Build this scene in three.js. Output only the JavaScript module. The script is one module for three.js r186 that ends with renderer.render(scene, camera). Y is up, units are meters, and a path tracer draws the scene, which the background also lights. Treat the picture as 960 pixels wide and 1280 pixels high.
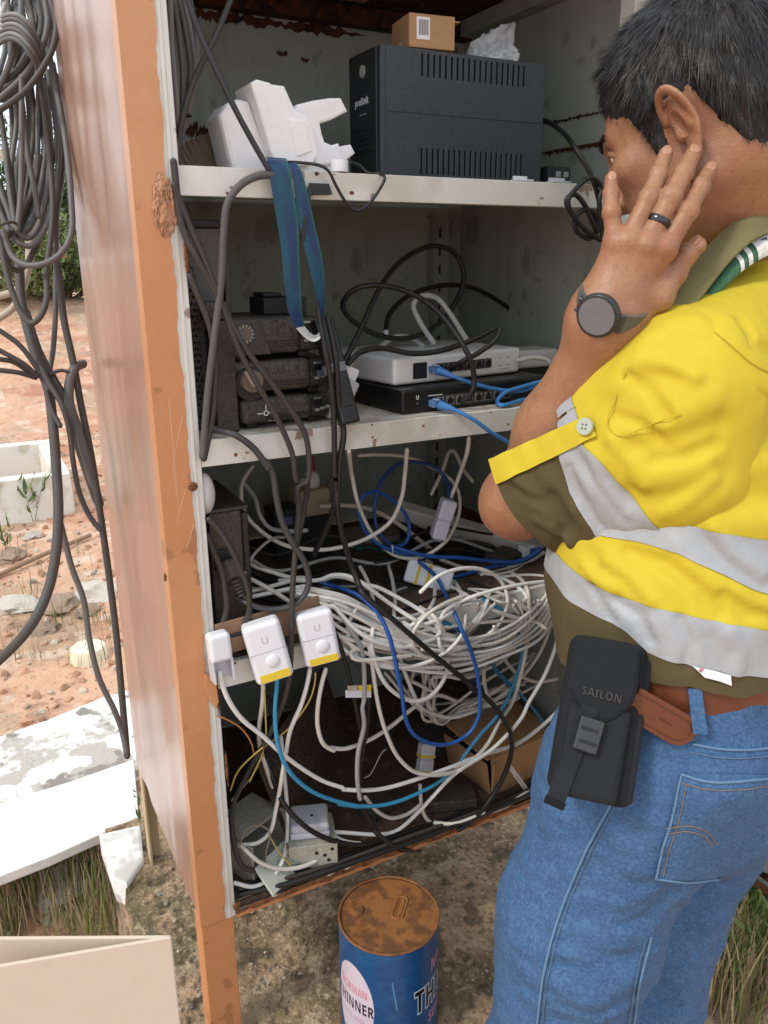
import * as THREE from 'three';
import { RoundedBoxGeometry } from 'three/addons/geometries/RoundedBoxGeometry.js';
import { mergeGeometries, mergeVertices, toCreasedNormals } from 'three/addons/utils/BufferGeometryUtils.js';
import { FontLoader } from 'three/addons/loaders/FontLoader.js';
import { TextGeometry } from 'three/addons/geometries/TextGeometry.js';
import { createNoise3D } from 'simplex-noise';

// ---------------------------------------------------------------- camera, sky, sun, exposure
const scene = new THREE.Scene();
const FOCAL = 1005, PITCH = 17.44, ROLL = -0.34, YAW = 27.62;
const camera = new THREE.PerspectiveCamera(2 * Math.atan(640 / FOCAL) * 180 / Math.PI, 3 / 4, 0.05, 300);
camera.position.set(-0.199, 1.48, 0.976);
camera.rotation.order = 'YXZ';
camera.rotation.set(-PITCH * Math.PI / 180, -YAW * Math.PI / 180, ROLL * Math.PI / 180);
camera.updateMatrixWorld(true);
const renderer = new THREE.WebGLRenderer({ antialias: true });
renderer.setSize(768, 1024);
renderer.toneMapping = THREE.LinearToneMapping;
renderer.toneMappingExposure = 1.0;
renderer.shadowMap.enabled = true;
const nz = createNoise3D(mulberry(7));
const SUN = new THREE.Vector3(-0.62, 0.70, 0.10).normalize();
{ // bright, thinly overcast sky: broken white cloud over a pale blue
  const W = 512, H = 256, d = new Float32Array(W * H * 4), v = new THREE.Vector3();
  for (let j = 0; j < H; j++) for (let i = 0; i < W; i++) {
    const la = ((j + 0.5) / H - 0.5) * Math.PI, lo = ((i + 0.5) / W - 0.5) * 2 * Math.PI;
    v.set(Math.cos(la) * Math.cos(lo), Math.sin(la), Math.cos(la) * Math.sin(lo));
    const k = 1 / (Math.max(v.y, 0) + 0.35);
    let n = 0, a = 0.6, f = 1.3;
    for (let o = 0; o < 5; o++) { n += a * nz(v.x * k * f, v.z * k * f, o * 7.1); a *= 0.5; f *= 2.1; }
    const c = THREE.MathUtils.smoothstep(n, -0.55, 0.45);
    const b = 1.25 + 0.25 * c;
    const o = (j * W + i) * 4;
    d[o] = b * (0.80 + 0.19 * c); d[o + 1] = b * (0.90 + 0.08 * c); d[o + 2] = b * (1.04 - 0.07 * c); d[o + 3] = 1;
  }
  const t = new THREE.DataTexture(d, W, H, THREE.RGBAFormat, THREE.FloatType);
  t.mapping = THREE.EquirectangularReflectionMapping; t.magFilter = THREE.LinearFilter; t.needsUpdate = true;
  scene.background = t; scene.environment = t;
}
const sun = new THREE.DirectionalLight(new THREE.Color(1, 0.95, 0.86), 2.0);
sun.position.copy(SUN).multiplyScalar(12); sun.target.position.set(0, 0.5, 0);
sun.castShadow = true; sun.shadow.radius = 22; sun.shadow.mapSize.set(2048, 2048);
Object.assign(sun.shadow.camera, { left: -8, right: 8, top: 8, bottom: -8, near: 0.1, far: 40 });
scene.add(sun, sun.target);

// ---------------------------------------------------------------- helpers
function mulberry(a) { return () => { a |= 0; a = a + 0x6D2B79F5 | 0; let t = Math.imul(a ^ a >>> 15, 1 | a); t = t + Math.imul(t ^ t >>> 7, 61 | t) ^ t; return ((t ^ t >>> 14) >>> 0) / 4294967296; }; }
const rnd = mulberry(11), R = (a, b) => a + (b - a) * rnd(), PI = Math.PI;
const V = (x, y, z) => new THREE.Vector3(x, y, z);
const clamp = THREE.MathUtils.clamp, sstep = THREE.MathUtils.smoothstep, lerp = THREE.MathUtils.lerp;
const CAM = camera.position.clone(), cX = V(0, 0, 0), cY = V(0, 0, 0), cZ = V(0, 0, 0);
camera.matrixWorld.extractBasis(cX, cY, cZ); cZ.negate();
// a point of the place seen at photo position (px, py): at a depth, on a level, on a wall plane
const ray = (px, py) => cZ.clone().addScaledVector(cX, (px - 480) / FOCAL).addScaledVector(cY, (640 - py) / FOCAL);
const at = (px, py, depth) => CAM.clone().addScaledVector(ray(px, py), depth);
const onZ = (px, py, z = 0) => { const r = ray(px, py); return CAM.clone().addScaledVector(r, (z - CAM.z) / r.z); };
const onY = (px, py, y = 0) => { const r = ray(px, py); return CAM.clone().addScaledVector(r, (y - CAM.y) / r.y); };
const onX = (px, py, x = 0) => { const r = ray(px, py); return CAM.clone().addScaledVector(r, (x - CAM.x) / r.x); };
const camDir = (r, u, f) => V(0, 0, 0).addScaledVector(cX, r).addScaledVector(cY, u).addScaledVector(cZ, f).normalize();

const used = {};
const numbered = n => { const k = used[n] = (used[n] ?? -1) + 1; return k ? `${n}_${String(k).padStart(3, '0')}` : n; };
function shade(o) { o.traverse(m => { if (m.isMesh) { m.castShadow = true; m.receiveShadow = true; } }); return o; }
function tag(o, label, category, group, kind) { Object.assign(o.userData, { label, category }); if (group) o.userData.group = group; if (kind) o.userData.kind = kind; return o; }
function thing(name, label, category, p = V(0, 0, 0), group) { const o = new THREE.Group(); o.name = numbered(name); o.position.copy(p); scene.add(o); return tag(o, label, category, group); }
function part(name, geo, m, parent, p, rot) { const o = new THREE.Mesh(geo, m); o.name = name; if (p) o.position.copy(p); if (rot) o.rotation.set(...rot); parent.add(o); o.castShadow = o.receiveShadow = true; return o; }
// part whose geometry was made in world positions
function partW(name, geo, m, parent) { parent.updateMatrixWorld(true); geo.applyMatrix4(parent.matrixWorld.clone().invert()); return part(name, geo, m, parent); }
// one-mesh thing from geometry in world positions, its origin moved to its base
function solo(name, geo, m, label, category, group, kind) {
  geo.computeBoundingBox(); const b = geo.boundingBox, c = V((b.min.x + b.max.x) / 2, b.min.y, (b.min.z + b.max.z) / 2);
  geo.translate(-c.x, -c.y, -c.z); const o = new THREE.Mesh(geo, m); o.name = numbered(name); o.position.copy(c); o.castShadow = o.receiveShadow = true; scene.add(o);
  return tag(o, label, category, group, kind);
}
function struct(name, geo, m) { const o = new THREE.Mesh(geo, m); o.name = name; o.userData.kind = 'structure'; o.castShadow = o.receiveShadow = true; scene.add(o); return o; }
const rbox = (w, h, d, r = 0.002, s = 2) => new RoundedBoxGeometry(w, h, d, s, Math.min(r, w / 2.01, h / 2.01, d / 2.01));
const box = (w, h, d) => new THREE.BoxGeometry(w, h, d);
const bx = (x0, x1, y0, y1, z0, z1, r = 0.0015) => rbox(x1 - x0, y1 - y0, z1 - z0, r, 1).translate((x0 + x1) / 2, (y0 + y1) / 2, (z0 + z1) / 2);
const merge = a => mergeGeometries(a.map(g => { g = g.index ? g.toNonIndexed() : g; for (const k of Object.keys(g.attributes)) if (!['position', 'normal', 'uv'].includes(k)) g.deleteAttribute(k); if (!g.attributes.uv) g.setAttribute('uv', new THREE.BufferAttribute(new Float32Array(g.attributes.position.count * 2), 2)); return g; }));
// uv in metres by the way each face points
function metreUV(g, s = 1) {
  g = g.index ? g.toNonIndexed() : g; const p = g.attributes.position, n = p.count, uv = new Float32Array(n * 2), a = V(), b = V(), c = V(), e = V(), f = V();
  for (let i = 0; i < n; i += 3) {
    a.fromBufferAttribute(p, i); b.fromBufferAttribute(p, i + 1); c.fromBufferAttribute(p, i + 2);
    e.subVectors(b, a); f.subVectors(c, a); e.cross(f); const X = Math.abs(e.x), Y = Math.abs(e.y), Z = Math.abs(e.z);
    [a, b, c].forEach((q, k) => { const o = (i + k) * 2; if (X >= Y && X >= Z) { uv[o] = q.z * s; uv[o + 1] = q.y * s; } else if (Y >= Z) { uv[o] = q.x * s; uv[o + 1] = q.z * s; } else { uv[o] = q.x * s; uv[o + 1] = q.y * s; } });
  }
  g.setAttribute('uv', new THREE.BufferAttribute(uv, 2)); return g;
}
function tube(pts, r, rs = 8, per = 6, closed = false) {
  const c = new THREE.CatmullRomCurve3(pts, closed, 'centripetal');
  return new THREE.TubeGeometry(c, Math.max(8, (pts.length - 1) * per), r, rs, closed);
}
function capTube(pts, r, rs = 8, per = 6) { // with rounded ends
  const g = [tube(pts, r, rs, per)];
  for (const p of [pts[0], pts[pts.length - 1]]) g.push(new THREE.SphereGeometry(r, rs, 6).translate(p.x, p.y, p.z));
  return merge(g);
}
// frame a geometry built along y between two points
function between(g, a, b) { const d = b.clone().sub(a), q = new THREE.Quaternion().setFromUnitVectors(V(0, 1, 0), d.clone().normalize()); g.applyQuaternion(q); g.translate((a.x + b.x) / 2, (a.y + b.y) / 2, (a.z + b.z) / 2); return g; }
const bar = (a, b, r0, r1 = r0, s = 8) => between(new THREE.CylinderGeometry(r1, r0, a.distanceTo(b), s), a, b);
// a flat outline of points with thickness, in the plane given by origin and two axes
function slab3(pts, thick, o, ax, ay, bevel = 0) {
  const s = new THREE.Shape(pts.map(p => new THREE.Vector2(p[0], p[1])));
  const g = new THREE.ExtrudeGeometry(s, { depth: thick, bevelEnabled: bevel > 0, bevelSize: bevel, bevelThickness: bevel, bevelSegments: 2, steps: 1 });
  const az = ax.clone().cross(ay); g.applyMatrix4(new THREE.Matrix4().makeBasis(ax, ay, az).setPosition(o)); return g;
}
// ---- textures
function wnoise(P, seed) { // value noise that repeats every P cells
  const r = mulberry(seed), g = Float32Array.from({ length: P * P }, () => r());
  return (x, y) => { const xi = Math.floor(x), yi = Math.floor(y); let fx = x - xi, fy = y - yi; fx = fx * fx * (3 - 2 * fx); fy = fy * fy * (3 - 2 * fy); const m = (a, b) => g[((b % P + P) % P) * P + ((a % P + P) % P)]; return lerp(lerp(m(xi, yi), m(xi + 1, yi), fx), lerp(m(xi, yi + 1), m(xi + 1, yi + 1), fx), fy); };
}
function fbm(seed, P = 8, oct = 5) { const ns = []; for (let i = 0; i < oct; i++) ns.push(wnoise(P << i, seed * 31 + i)); return (u, v) => { let s = 0, a = 0.5, t = 0; for (let i = 0; i < oct; i++) { s += a * ns[i](u * (P << i), v * (P << i)); t += a; a *= 0.55; } return s / t; }; }
function tex(size, fn, srgb = false, rep = 1) {
  const [W, H] = Array.isArray(size) ? size : [size, size], d = new Uint8Array(W * H * 4);
  for (let j = 0; j < H; j++) for (let i = 0; i < W; i++) { const c = fn(i / W, j / H), o = (j * W + i) * 4; for (let k = 0; k < 3; k++) { let q = Array.isArray(c) ? c[k] : c; if (srgb) q = q <= 0.0031308 ? 12.92 * q : 1.055 * Math.pow(Math.max(q, 0), 1 / 2.4) - 0.055; d[o + k] = clamp(q, 0, 1) * 255; } d[o + 3] = 255; }
  const t = new THREE.DataTexture(d, W, H); t.wrapS = t.wrapT = THREE.RepeatWrapping; t.magFilter = THREE.LinearFilter; t.minFilter = THREE.LinearMipmapLinearFilter; t.generateMipmaps = true; if (srgb) t.colorSpace = THREE.SRGBColorSpace; t.repeat.set(rep, rep); t.needsUpdate = true; return t;
}
const rep = (t, a, b = a) => { const c = t.clone(); c.repeat.set(a, b); c.needsUpdate = true; return c; };
const mix3 = (a, b, t) => [lerp(a[0], b[0], t), lerp(a[1], b[1], t), lerp(a[2], b[2], t)];
const lin = (r, g, b) => new THREE.Color().setRGB(r, g, b);
const M = (color, rough = 0.6, extra = {}) => new THREE.MeshStandardMaterial({ color: Array.isArray(color) ? lin(...color) : color, roughness: rough, ...extra });
const MP = (color, rough, extra) => new THREE.MeshPhysicalMaterial({ color: Array.isArray(color) ? lin(...color) : color, roughness: rough, ...extra });
const f1 = fbm(1), f2 = fbm(2), f3 = fbm(3, 4, 6), f4 = fbm(4, 16, 4);
const grain = tex(512, (u, v) => 0.3 * f1(u, v) + 0.7 * f4(u * 2 % 1, v * 2 % 1));
const blotch = tex(256, (u, v) => f3(u, v));
function canvasTex(w, h, draw) { const c = document.createElement('canvas'); c.width = w; c.height = h; const g = c.getContext('2d'); draw(g, w, h); const t = new THREE.CanvasTexture(c); t.colorSpace = THREE.SRGBColorSpace; t.anisotropy = 4; return t; }
const font = await new FontLoader().loadAsync('fonts/droid/droid_sans_bold.typeface.json');
function text(s, size, depth = 0.0004) { const g = new TextGeometry(s, { font, size, depth, curveSegments: 3, bevelEnabled: false }); g.computeBoundingBox(); const b = g.boundingBox; g.translate(-(b.min.x + b.max.x) / 2, -(b.min.y + b.max.y) / 2, 0); return g; }
// ---------------------------------------------------------------- ground
const PL = { x0: -0.06, x1: 0.80, z0: -0.62, z1: 0.2, y: 0.29 };        // concrete plinth below the cabinet
const groundY = (x, z) => {
  const n = 0.03 * nz(x * 0.9, z * 0.9, 1) + 0.014 * nz(x * 3.1, z * 3.1, 2) + 0.006 * nz(x * 9, z * 9, 3) + 0.003 * nz(x * 26, z * 26, 5);
  const d = -z - 4.6; return n + 1.0 * sstep(d, 0, 8) + 0.35 * nz(x * 0.15, z * 0.15, 4) * sstep(d, 2, 10);
};
const earthMap = tex(1024, (u, v) => {
  const a = f1(u, v), b = f4(u, v), c = f3(u, v), s = f2(u * 2 % 1, v * 2 % 1);
  let k = mix3([0.43, 0.215, 0.135], [0.58, 0.36, 0.24], sstep(a, 0.3, 0.7)); k = mix3(k, [0.38, 0.285, 0.19], 0.65 * sstep(c, 0.52, 0.68)); k = mix3(k, [0.64, 0.50, 0.39], 0.7 * sstep(b, 0.60, 0.74));
  return mix3(k, [0.2, 0.12, 0.075], 0.55 * sstep(s, 0.62, 0.75));
}, true, 1 / 1.7);
const earthBump = tex(512, (u, v) => 0.45 * f1(u, v) + 0.55 * f4(u, v), false, 1 / 0.7);
const mEarth = M([1, 1, 1], 0.95, { map: earthMap, bumpMap: earthBump, bumpScale: 0.03 });
{
  const N = 280, p = [], uv = [], ix = [], w = t => Math.sign(t) * (3.2 * Math.abs(t) + 120 * Math.pow(Math.abs(t), 5));
  for (let j = 0; j <= N; j++) for (let i = 0; i <= N; i++) { const x = w(i / N * 2 - 1), z = w(j / N * 2 - 1) - 2; p.push(x, groundY(x, z), z); uv.push(x, z); }
  for (let j = 0; j < N; j++) for (let i = 0; i < N; i++) { const a = j * (N + 1) + i; ix.push(a, a + N + 1, a + 1, a + 1, a + N + 1, a + N + 2); }
  const g = new THREE.BufferGeometry(); g.setAttribute('position', new THREE.Float32BufferAttribute(p, 3)); g.setAttribute('uv', new THREE.Float32BufferAttribute(uv, 2)); g.setIndex(ix); g.computeVertexNormals();
  struct('ground', g, mEarth);
}
// lumpy stones
function stoneGeo(seed, flat = 0.6) { const g = mergeVertices(new THREE.IcosahedronGeometry(1, 2).deleteAttribute('normal').deleteAttribute('uv')), p = g.attributes.position, v = V(); for (let i = 0; i < p.count; i++) { v.fromBufferAttribute(p, i); const k = 1 + 0.35 * nz(v.x * 0.9 + seed * 9, v.y * 0.9, v.z * 0.9) + 0.12 * nz(v.x * 2.6, v.y * 2.6 + seed * 5, v.z * 2.6); v.multiplyScalar(k); v.y *= flat; p.setXYZ(i, v.x, v.y, v.z); } return toCreasedNormals(metreUV(g, 0.5), 0.5); }
const stones = [1, 2, 3, 4].map(s => stoneGeo(s)), pebble = stones.map(g => g);
{ // loose laterite crumbs over the ground
  const g = mergeVertices(new THREE.IcosahedronGeometry(1, 1).deleteAttribute('normal').deleteAttribute('uv')), p = g.attributes.position; for (let i = 0; i < p.count; i++) { const k = 1 + 0.3 * nz(p.getX(i) * 1.3, p.getY(i) * 1.3, p.getZ(i) * 1.3 + 3); p.setXYZ(i, p.getX(i) * k, p.getY(i) * k * 0.6, p.getZ(i) * k); }
  const fg = g.toNonIndexed(); fg.computeVertexNormals();
  const n = 6500, im = new THREE.InstancedMesh(fg, M([1, 1, 1], 0.95), n), m = new THREE.Matrix4(), q = new THREE.Quaternion(), c = new THREE.Color();
  for (let i = 0; i < n; i++) {
    const near = i % 8; let x, z; if (near < 6) { z = -0.65 - 5.5 * Math.pow(rnd(), 1.5); x = R(-0.9, 0.35 + -z * 0.28); } else { x = R(0.4, 2.6); z = R(-1.6, 1.2); }
    if (x > PL.x0 && x < PL.x1 && z > PL.z0 && z < PL.z1) { x = R(1.1, 2); }
    const s = 0.003 + 0.016 * Math.pow(rnd(), 3.5); q.setFromEuler(new THREE.Euler(R(0, 6), R(0, 6), R(0, 6)));
    m.compose(V(x, groundY(x, z) + s * 0.2, z), q, V(s * R(0.8, 1.4), s, s)); im.setMatrixAt(i, m);
    const k = R(0.6, 1.15), t = rnd(); im.setColorAt(i, t < 0.75 ? c.setRGB(0.46 * k, 0.27 * k, 0.17 * k) : c.setRGB(0.5 * k, 0.44 * k, 0.36 * k));
  }
  im.name = 'gravel'; im.castShadow = im.receiveShadow = true; scene.add(im); tag(im, 'reddish laterite crumbs and pebbles strewn over the bare earth', 'gravel', null, 'stuff');
}
// concrete plinth: damp, mossy cast slab
const mossMap = tex(1024, (u, v) => {
  const a = f1(u, v), b = f3(u, v), c = f4(u, v), e = f2(u, v);
  let k = mix3([0.20, 0.145, 0.095], [0.33, 0.25, 0.175], sstep(a, 0.3, 0.75)); k = mix3(k, [0.12, 0.105, 0.055], 0.6 * sstep(b, 0.45, 0.68)); k = mix3(k, [0.50, 0.35, 0.26], 0.6 * sstep(e, 0.56, 0.72)); k = mix3(k, [0.46, 0.39, 0.30], 0.65 * sstep(c, 0.60, 0.72)); const h = f4(u * 4 % 1, v * 4 % 1); k = mix3(k, [0.50, 0.42, 0.31], 0.6 * sstep(h, 0.60, 0.72)); k = mix3(k, [0.07, 0.055, 0.032], 0.6 * sstep(1 - h, 0.58, 0.72)); return mix3(k, [0.05, 0.04, 0.027], 0.7 * sstep(1 - c, 0.60, 0.76));
}, true, 1 / 0.55);
{
  const N = 110, g = new THREE.BoxGeometry(PL.x1 - PL.x0, 0.31, PL.z1 - PL.z0, N, 4, N).translate((PL.x0 + PL.x1) / 2, PL.y - 0.155, (PL.z0 + PL.z1) / 2), p = g.attributes.position;
  for (let i = 0; i < p.count; i++) { const x = p.getX(i), y = p.getY(i), z = p.getZ(i); const e = 0.006 * nz(x * 9, y * 9, z * 9) + 0.003 * nz(x * 31, y * 31, z * 31) + 0.0016 * nz(x * 80, y * 80, z * 80); p.setXYZ(i, x + e, y + e, z + e * 0.7); }
  g.computeVertexNormals();
  struct('pavement', metreUV(g), M([1, 0.93, 0.80], 0.9, { map: mossMap, bumpMap: rep(grain, 5), bumpScale: 0.006 }));
  // grit lying on the plinth
  const gg = pebble[0], n = 900, im = new THREE.InstancedMesh(gg, M([1, 1, 1], 0.95), n), m = new THREE.Matrix4(), q = new THREE.Quaternion(), c = new THREE.Color();
  for (let i = 0; i < n; i++) { const x = R(PL.x0 + 0.02, PL.x1 - 0.1), z = R(PL.z0 + 0.02, PL.z1 - 0.02), s = 0.001 + 0.0035 * Math.pow(rnd(), 3); q.setFromEuler(new THREE.Euler(0, R(0, 6), 0)); m.compose(V(x, PL.y + 0.003, z), q, V(s, s, s)); im.setMatrixAt(i, m); const k = R(0.3, 1); im.setColorAt(i, c.setRGB(0.5 * k, 0.42 * k, 0.33 * k)); }
  im.name = 'grit'; im.castShadow = im.receiveShadow = true; scene.add(im); tag(im, 'coarse grit and flakes scattered on the damp concrete below the cabinet', 'grit', null, 'stuff');
}
// stones one can pick out
const mStone = M([0.42, 0.30, 0.22], 0.95, { bumpMap: rep(grain, 2), bumpScale: 0.01 }), mStoneW = M([0.66, 0.60, 0.52], 0.9, { bumpMap: rep(grain, 2), bumpScale: 0.01 });
[[118, 735, 0.10, 0, mStoneW, 'flat pale stone with a long edge beside the thin hanging cable'], [75, 752, 0.075, 1, mStone, 'rounded reddish stone left of the flat pale stone'], [20, 752, 0.085, 2, mStoneW, 'low whitish stone at the left edge of the earth yard'], [14, 690, 0.07, 3, mStone, 'grey stone close to the foot of the concrete trough'], [110, 758, 0.05, 2, mStone, 'small pinkish stone below the flat pale stone'], [40, 668, 0.045, 1, mStoneW, 'small bright stone near the trough and dry twig'], [55, 780, 0.05, 3, mStone, 'brown lump of earth left of the round white lid']].forEach(([px, py, s, k, m, label]) => {
  const p = onY(px, py, 0.02); p.y = groundY(p.x, p.z) + s * 0.15;
  const o = new THREE.Mesh(stones[k], m); o.name = numbered('stone'); o.position.copy(p); o.scale.set(s * 1.3, s * 0.7, s); o.rotation.y = k * 2 + px; o.castShadow = o.receiveShadow = true; scene.add(o); tag(o, label, 'stone', 'stones on the bare earth');
});
{ const p = onY(111, 815, 0.02); p.y = groundY(p.x, p.z); const t = solo('round_tub', new THREE.LatheGeometry([[0, 0.055], [0.058, 0.056], [0.066, 0.05], [0.075, 0.0], [0.07, 0]].map(q => new THREE.Vector2(...q)), 28).translate(p.x, p.y - 0.004, p.z), M([0.78, 0.74, 0.55], 0.5), 'round cream plastic tub upturned on the reddish gravel', 'tub'); }
{ const a = onY(-10, 716, 0.03), b = onY(112, 668, 0.03); a.y = groundY(a.x, a.z) + 0.02; b.y = groundY(b.x, b.z) + 0.02; const c = a.clone().lerp(b, 0.5).add(V(0, 0.012, 0.02)); solo('dry_twig', capTube([a, c, b], 0.012, 7), M([0.27, 0.17, 0.11], 0.9), 'long dry brown twig lying on the earth before the trough', 'twig'); }
// ---------------------------------------------------------------- concrete trough
{
  const f = onY(60, 645, 0), z1 = f.z, z0 = z1 - 1.0, x0 = -1.6, x1 = onZ(92, 620, z1).x, h = onZ(60, 594, z1).y, t = 0.1;
  const m = M([0.55, 0.53, 0.47], 0.85, { map: tex(512, (u, v) => mix3(mix3([0.5, 0.47, 0.36], [0.74, 0.72, 0.66], sstep(f1(u, v), 0.3, 0.6)), [0.30, 0.29, 0.16], 0.7 * sstep(f3(u, v), 0.55, 0.7)), true), color: lin(1, 1, 1) });
  const T = thing('concrete_trough', 'low open concrete trough with mossy front in the earth yard', 'trough', V(0, 0, z1));
  const P = (n, a) => partW(n, metreUV(bx(...a, 0.012)), m, T);
  P('front_wall', [x0, x1, -0.15, h, z1 - t, z1]); P('rear_wall', [x0, x1, -0.15, h + 0.02, z0, z0 + t]); P('end_wall', [x1 - t, x1, -0.15, h + 0.006, z0 + t, z1 - t]); P('trough_floor', [x0, x1 - t, -0.16, -0.02, z0 + t, z1 - t]);
}
// ---------------------------------------------------------------- white boards lying left of the cabinet
const boardMap = (chip) => tex(512, (u, v) => { const n = f1(u, v), e = f4(u, v), b = f3(v, u); let k = mix3([0.72, 0.72, 0.70], [0.82, 0.82, 0.80], n); k = mix3(k, [0.35, 0.31, 0.25], chip * sstep(b * 0.6 + e * 0.4, 0.54, 0.60)); return mix3(k, [0.16, 0.14, 0.12], chip * 0.9 * sstep(n * 0.5 + e * 0.5, 0.60, 0.65)); }, true);
function pixelBoard(name, label, px, y, th, m, cat) { // outline on a level, with thickness
  const q = px.map(([a, b]) => onY(a, b, y)); const g = slab3(q.map(p => [p.x, -p.z]), th, V(0, y - th, 0), V(1, 0, 0), V(0, 0, -1), 0.003); return solo(name, metreUV(g, 1.1), m, label, cat);
}
pixelBoard('white_board', 'near white board with a clean painted face, propped above the weeds', [[-150, 1058], [10, 1003], [90, 978], [166, 951], [172, 1022], [60, 1072], [-140, 1150]], 0.2, 0.02, M([1, 1, 1], 0.55, { map: boardMap(0.12) }), 'board');
pixelBoard('white_board', 'far white board with cracked flaking paint behind the clean board', [[-150, 975], [60, 901], [146, 866], [166, 862], [172, 962], [90, 985], [-140, 1070]], 0.07, 0.03, M([1, 1, 1], 0.7, { map: boardMap(0.75), bumpMap: rep(grain, 2), bumpScale: 0.006 }), 'board');
{ // whitewashed stub the near board rests on
  const g = slab3([[0, 0], [0.1, 0.0], [0.085, 0.13], [0.01, 0.14]], 0.185, V(-0.06, 0, -0.62), V(1, 0, 0), V(0, 0, -1), 0.006).translate(0.02, 0, 0.0); g.rotateX(0);
  const q = [[128, 1046], [172, 1036], [176, 1078], [158, 1104], [146, 1098]].map(([a, b]) => onY(a, b, 0.3)); solo('concrete_stub', metreUV(slab3(q.map(p => [p.x, -p.z]), 0.05, V(0, 0.25, 0), V(1, 0, 0), V(0, 0, -1), 0.006)), M([1, 1, 1], 0.85, { map: boardMap(0.5) }), 'whitewashed concrete stub beside the rear leg of the cabinet', 'stub');
}
// ---------------------------------------------------------------- foliage
const leafMats = [[0.075, 0.135, 0.03], [0.10, 0.16, 0.035], [0.055, 0.11, 0.03], [0.16, 0.2, 0.05]].map(c => new THREE.MeshPhysicalMaterial({ color: lin(...c), roughness: 0.6, transmission: 0.25, thickness: 0, side: THREE.DoubleSide }));
function leafGeo(L, w, bend = 0.25) { const p = [], ix = [], n = 4; for (let i = 0; i <= n; i++) { const t = i / n, h = w * Math.sin(PI * Math.pow(t, 0.75)) * (i === n ? 0 : 1) + (i === 0 ? w * 0.08 : 0), y = L * t, z = -bend * L * t * t; p.push(-h, y, z + h * 0.25, 0, y, z, h, y, z + h * 0.25); } for (let i = 0; i < n; i++) { const a = i * 3; for (const k of [0, 1]) ix.push(a + k, a + k + 1, a + k + 3, a + k + 1, a + k + 4, a + k + 3); } const g = new THREE.BufferGeometry(); g.setAttribute('position', new THREE.Float32BufferAttribute(p, 3)); g.setIndex(ix); g.computeVertexNormals(); return g.toNonIndexed(); }
const _m = new THREE.Matrix4(), _q = new THREE.Quaternion();
const put = (g, p, e, s = 1) => g.clone().applyMatrix4(_m.compose(p, _q.setFromEuler(new THREE.Euler(...e, 'YXZ')), typeof s === 'number' ? V(s, s, s) : s));
function bush(px, py, depth, rx, ry, label, k) {
  const c = at(px, py, depth), gy = groundY(c.x, c.z), T = thing('bush', label, 'bush', V(c.x, gy, c.z), 'bushes at the foot of the bank');
  const cy = c.y - gy, L = [], tw = [], clumps = []; for (let i = 0; i < 44; i++) { const a = R(0, 6.3), b = Math.acos(R(-0.9, 1)), r = Math.pow(rnd(), 0.4); clumps.push(V(rx * r * Math.sin(b) * Math.cos(a), cy + ry * r * Math.cos(b), rx * r * Math.sin(b) * Math.sin(a))); }
  const lg = leafGeo(0.075, 0.02), lg2 = leafGeo(0.10, 0.015);
  for (const q of clumps) { const cr = R(0.28, 0.5) * rx; for (let i = 0; i < 210; i++) { const d = V(R(-1, 1), R(-1, 1), R(-1, 1)); if (d.length() > 1) continue; const p = q.clone().addScaledVector(d, cr); if (p.y < 0.05) continue; L.push(put(rnd() < 0.6 ? lg : lg2, p, [R(0.4, 2.2), R(0, 6.3), R(-0.6, 0.6)], R(0.7, 1.4))); } if (rnd() < 0.6) tw.push(bar(V(R(-0.1, 0.1), -0.1, R(-0.1, 0.1)), q, 0.02, 0.006, 5)); }
  part('crown', mergeGeometries(L), leafMats[k], T); part('trunk', merge(tw), M([0.16, 0.11, 0.07], 0.9), T);
}
bush(20, 345, 10.5, 0.85, 0.75, 'bright green bush low at the left edge below the cable coil', 3);
bush(75, 330, 11, 0.7, 0.8, 'yellowish green bush beside the cabinet side below the coil', 1);
bush(55, 250, 12.5, 1.2, 1.0, 'taller dark green bush behind the hanging cables', 2);
bush(-60, 280, 12.0, 1.3, 1.1, 'mid green bush cut by the left edge of the view', 0);
bush(118, 270, 12.8, 1.0, 0.95, 'dark bush half hidden behind the cabinet side', 0);
// small plants and grass
function plant(base, n, h, label, k, name = 'weed_plant', group = 'leafy weeds') {
  const T = thing(name, label, 'plant', base, group), st = [];
  for (let s = 0; s < n; s++) { const a = R(0, 6.3), lean = R(0.05, 0.4) * h, tip = V(Math.cos(a) * lean, h * R(0.6, 1), Math.sin(a) * lean); st.push(bar(V(0, -0.02, 0), tip, 0.006 * h, 0.003 * h, 5)); const nl = 7; for (let i = 0; i < nl; i++) { const t = 0.3 + 0.7 * i / (nl - 1), p = tip.clone().multiplyScalar(t); part('leaf', put(leafGeo(h * 0.3, h * 0.04, 0.45), p, [R(0.5, 1.3), R(0, 6.3), 0], R(0.8, 1.2)), leafMats[(k + i) % 4], T); } }
  part('stem', merge(st), leafMats[0], T);
}
const onGround = (px, py, dy = 0) => { let p = onY(px, py, 0); for (let i = 0; i < 4; i++) p = onY(px, py, groundY(p.x, p.z) + dy); return p; };
plant(onGround(42, 652), 5, 0.30, 'tall leafy weed growing against the front of the trough', 1);
plant(onGround(12, 690), 3, 0.18, 'drooping weed at the left edge near the trough', 3);
plant(onGround(82, 640), 4, 0.18, 'small leafy weed at the right corner of the trough', 0);
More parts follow.
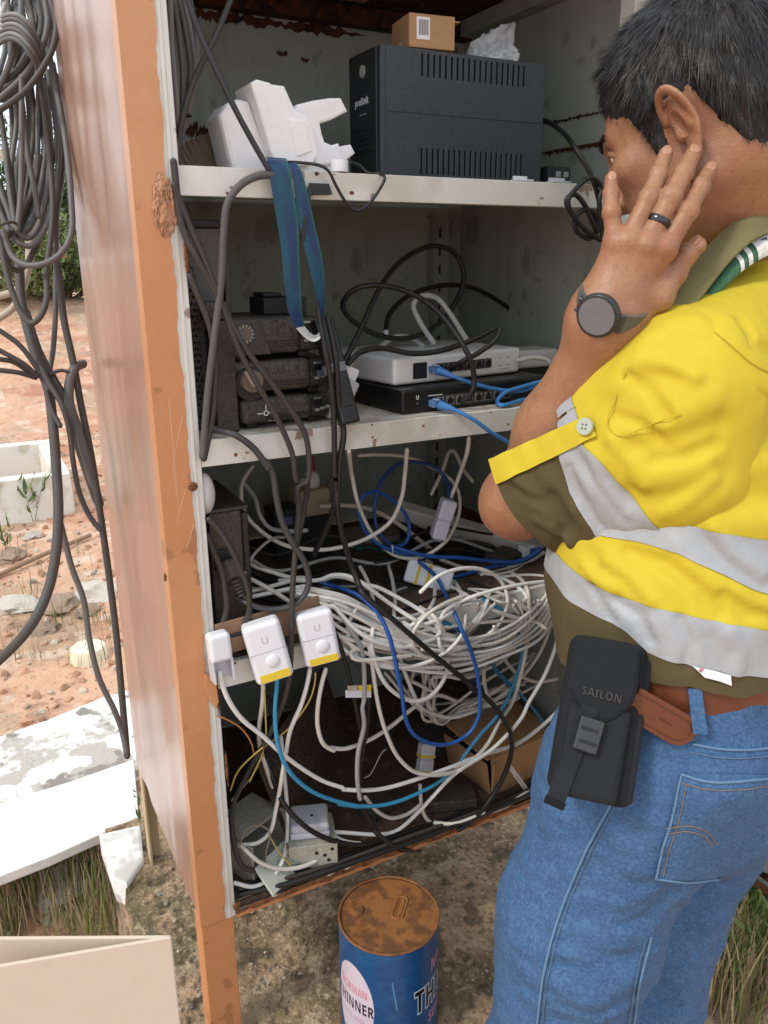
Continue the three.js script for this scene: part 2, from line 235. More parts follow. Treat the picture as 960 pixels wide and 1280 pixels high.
function tuft(name, label, spots, blades, h, cols, group) { // grass nobody could count
  const g = leafGeo(1, 0.012, 0.5), n = spots.length * blades, im = new THREE.InstancedMesh(g, new THREE.MeshStandardMaterial({ color: 0xffffff, roughness: 0.8, side: THREE.DoubleSide }), n), c = new THREE.Color(); let i = 0;
  for (const [p, s] of spots) for (let b = 0; b < blades; b++) { const a = R(0, 6.3), r = s * Math.sqrt(rnd()), q = V(p.x + Math.cos(a) * r, p.y - 0.01, p.z + Math.sin(a) * r), L = h * R(0.35, 1.1); _m.compose(q, _q.setFromEuler(new THREE.Euler(R(0, 1.1), R(0, 6.3), 0, 'YXZ')), V(L * R(0.5, 1.3), L, L)); im.setMatrixAt(i, _m); const k = cols[Math.floor(rnd() * cols.length)], f = R(0.7, 1.2); im.setColorAt(i++, c.setRGB(k[0] * f, k[1] * f, k[2] * f)); }
  im.name = name; im.castShadow = im.receiveShadow = true; scene.add(im); tag(im, label, 'grass', group, 'stuff');
}
const dry = [0.36, 0.28, 0.16], straw = [0.42, 0.34, 0.2], green = [0.12, 0.17, 0.04], lime = [0.2, 0.24, 0.06];
{ const s = []; for (let i = 0; i < 30; i++) s.push([onGround(R(-10, 150), R(1070, 1180)), 0.07]); tuft('dry_grass', 'dry grass and weeds under the near white board', s, 38, 0.16, [dry, straw, dry, green, lime]); }
{ const s = []; for (let i = 0; i < 14; i++) s.push([onGround(R(200, 246), R(1190, 1290)), 0.05]); tuft('weed_grass', 'green weeds beside the front leg of the cabinet', s, 30, 0.14, [green, lime, dry, green]); }
{ const s = []; for (let i = 0; i < 26; i++) { const p = onGround(R(0, 150), R(690, 850)); s.push([p, 0.06]); } tuft('sparse_grass', 'thin sparse grass on the reddish earth', s, 14, 0.13, [dry, straw, green]); }
{ const s = []; for (let i = 0; i < 40; i++) { const p = onGround(R(890, 985), R(1090, 1300)); s.push([p, 0.08]); } tuft('grass', 'tufts of green and dry grass below the open door', s, 22, 0.22, [green, lime, dry, straw, straw]); }
[[930, 1195, 'broad leaved yellow green weed below the open door'], [948, 1150, 'leafy weed just under the door edge'], [955, 1240, 'straggly weed in the lower right corner']].forEach(([a, b, l], i) => plant(onGround(a, b), 5, 0.26, l, 1 + i));
[[35, 1130, 'young pale green weed under the near board'], [112, 1105, 'clump of tiny leaves beside the whitewashed stub'], [165, 1018, 'single small green shoot beside the rear cabinet leg']].forEach(([a, b, l], i) => plant(i === 2 ? V(0.005, PL.y, -0.56) : onGround(a, b), i === 2 ? 1 : 4, [0.10, 0.12, 0.09][i], l, 3 - i));
{ const q = onGround(80, 1120); const g = slab3([[-0.06, -0.05], [0.05, -0.04], [0.07, 0.05], [-0.05, 0.055]], 0.002, V(0, 0, 0), V(1, 0, 0), V(0, 0, -1)); g.rotateX(0.35).rotateZ(0.1).translate(q.x, q.y + 0.03, q.z); solo('scrap_card', g, M([0.5, 0.48, 0.46], 0.8), 'grey piece of scrap card in the dry grass', 'card'); }
// bits of rubble under the open door
[[905, 1262, 0.05, 'pale stone at the lower right between weeds'], [880, 1290, 0.06, 'stone beside the right trouser leg']].forEach(([a, b, s, l], k) => { const p = onGround(a, b), o = new THREE.Mesh(stones[k], mStone); o.name = numbered('stone'); o.position.copy(p); o.scale.setScalar(s); o.castShadow = o.receiveShadow = true; scene.add(o); tag(o, l, 'stone', 'stones on the bare earth'); });
{ const a = onGround(905, 1215), b = onGround(975, 1262); a.y += 0.03; b.y += 0.02; solo('dry_stalk', capTube([a, a.clone().lerp(b, 0.5).add(V(0, 0.02, 0)), b], 0.011, 7), M([0.36, 0.27, 0.17], 0.9), 'thick dry stalk lying in the grass at the lower right', 'stalk'); }
// ---------------------------------------------------------------- folded carton in the near left corner
{
  const c = at(214, 1170, 0.80), T = thing('carton', 'folded plain cream carton standing open at the lower left corner', 'carton', V(c.x, 0, c.z)), h = c.y, mC = M([0.60, 0.51, 0.41], 0.85, { bumpMap: rep(grain, 1), bumpScale: 0.001 });
  const e1 = onY(-60, 1216, h), e2 = onY(-60, 1172, h);
  for (const [e, n, dh] of [[e1, 'front_panel', 0], [e2, 'rear_panel', 0]]) { const d = V(e.x - c.x, 0, e.z - c.z), L = d.length(), g = bx(0, L, 0, h + dh, -0.002, 0.002, 0.0015); const o = part(n, metreUV(g), mC, T); o.rotation.y = Math.atan2(-d.z, d.x); }
}
// ---------------------------------------------------------------- cabinet
const CW = 0.744, CD = 0.4836, XI = 0.054, XO = 0.0385, BOT = 0.528, TOP = 1.93;
const SH = [1.583, 1.265, 0.951];                                   // tops of the three shelves
const rustMap = tex(512, (u, v) => { const a = f1(u, v), b = f4(u, v), c = f3(u, v); return mix3(mix3([0.06, 0.028, 0.015], [0.24, 0.095, 0.035], sstep(a, 0.3, 0.7)), [0.36, 0.17, 0.07], 0.8 * sstep(b * 0.6 + c * 0.4, 0.55, 0.72)); }, true);
const mRust = M([1, 1, 1], 0.95, { map: rep(rustMap, 6), bumpMap: rep(grain, 12), bumpScale: 0.002 });
const mRustDark = M([0.35, 0.3, 0.28], 0.95, { map: rep(rustMap, 8), bumpMap: rep(grain, 12), bumpScale: 0.002 });
const innerMap = tex(1024, (u, v) => { const a = f1(u, v), b = f4(u, v), c = f3(u, v), st = f2(u * 3 % 1, v * 0.25); let k = mix3([0.34, 0.375, 0.34], [0.42, 0.455, 0.42], a); k = mix3(k, [0.25, 0.255, 0.22], 0.4 * sstep(st, 0.55, 0.75)); k = mix3(k, [0.12, 0.10, 0.075], 0.4 * sstep(b * 0.8 + c * 0.2, 0.64, 0.70)); return k; }, true);
const mInner = M([1, 1, 1], 0.55, { map: rep(innerMap, 1.3) });
const lipMap = tex(1024, (u, v) => { const a = f1(u, v), b = f4(u, v), c = f3(u, v); let k = mix3([0.60, 0.60, 0.55], [0.70, 0.70, 0.66], a); k = mix3(k, [0.44, 0.40, 0.33], 0.45 * sstep(c, 0.52, 0.68)); return mix3(k, [0.20, 0.12, 0.07], 0.8 * sstep(b * 0.85 + c * 0.15, 0.69, 0.73)); }, true);
const mLip = M([1, 1, 1], 0.42, { map: rep(lipMap, 2.2) });
const dustMap = tex(1024, (u, v) => { const a = f1(u, v), b = f4(u, v), c = f3(u, v); let k = mix3([0.36, 0.31, 0.25], [0.52, 0.48, 0.42], sstep(a, 0.3, 0.7)); k = mix3(k, [0.25, 0.17, 0.12], 0.6 * sstep(b * 0.75 + c * 0.25, 0.58, 0.70)); return k; }, true);
const mDust = M([1, 1, 1], 0.9, { map: rep(dustMap, 2.5) });
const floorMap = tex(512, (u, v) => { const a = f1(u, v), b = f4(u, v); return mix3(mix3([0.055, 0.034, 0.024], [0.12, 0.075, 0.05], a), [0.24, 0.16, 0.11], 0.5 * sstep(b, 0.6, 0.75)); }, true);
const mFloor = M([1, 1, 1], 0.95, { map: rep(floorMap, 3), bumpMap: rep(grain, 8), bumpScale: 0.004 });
const orangeMap = tex(1024, (u, v) => { const a = f1(u, v), c = f3(u, v), b = f4(u, v); let k = mix3([0.50, 0.205, 0.075], [0.56, 0.25, 0.105], a); k = mix3(k, [0.60, 0.31, 0.15], 0.5 * sstep(c, 0.5, 0.7)); return mix3(k, [0.30, 0.13, 0.05], 0.6 * sstep(b, 0.70, 0.76)); }, true);
const mOrange = MP([1, 1, 1], 0.42, { map: rep(orangeMap, 1.5), clearcoat: 0.35, clearcoatRoughness: 0.3 });
const sideMap = tex(1024, (u, v) => { const a = f1(u, v), c = f3(u, v), b = f4(u, v), s = f2((u * 6) % 1, v * 0.4); let k = mix3([0.36, 0.20, 0.14], [0.42, 0.25, 0.18], a); k = mix3(k, [0.42, 0.28, 0.215], 0.5 * sstep(s, 0.35, 0.7)); k = mix3(k, [0.30, 0.16, 0.115], 0.5 * sstep(c, 0.55, 0.7)); return k; }, true);
const mSide = MP([1, 1, 1], 0.30, { map: sideMap, clearcoat: 0.45, clearcoatRoughness: 0.28 });
const cab = thing('metal_cabinet', 'tall open orange and grey metal equipment cabinet on legs with three shelves', 'cabinet', V(0, BOT, 0));
const cp = (n, g, m) => partW(n, metreUV(g), m, cab);
{ // left side sheet, a little dented, standing 2 mm behind the post face
  const g = new THREE.BoxGeometry(0.002, TOP - BOT, CD - 0.004, 2, 60, 30).translate(0.003, (TOP + BOT) / 2, -CD / 2), p = g.attributes.position;
  for (let i = 0; i < p.count; i++) { const y = p.getY(i), z = p.getZ(i), e = sstep(-z, 0.004, 0.05) * sstep(CD + z, 0.004, 0.05); p.setX(i, p.getX(i) + e * (0.0022 * nz(y * 1.2, z * 9, 3) + 0.0011 * nz(y * 5, z * 16, 8))); } g.computeVertexNormals(); cp('side_panel', g, mSide);
}
// posts: white painted angle with a ridge, orange coat on the left front one
cp('corner_post', merge([bx(0.0065, XI - 0.011, BOT, TOP, -0.03, -0.001), bx(XI - 0.012, XI - 0.0065, BOT + 0.001, TOP - 0.001, -0.028, -0.0002), bx(XI - 0.0075, XI, BOT + 0.002, TOP - 0.002, -0.03, -0.0012)]), mLip);
cp('corner_post', bx(CW - 0.03, CW + 0.012, BOT, TOP, -0.03, 0), mLip);
cp('corner_post', bx(0.0045, 0.036, BOT, TOP, -CD, -CD + 0.03), mInner);
{ // orange paint layer with a chipped edge towards the opening
  const L = [[0, BOT + 0.004]], n = 170; for (let i = 0; i <= n; i++) { const y = lerp(BOT + 0.004, TOP - 0.002, i / n); let x = XO + 0.0016 * nz(y * 14, 0, 1) + 0.0011 * nz(y * 60, 3, 1) + 0.0008 * nz(y * 150, 5, 1); x += 0.004 * sstep(y, 1.2, 1.35) * nz(y * 5, 2, 2) * 0.4; L.push([x, y]); } L.push([0, TOP - 0.002]);
  cp('paint_coat', slab3(L, 0.001, V(0, 0, -0.0006), V(1, 0, 0), V(0, 1, 0)), mOrange);
  cp('post_side', bx(0, 0.0062, BOT + 0.004, TOP - 0.002, -0.028, -0.0007, 0.001), mOrange);
}
// legs
const legM = M([1, 1, 1], 0.6, { map: rep(orangeMap, 2) }), legC = M([0.50, 0.40, 0.24], 0.8, { bumpMap: rep(grain, 4), bumpScale: 0.002 });
cp('leg', merge([bx(0.001, XI - 0.004, PL.y, BOT + 0.003, -0.006, -0.0005), bx(0.001, 0.006, PL.y, BOT + 0.003, -0.042, -0.0062)]), legM);
cp('leg', merge([bx(0.004, 0.03, PL.y, BOT, -CD, -CD + 0.005), bx(0.004, 0.009, PL.y, BOT, -CD + 0.0052, -CD + 0.03)]), legC);
cp('leg', bx(CW - 0.03, CW + 0.01, PL.y, BOT, -CD, -CD + 0.03), legC);
cp('leg', bx(CW - 0.03, CW + 0.01, PL.y, BOT, -0.03, -0.001), legM);
// walls and roof
cp('rear_panel', bx(0.006, CW, BOT, TOP - 0.003, -CD - 0.003, -CD + 0.001), mInner);
cp('side_panel', bx(CW, CW + 0.012, BOT, TOP - 0.003, -CD - 0.003, -0.0305), mInner);
cp('inner_side', bx(0.006, 0.0075, BOT, TOP - 0.004, -CD + 0.002, -0.031), mInner);
const yRoof = onZ(575, 32, -CD).y;
cp('roof', bx(-0.02, CW + 0.03, yRoof, yRoof + 0.004, -CD - 0.02, 0.04), mRustDark);
cp('roof_beam', bx(0.01, CW - 0.001, yRoof - 0.03, yRoof - 0.001, -CD + 0.002, -CD + 0.03), mRustDark);
cp('roof_beam', bx(CW - 0.03, CW - 0.001, yRoof - 0.028, yRoof - 0.001, -CD + 0.031, -0.035), mInner);
{ const o = onZ(500, 5, -0.3); cp('roof_beam', bx(0.30, 0.5, yRoof - 0.006, yRoof - 0.0005, -0.42, -0.3), mOrange); }
// shelves: folded lip, sheet, return
SH.forEach((y, i) => {
  const tl = [0, 0, 0.004][i], h = [0.032, 0.034, 0.036][i], x0 = XI - 0.01, x1 = CW - 0.002;
  const s = part('shelf', metreUV(merge([bx(x0, x1, -h, 0, -0.0045, -0.003, 0.0007), bx(x0, x1, -0.0015, 0, -0.34 - 0.13, -0.0046, 0.0007), bx(x0, x1, -h, -h + 0.0015, -0.02, -0.0046, 0.0007)])), i ? mLip : mLip, cab, V(0, y - BOT, 0));
  s.rotation.z = [0, -0.002, 0.012][i];
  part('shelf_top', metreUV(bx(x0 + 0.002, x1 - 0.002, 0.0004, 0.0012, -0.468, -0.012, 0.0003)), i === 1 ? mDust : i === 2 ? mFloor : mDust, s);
  // rust pecks on the lip
  for (let k = 0; k < [5, 14, 8][i]; k++) { const x = R(0.08, 0.7), yy = k % 2 ? R(-h + 0.003, -0.002) : -0.0025, r = R(0.0008, 0.0026), q = []; for (let a = 0; a < 9; a++) q.push([x + r * R(0.6, 1.3) * 1.4 * Math.cos(a * 0.7), yy + r * R(0.6, 1.2) * Math.sin(a * 0.7)]); part('rust_spot', slab3(q, 0.0004, V(0, 0, -0.0031), V(1, 0, 0), V(0, 1, 0)), mRust, s); }
});
// floor tray with rusty front lip
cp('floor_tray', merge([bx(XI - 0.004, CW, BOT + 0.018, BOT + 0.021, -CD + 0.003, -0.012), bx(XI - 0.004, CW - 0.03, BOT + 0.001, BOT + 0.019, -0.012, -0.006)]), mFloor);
cp('front_rail', bx(XI + 0.0005, CW - 0.031, BOT - 0.004, BOT + 0.004, -0.0058, -0.001), legM);
cp('front_rail', bx(XI + 0.0008, 0.33, BOT + 0.0042, BOT + 0.009, -0.0055, -0.0015), mLip);
{ const L = []; for (let i = 0; i <= 60; i++) L.push([XI + 0.001 + i / 60 * 0.62, BOT + 0.009 + 0.0035 * nz(i * 0.5, 1, 3) + 0.003]); for (let i = 60; i >= 0; i--) L.push([XI + 0.001 + i / 60 * 0.62, BOT + 0.0035 + 0.004 * nz(i * 0.4, 5, 3)]); cp('rust_patch', slab3(L, 0.0008, V(0, 0, -0.0012), V(1, 0, 0), V(0, 1, 0)), mRust); }
// slotted rails in the rear corner
for (const [x, y0, y1] of [[CW - 0.052, 1.3, 1.56], [CW - 0.052, 0.62, 1.22], [CW - 0.052, 1.6, 1.86]]) {
  const r = part('slotted_rail', metreUV(merge([bx(-0.022, 0.022, 0, y1 - y0, 0, 0.0015), bx(-0.0235, -0.0222, 0, y1 - y0, 0, 0.02), bx(0.0222, 0.0235, 0, y1 - y0, 0, 0.02)])), mInner, cab, V(x, y0 - BOT, -CD + 0.004));
  for (let y = 0.02; y < y1 - y0 - 0.02; y += 0.035) part('slot', box(0.005, 0.018, 0.0006).translate(0, y, 0.0019), mRustDark, r);
}
// rust along seams: ragged strips on the rear and right walls
function ragged(pts, w, plane, m, name = 'rust_patch', amp = 0.6) { // pts in world on a wall
  const c = new THREE.CatmullRomCurve3(pts), n = 60, A = [], B = [], d = pts[pts.length - 1].clone().sub(pts[0]).normalize(), nn = plane === 'z' ? V(0, 0, 1) : V(-1, 0, 0), up = nn.clone().cross(d);
  const o = pts[0], seed = R(0, 50); for (let i = 0; i <= n; i++) { const p = c.getPoint(i / n).sub(o), e = Math.min(1, 8 * i / n, 8 * (1 - i / n)); const u = p.dot(d), v = p.dot(up); A.push([u, v + e * w * (0.5 + amp * nz(i * 0.35, seed, 1) + 0.4 * nz(i * 0.9, seed, 4))]); B.unshift([u, v - e * w * (0.5 + amp * nz(i * 0.33, seed, 7) + 0.4 * nz(i * 0.9, seed, 9))]); }
  cp(name, slab3([...A, ...B], 0.0006, o.clone().addScaledVector(nn, 0.0009), d, up), m);
}
const ZB = -CD + 0.001, XR = CW;
ragged([onZ(222, 14, ZB), onZ(300, 26, ZB), onZ(460, 60, ZB)].map((p, i, a) => V(p.x, a[0].y, ZB)), 0.012, 'z', mRustDark);
ragged([onZ(228, 163, ZB), onZ(262, 168, ZB), onZ(292, 182, ZB)], 0.016, 'z', mRustDark);
ragged([onZ(226, 188, ZB), onZ(270, 200, ZB), onZ(300, 200, ZB)], 0.012, 'z', mRust);
ragged([onZ(345, 65, ZB), onZ(353, 68, ZB), onZ(360, 66, ZB)], 0.005, 'z', mRustDark);
ragged([onZ(376, 73, ZB), onZ(381, 76, ZB), onZ(386, 75, ZB)], 0.004, 'z', mRustDark);
for (const [a, b, w] of [[[680, 156], [757, 136], 0.0035], [[678, 192], [760, 168], 0.007], [[582, 34], [690, -14], 0.006]]) { const p = onX(...a, XR), q = onX(...b, XR); q.y = p.y; ragged([q, q.clone().lerp(p, 0.5), p], w, 'x', mRustDark); }
cp('panel_fold', bx(XR - 0.004, XR - 0.0005, onX(690, 176, XR).y - 0.016, onX(690, 176, XR).y + 0.016, -CD + 0.02, -0.04, 0.002), mInner);
// blister of rust on the front post, torn flap lower down, pecks
function blister(px, py, w, h, m, name, seed, hole) {
  const c = onZ(px, py, 0), N = 40, g = new THREE.PlaneGeometry(w * 2, h * 2, N, N), p = g.attributes.position, keep = [];
  const ix = g.index.array, ok = i => { const x = p.getX(i) / w, y = p.getY(i) / h, r = Math.hypot(x, y) + 0.16 * nz(x * 2.2, y * 2.2, seed); return r; };
  const rr = []; for (let i = 0; i < p.count; i++) rr.push(ok(i)); for (let i = 0; i < p.count; i++) { const x = p.getX(i) / w, y = p.getY(i) / h, r = rr[i]; let z = 0.0045 * Math.pow(Math.max(0, 1 - r), 0.4) + 0.0012 * nz(x * 5, y * 5, seed + 2); if (hole) z -= 0.0035 * sstep(0.3 - Math.abs(x - 0.35 + 0.12 * nz(y * 3, 1, seed)), 0, 0.18) * sstep(0.75 - Math.abs(y), 0, 0.2); p.setZ(i, z - 0.0006); }
  for (let i = 0; i < ix.length; i += 3) if (rr[ix[i]] < 1 && rr[ix[i + 1]] < 1 && rr[ix[i + 2]] < 1) keep.push(ix[i], ix[i + 1], ix[i + 2]); g.setIndex(keep); g.computeVertexNormals(); g.translate(c.x, c.y, 0.0008); cp(name, g, m);
}
const mBlis = M([1, 1, 1], 0.9, { map: rep(tex(256, (u, v) => mix3(mix3([0.46, 0.235, 0.125], [0.55, 0.31, 0.19], f1(u, v)), [0.20, 0.08, 0.04], 0.7 * sstep(f3(u, v), 0.56, 0.68)), true), 30), bumpMap: rep(grain, 14), bumpScale: 0.0015 });
blister(205, 257, 0.0135, 0.034, mBlis, 'rust_blister', 3, true);
blister(241, 608, 0.006, 0.006, mRust, 'rust_spot', 9); blister(206, 721, 0.002, 0.006, mRust, 'rust_spot', 12); blister(233, 320, 0.003, 0.02, mRust, 'rust_spot', 15);
{ // bent lug of the missing door
  const a = onZ(256, 845, 0.001), L = [[0, 0.004], [0.006, 0.0], [0.0135, -0.02], [0.0145, -0.042], [0.011, -0.05], [0.004, -0.038], [-0.001, -0.018]]; const g = slab3(L, 0.003, V(a.x, a.y, 0.0012), V(1, 0, 0), V(0, 1, 0), 0.001); g.rotateX(0); cp('hinge_lug', g, mOrange);
  blister(264, 852, 0.005, 0.0035, mRust, 'rust_spot', 21);
}
blister(296, 1132, 0.006, 0.008, mRust, 'rust_spot', 33); blister(272, 870, 0.0018, 0.03, mRust, 'rust_spot', 41); blister(283, 960, 0.002, 0.03, mRust, 'rust_spot', 43);
// scratches in the orange coat
for (const [a, b] of [[[211, 498], [224, 640]], [[228, 520], [216, 580]], [[216, 580], [222, 628]], [[232, 612], [220, 655]], [[243, 655], [231, 690]], [[205, 750], [208, 768]], [[210, 757], [213, 769]]]) { const p = onZ(...a), q = onZ(...b); cp('scratch', bar(V(p.x, p.y, 0.0002), V(q.x, q.y, 0.0002), 0.00045, 0.0003, 5), M([0.62, 0.45, 0.34], 0.8)); }
// right door, swung open towards the viewer
{
  const dB = onX(938, 1092, CW + 0.016).y; const d = part('door', metreUV(bx(0, 0.02, dB - BOT, TOP - BOT - 0.01, 0.0005, 0.60, 0.002)), mInner, cab, V(CW + 0.0125, 0, 0));
  const L = [], n = 60; for (let i = 0; i <= n; i++) L.push([i / n * 0.58, 0.02 + 0.006 * nz(i * 0.4, 2, 2) + 0.004]); for (let i = n; i >= 0; i--) L.push([i / n * 0.58, 0.012 + 0.005 * nz(i * 0.45, 7, 2)]);
  part('rust_patch', slab3(L, 0.0008, V(-0.0008, dB - BOT, 0.6), V(0, 0, -1), V(0, 1, 0)), mRustDark, d);
  part('door_flange', metreUV(bx(-0.012, -0.0005, dB - BOT, dB - BOT + 0.003, 0.02, 0.59, 0.0008)), mRust, d);
}
// ---------------------------------------------------------------- things on the shelves
const S1 = SH[0] + 0.0012, S2 = SH[1] + 0.0012, S3 = SH[2] + 0.002, S4 = BOT + 0.0215;
const pxShape = (pts, z, d, bevel = 0.002) => { const q = pts.map(p => onZ(p[0], p[1], z)); return slab3(q.map(p => [p.x, p.y]), d, V(0, 0, z - d), V(1, 0, 0), V(0, 1, 0), bevel); };
const specks = tex(256, (u, v) => 0.72 + 0.5 * (f4(u, v) - 0.5) + 0.25 * (f3(u, v) - 0.5));
const dusty = (c, rough = 0.55, s = 4, amt = 0.35, dust = [0.26, 0.22, 0.18]) => M([1, 1, 1], rough, { map: rep(tex(256, (u, v) => mix3(c, dust, amt * sstep(0.3 * f1(u, v) + 0.7 * f4(u, v), 0.25, 0.78)), true), s * 4), bumpMap: rep(grain, s * 3), bumpScale: 0.0004 });
const mBlack = M([0.010, 0.011, 0.0125], 0.55), mBlackG = M([0.007, 0.008, 0.010], 0.38), mGreyP = M([0.28, 0.29, 0.30], 0.5), mWhiteP = M([0.70, 0.71, 0.74], 0.4), mSilver = M([0.6, 0.6, 0.6], 0.35, { metalness: 0.9 }), mHole = M([0.008, 0.008, 0.009], 0.7), mInk = M([0.62, 0.63, 0.65], 0.6);
const mYellow = M([0.72, 0.52, 0.03], 0.6), mGreyInk = M([0.36, 0.37, 0.40], 0.6);
{ // battery backup unit
  const x0 = 0.335, L = 0.266, H = 0.159, D = 0.092, T = thing('battery_backup', 'large black battery backup unit with vent slots on the top shelf', 'power supply', V(x0, S1, -0.05 - D));
  const mU = dusty([0.024, 0.030, 0.037], 0.5, 5, 0.18, [0.10, 0.11, 0.12]), mF = dusty([0.012, 0.015, 0.02], 0.35, 6, 0.15, [0.06, 0.06, 0.065]);
  part('body', metreUV(rbox(L - 0.012, H - 0.004, D - 0.006, 0.004).translate(L / 2 + 0.004, H / 2, D / 2 - 0.002)), mHole, T);
  const plate = (n, y0, y1, holes, r) => { const s = new THREE.Shape(); s.moveTo(0.010, y0); s.lineTo(L - 0.006, y0); s.quadraticCurveTo(L, y0, L, y0 + 0.006); s.lineTo(L, y1 - 0.006); s.quadraticCurveTo(L, y1, L - 0.006, y1); s.lineTo(0.010, y1); s.closePath(); for (const [a, b, c, d] of holes) s.holes.push(new THREE.Path([[a, c], [b, c], [b, d], [a, d]].map(q => new THREE.Vector2(...q)))); const g = new THREE.ExtrudeGeometry(s, { depth: 0.005, bevelEnabled: true, bevelSize: 0.0008, bevelThickness: 0.0008, bevelSegments: 1 }); g.translate(0, 0, D - 0.006); part(n, metreUV(g), mU, T); };
  const sl = (y0, y1, n, dx, x = 0.062) => Array.from({ length: n }, (_, i) => [x + i * dx, x + i * dx + dx * 0.48, y0, y1]);
  plate('side_panel', 0.082, H - 0.001, sl(0.126, 0.154, 19, 0.0092));
  plate('side_panel', 0.001, 0.0808, sl(0.006, 0.040, 20, 0.0088));
  part('top_cover', metreUV(bx(0.010, L - 0.001, H - 0.004, H + 0.001, 0.001, D - 0.0065, 0.002)), mU, T);
  part('rear_panel', metreUV(bx(L - 0.006, L - 0.0005, 0.002, H - 0.005, 0.002, D - 0.008)), mU, T);
  part('front_edge', metreUV(bx(0.001, 0.0098, 0.0, H, D - 0.010, D, 0.002)), mU, T);
  const fp = part('front_panel', metreUV(bx(0.0, 0.0094, 0.0, H, 0, D - 0.0105, 0.002)), mF, T);
  const onF = (g, y, z) => g.rotateY(-PI / 2).translate(-0.0001, y, z);
  part('power_button', onF(new THREE.CylinderGeometry(0.0075, 0.0075, 0.003, 20).rotateX(PI / 2), H - 0.024, 0.044), M([0.34, 0.36, 0.35], 0.3), fp);
  part('logo', onF(text('prolink', 0.0085), 0.098, 0.040), mInk, fp); part('caption', onF(text('••••••  ••••', 0.0032), 0.083, 0.043), mGreyInk, fp);
  for (let i = 0; i < 5; i++) part('vent_slot', box(0.0008, 0.0012, 0.06 - i * 0.004).translate(-0.0002, 0.064 - i * 0.0065, 0.04), mHole, fp);
  part('panel_seam', box(0.0008, 0.0012, D - 0.012).translate(-0.0002, 0.035, D / 2 - 0.006), mHole, fp);
}
const mCard = M([1, 1, 1], 0.85, { map: rep(tex(512, (u, v) => mix3([0.36, 0.20, 0.095], [0.45, 0.265, 0.135], 0.5 * f1(u, v) + 0.5 * wl(u, v)), true), 4), bumpMap: rep(grain, 6), bumpScale: 0.0004 });
function wl(u, v) { return f2(u, v * 6 % 1); }
{ // small parcel on the battery backup
  const T = thing('parcel', 'small brown cardboard parcel with a barcode on the battery backup', 'parcel', V(0.385, S1 + 0.1603, -0.085)); T.rotation.y = -0.12;
  const w = 0.066, h = 0.040, d = 0.062; part('carton', metreUV(rbox(w, h, d, 0.0015, 1).translate(w / 2, h / 2, -d / 2 + 0.03)), mCard, T);
  const lab = part('barcode_label', rbox(0.019, 0.026, 0.0006, 0.0002, 1).translate(0.020, 0.023, 0.0303), M([0.75, 0.75, 0.75], 0.6), T);
  for (let i = 0, x = -0.006; i < 11; i++) { const bw = [0.0004, 0.0008, 0.0005][i % 3]; part('bar', box(bw, 0.018, 0.0002).translate(0.020 + x, 0.024, 0.0307), mHole, lab); x += bw + 0.0007; }
  part('print', text('▲ ▲ ▲', 0.005).rotateY(-PI / 2).translate(-0.0004, 0.008, 0.0), mInk, T); part('flap', bx(w - 0.002, w + 0.012, h - 0.004, h - 0.002, -0.03, 0.02, 0.0006), mCard, T);
}
{ // crumpled clear bag
  const o = V(0.497, S1 + 0.1602, -0.085), N = 34, p = [], ix = [];
  const poly = [[[583, 66], [590, 52], [606, 42], [622, 34], [641, 27]], [[586, 73], [600, 66], [615, 60], [630, 52], [643, 30]], [[592, 74], [606, 70], [620, 66], [633, 60], [641, 55]], [[600, 75], [612, 74], [626, 70], [638, 65], [648, 66]], [[612, 77], [622, 78], [632, 79], [642, 79], [650, 72]]];
  const zz = [-0.115, -0.095, -0.082, -0.074, -0.07]; const row = t => { const k = Math.min(3, Math.floor(t * 4)), f = t * 4 - k; return u => { const a = c3(poly[k], u), b = c3(poly[k + 1], u); return [lerp(a[0], b[0], f), lerp(a[1], b[1], f), lerp(zz[k], zz[k + 1], f)]; }; };
  function c3(L, u) { const k = Math.min(3, Math.floor(u * 4)), f = u * 4 - k; return [lerp(L[k][0], L[k + 1][0], f), lerp(L[k][1], L[k + 1][1], f)]; }
  for (let s = 0; s < 2; s++) for (let j = 0; j <= N; j++) for (let i = 0; i <= N; i++) { const u = i / N, v = j / N, [a, b, z] = row(v)(u), q = onZ(a, b, z), e = Math.sin(PI * u) * Math.sin(PI * v); q.z += (s ? -0.03 : 0.006) * e + 0.004 * nz(u * 4, v * 4, s + 1) + 0.002 * Math.abs(nz(u * 9, v * 9, 3)); q.y += 0.003 * nz(u * 5, v * 5, 9 + s); q.y = Math.max(q.y, o.y + 0.0005); p.push(q.x, q.y, q.z); }
  for (let s = 0; s < 2; s++) for (let j = 0; j < N; j++) for (let i = 0; i < N; i++) { const a = s * (N + 1) * (N + 1) + j * (N + 1) + i; ix.push(a, a + 1, a + N + 1, a + 1, a + N + 2, a + N + 1); }
  const g = new THREE.BufferGeometry(); g.setAttribute('position', new THREE.Float32BufferAttribute(p, 3)); g.setIndex(ix); g.computeVertexNormals();
  solo('plastic_bag', g, MP([0.72, 0.73, 0.73], 0.45, { transmission: 0.35, thickness: 0, side: THREE.DoubleSide }), 'crumpled translucent plastic bag lying on the battery backup', 'bag');
}
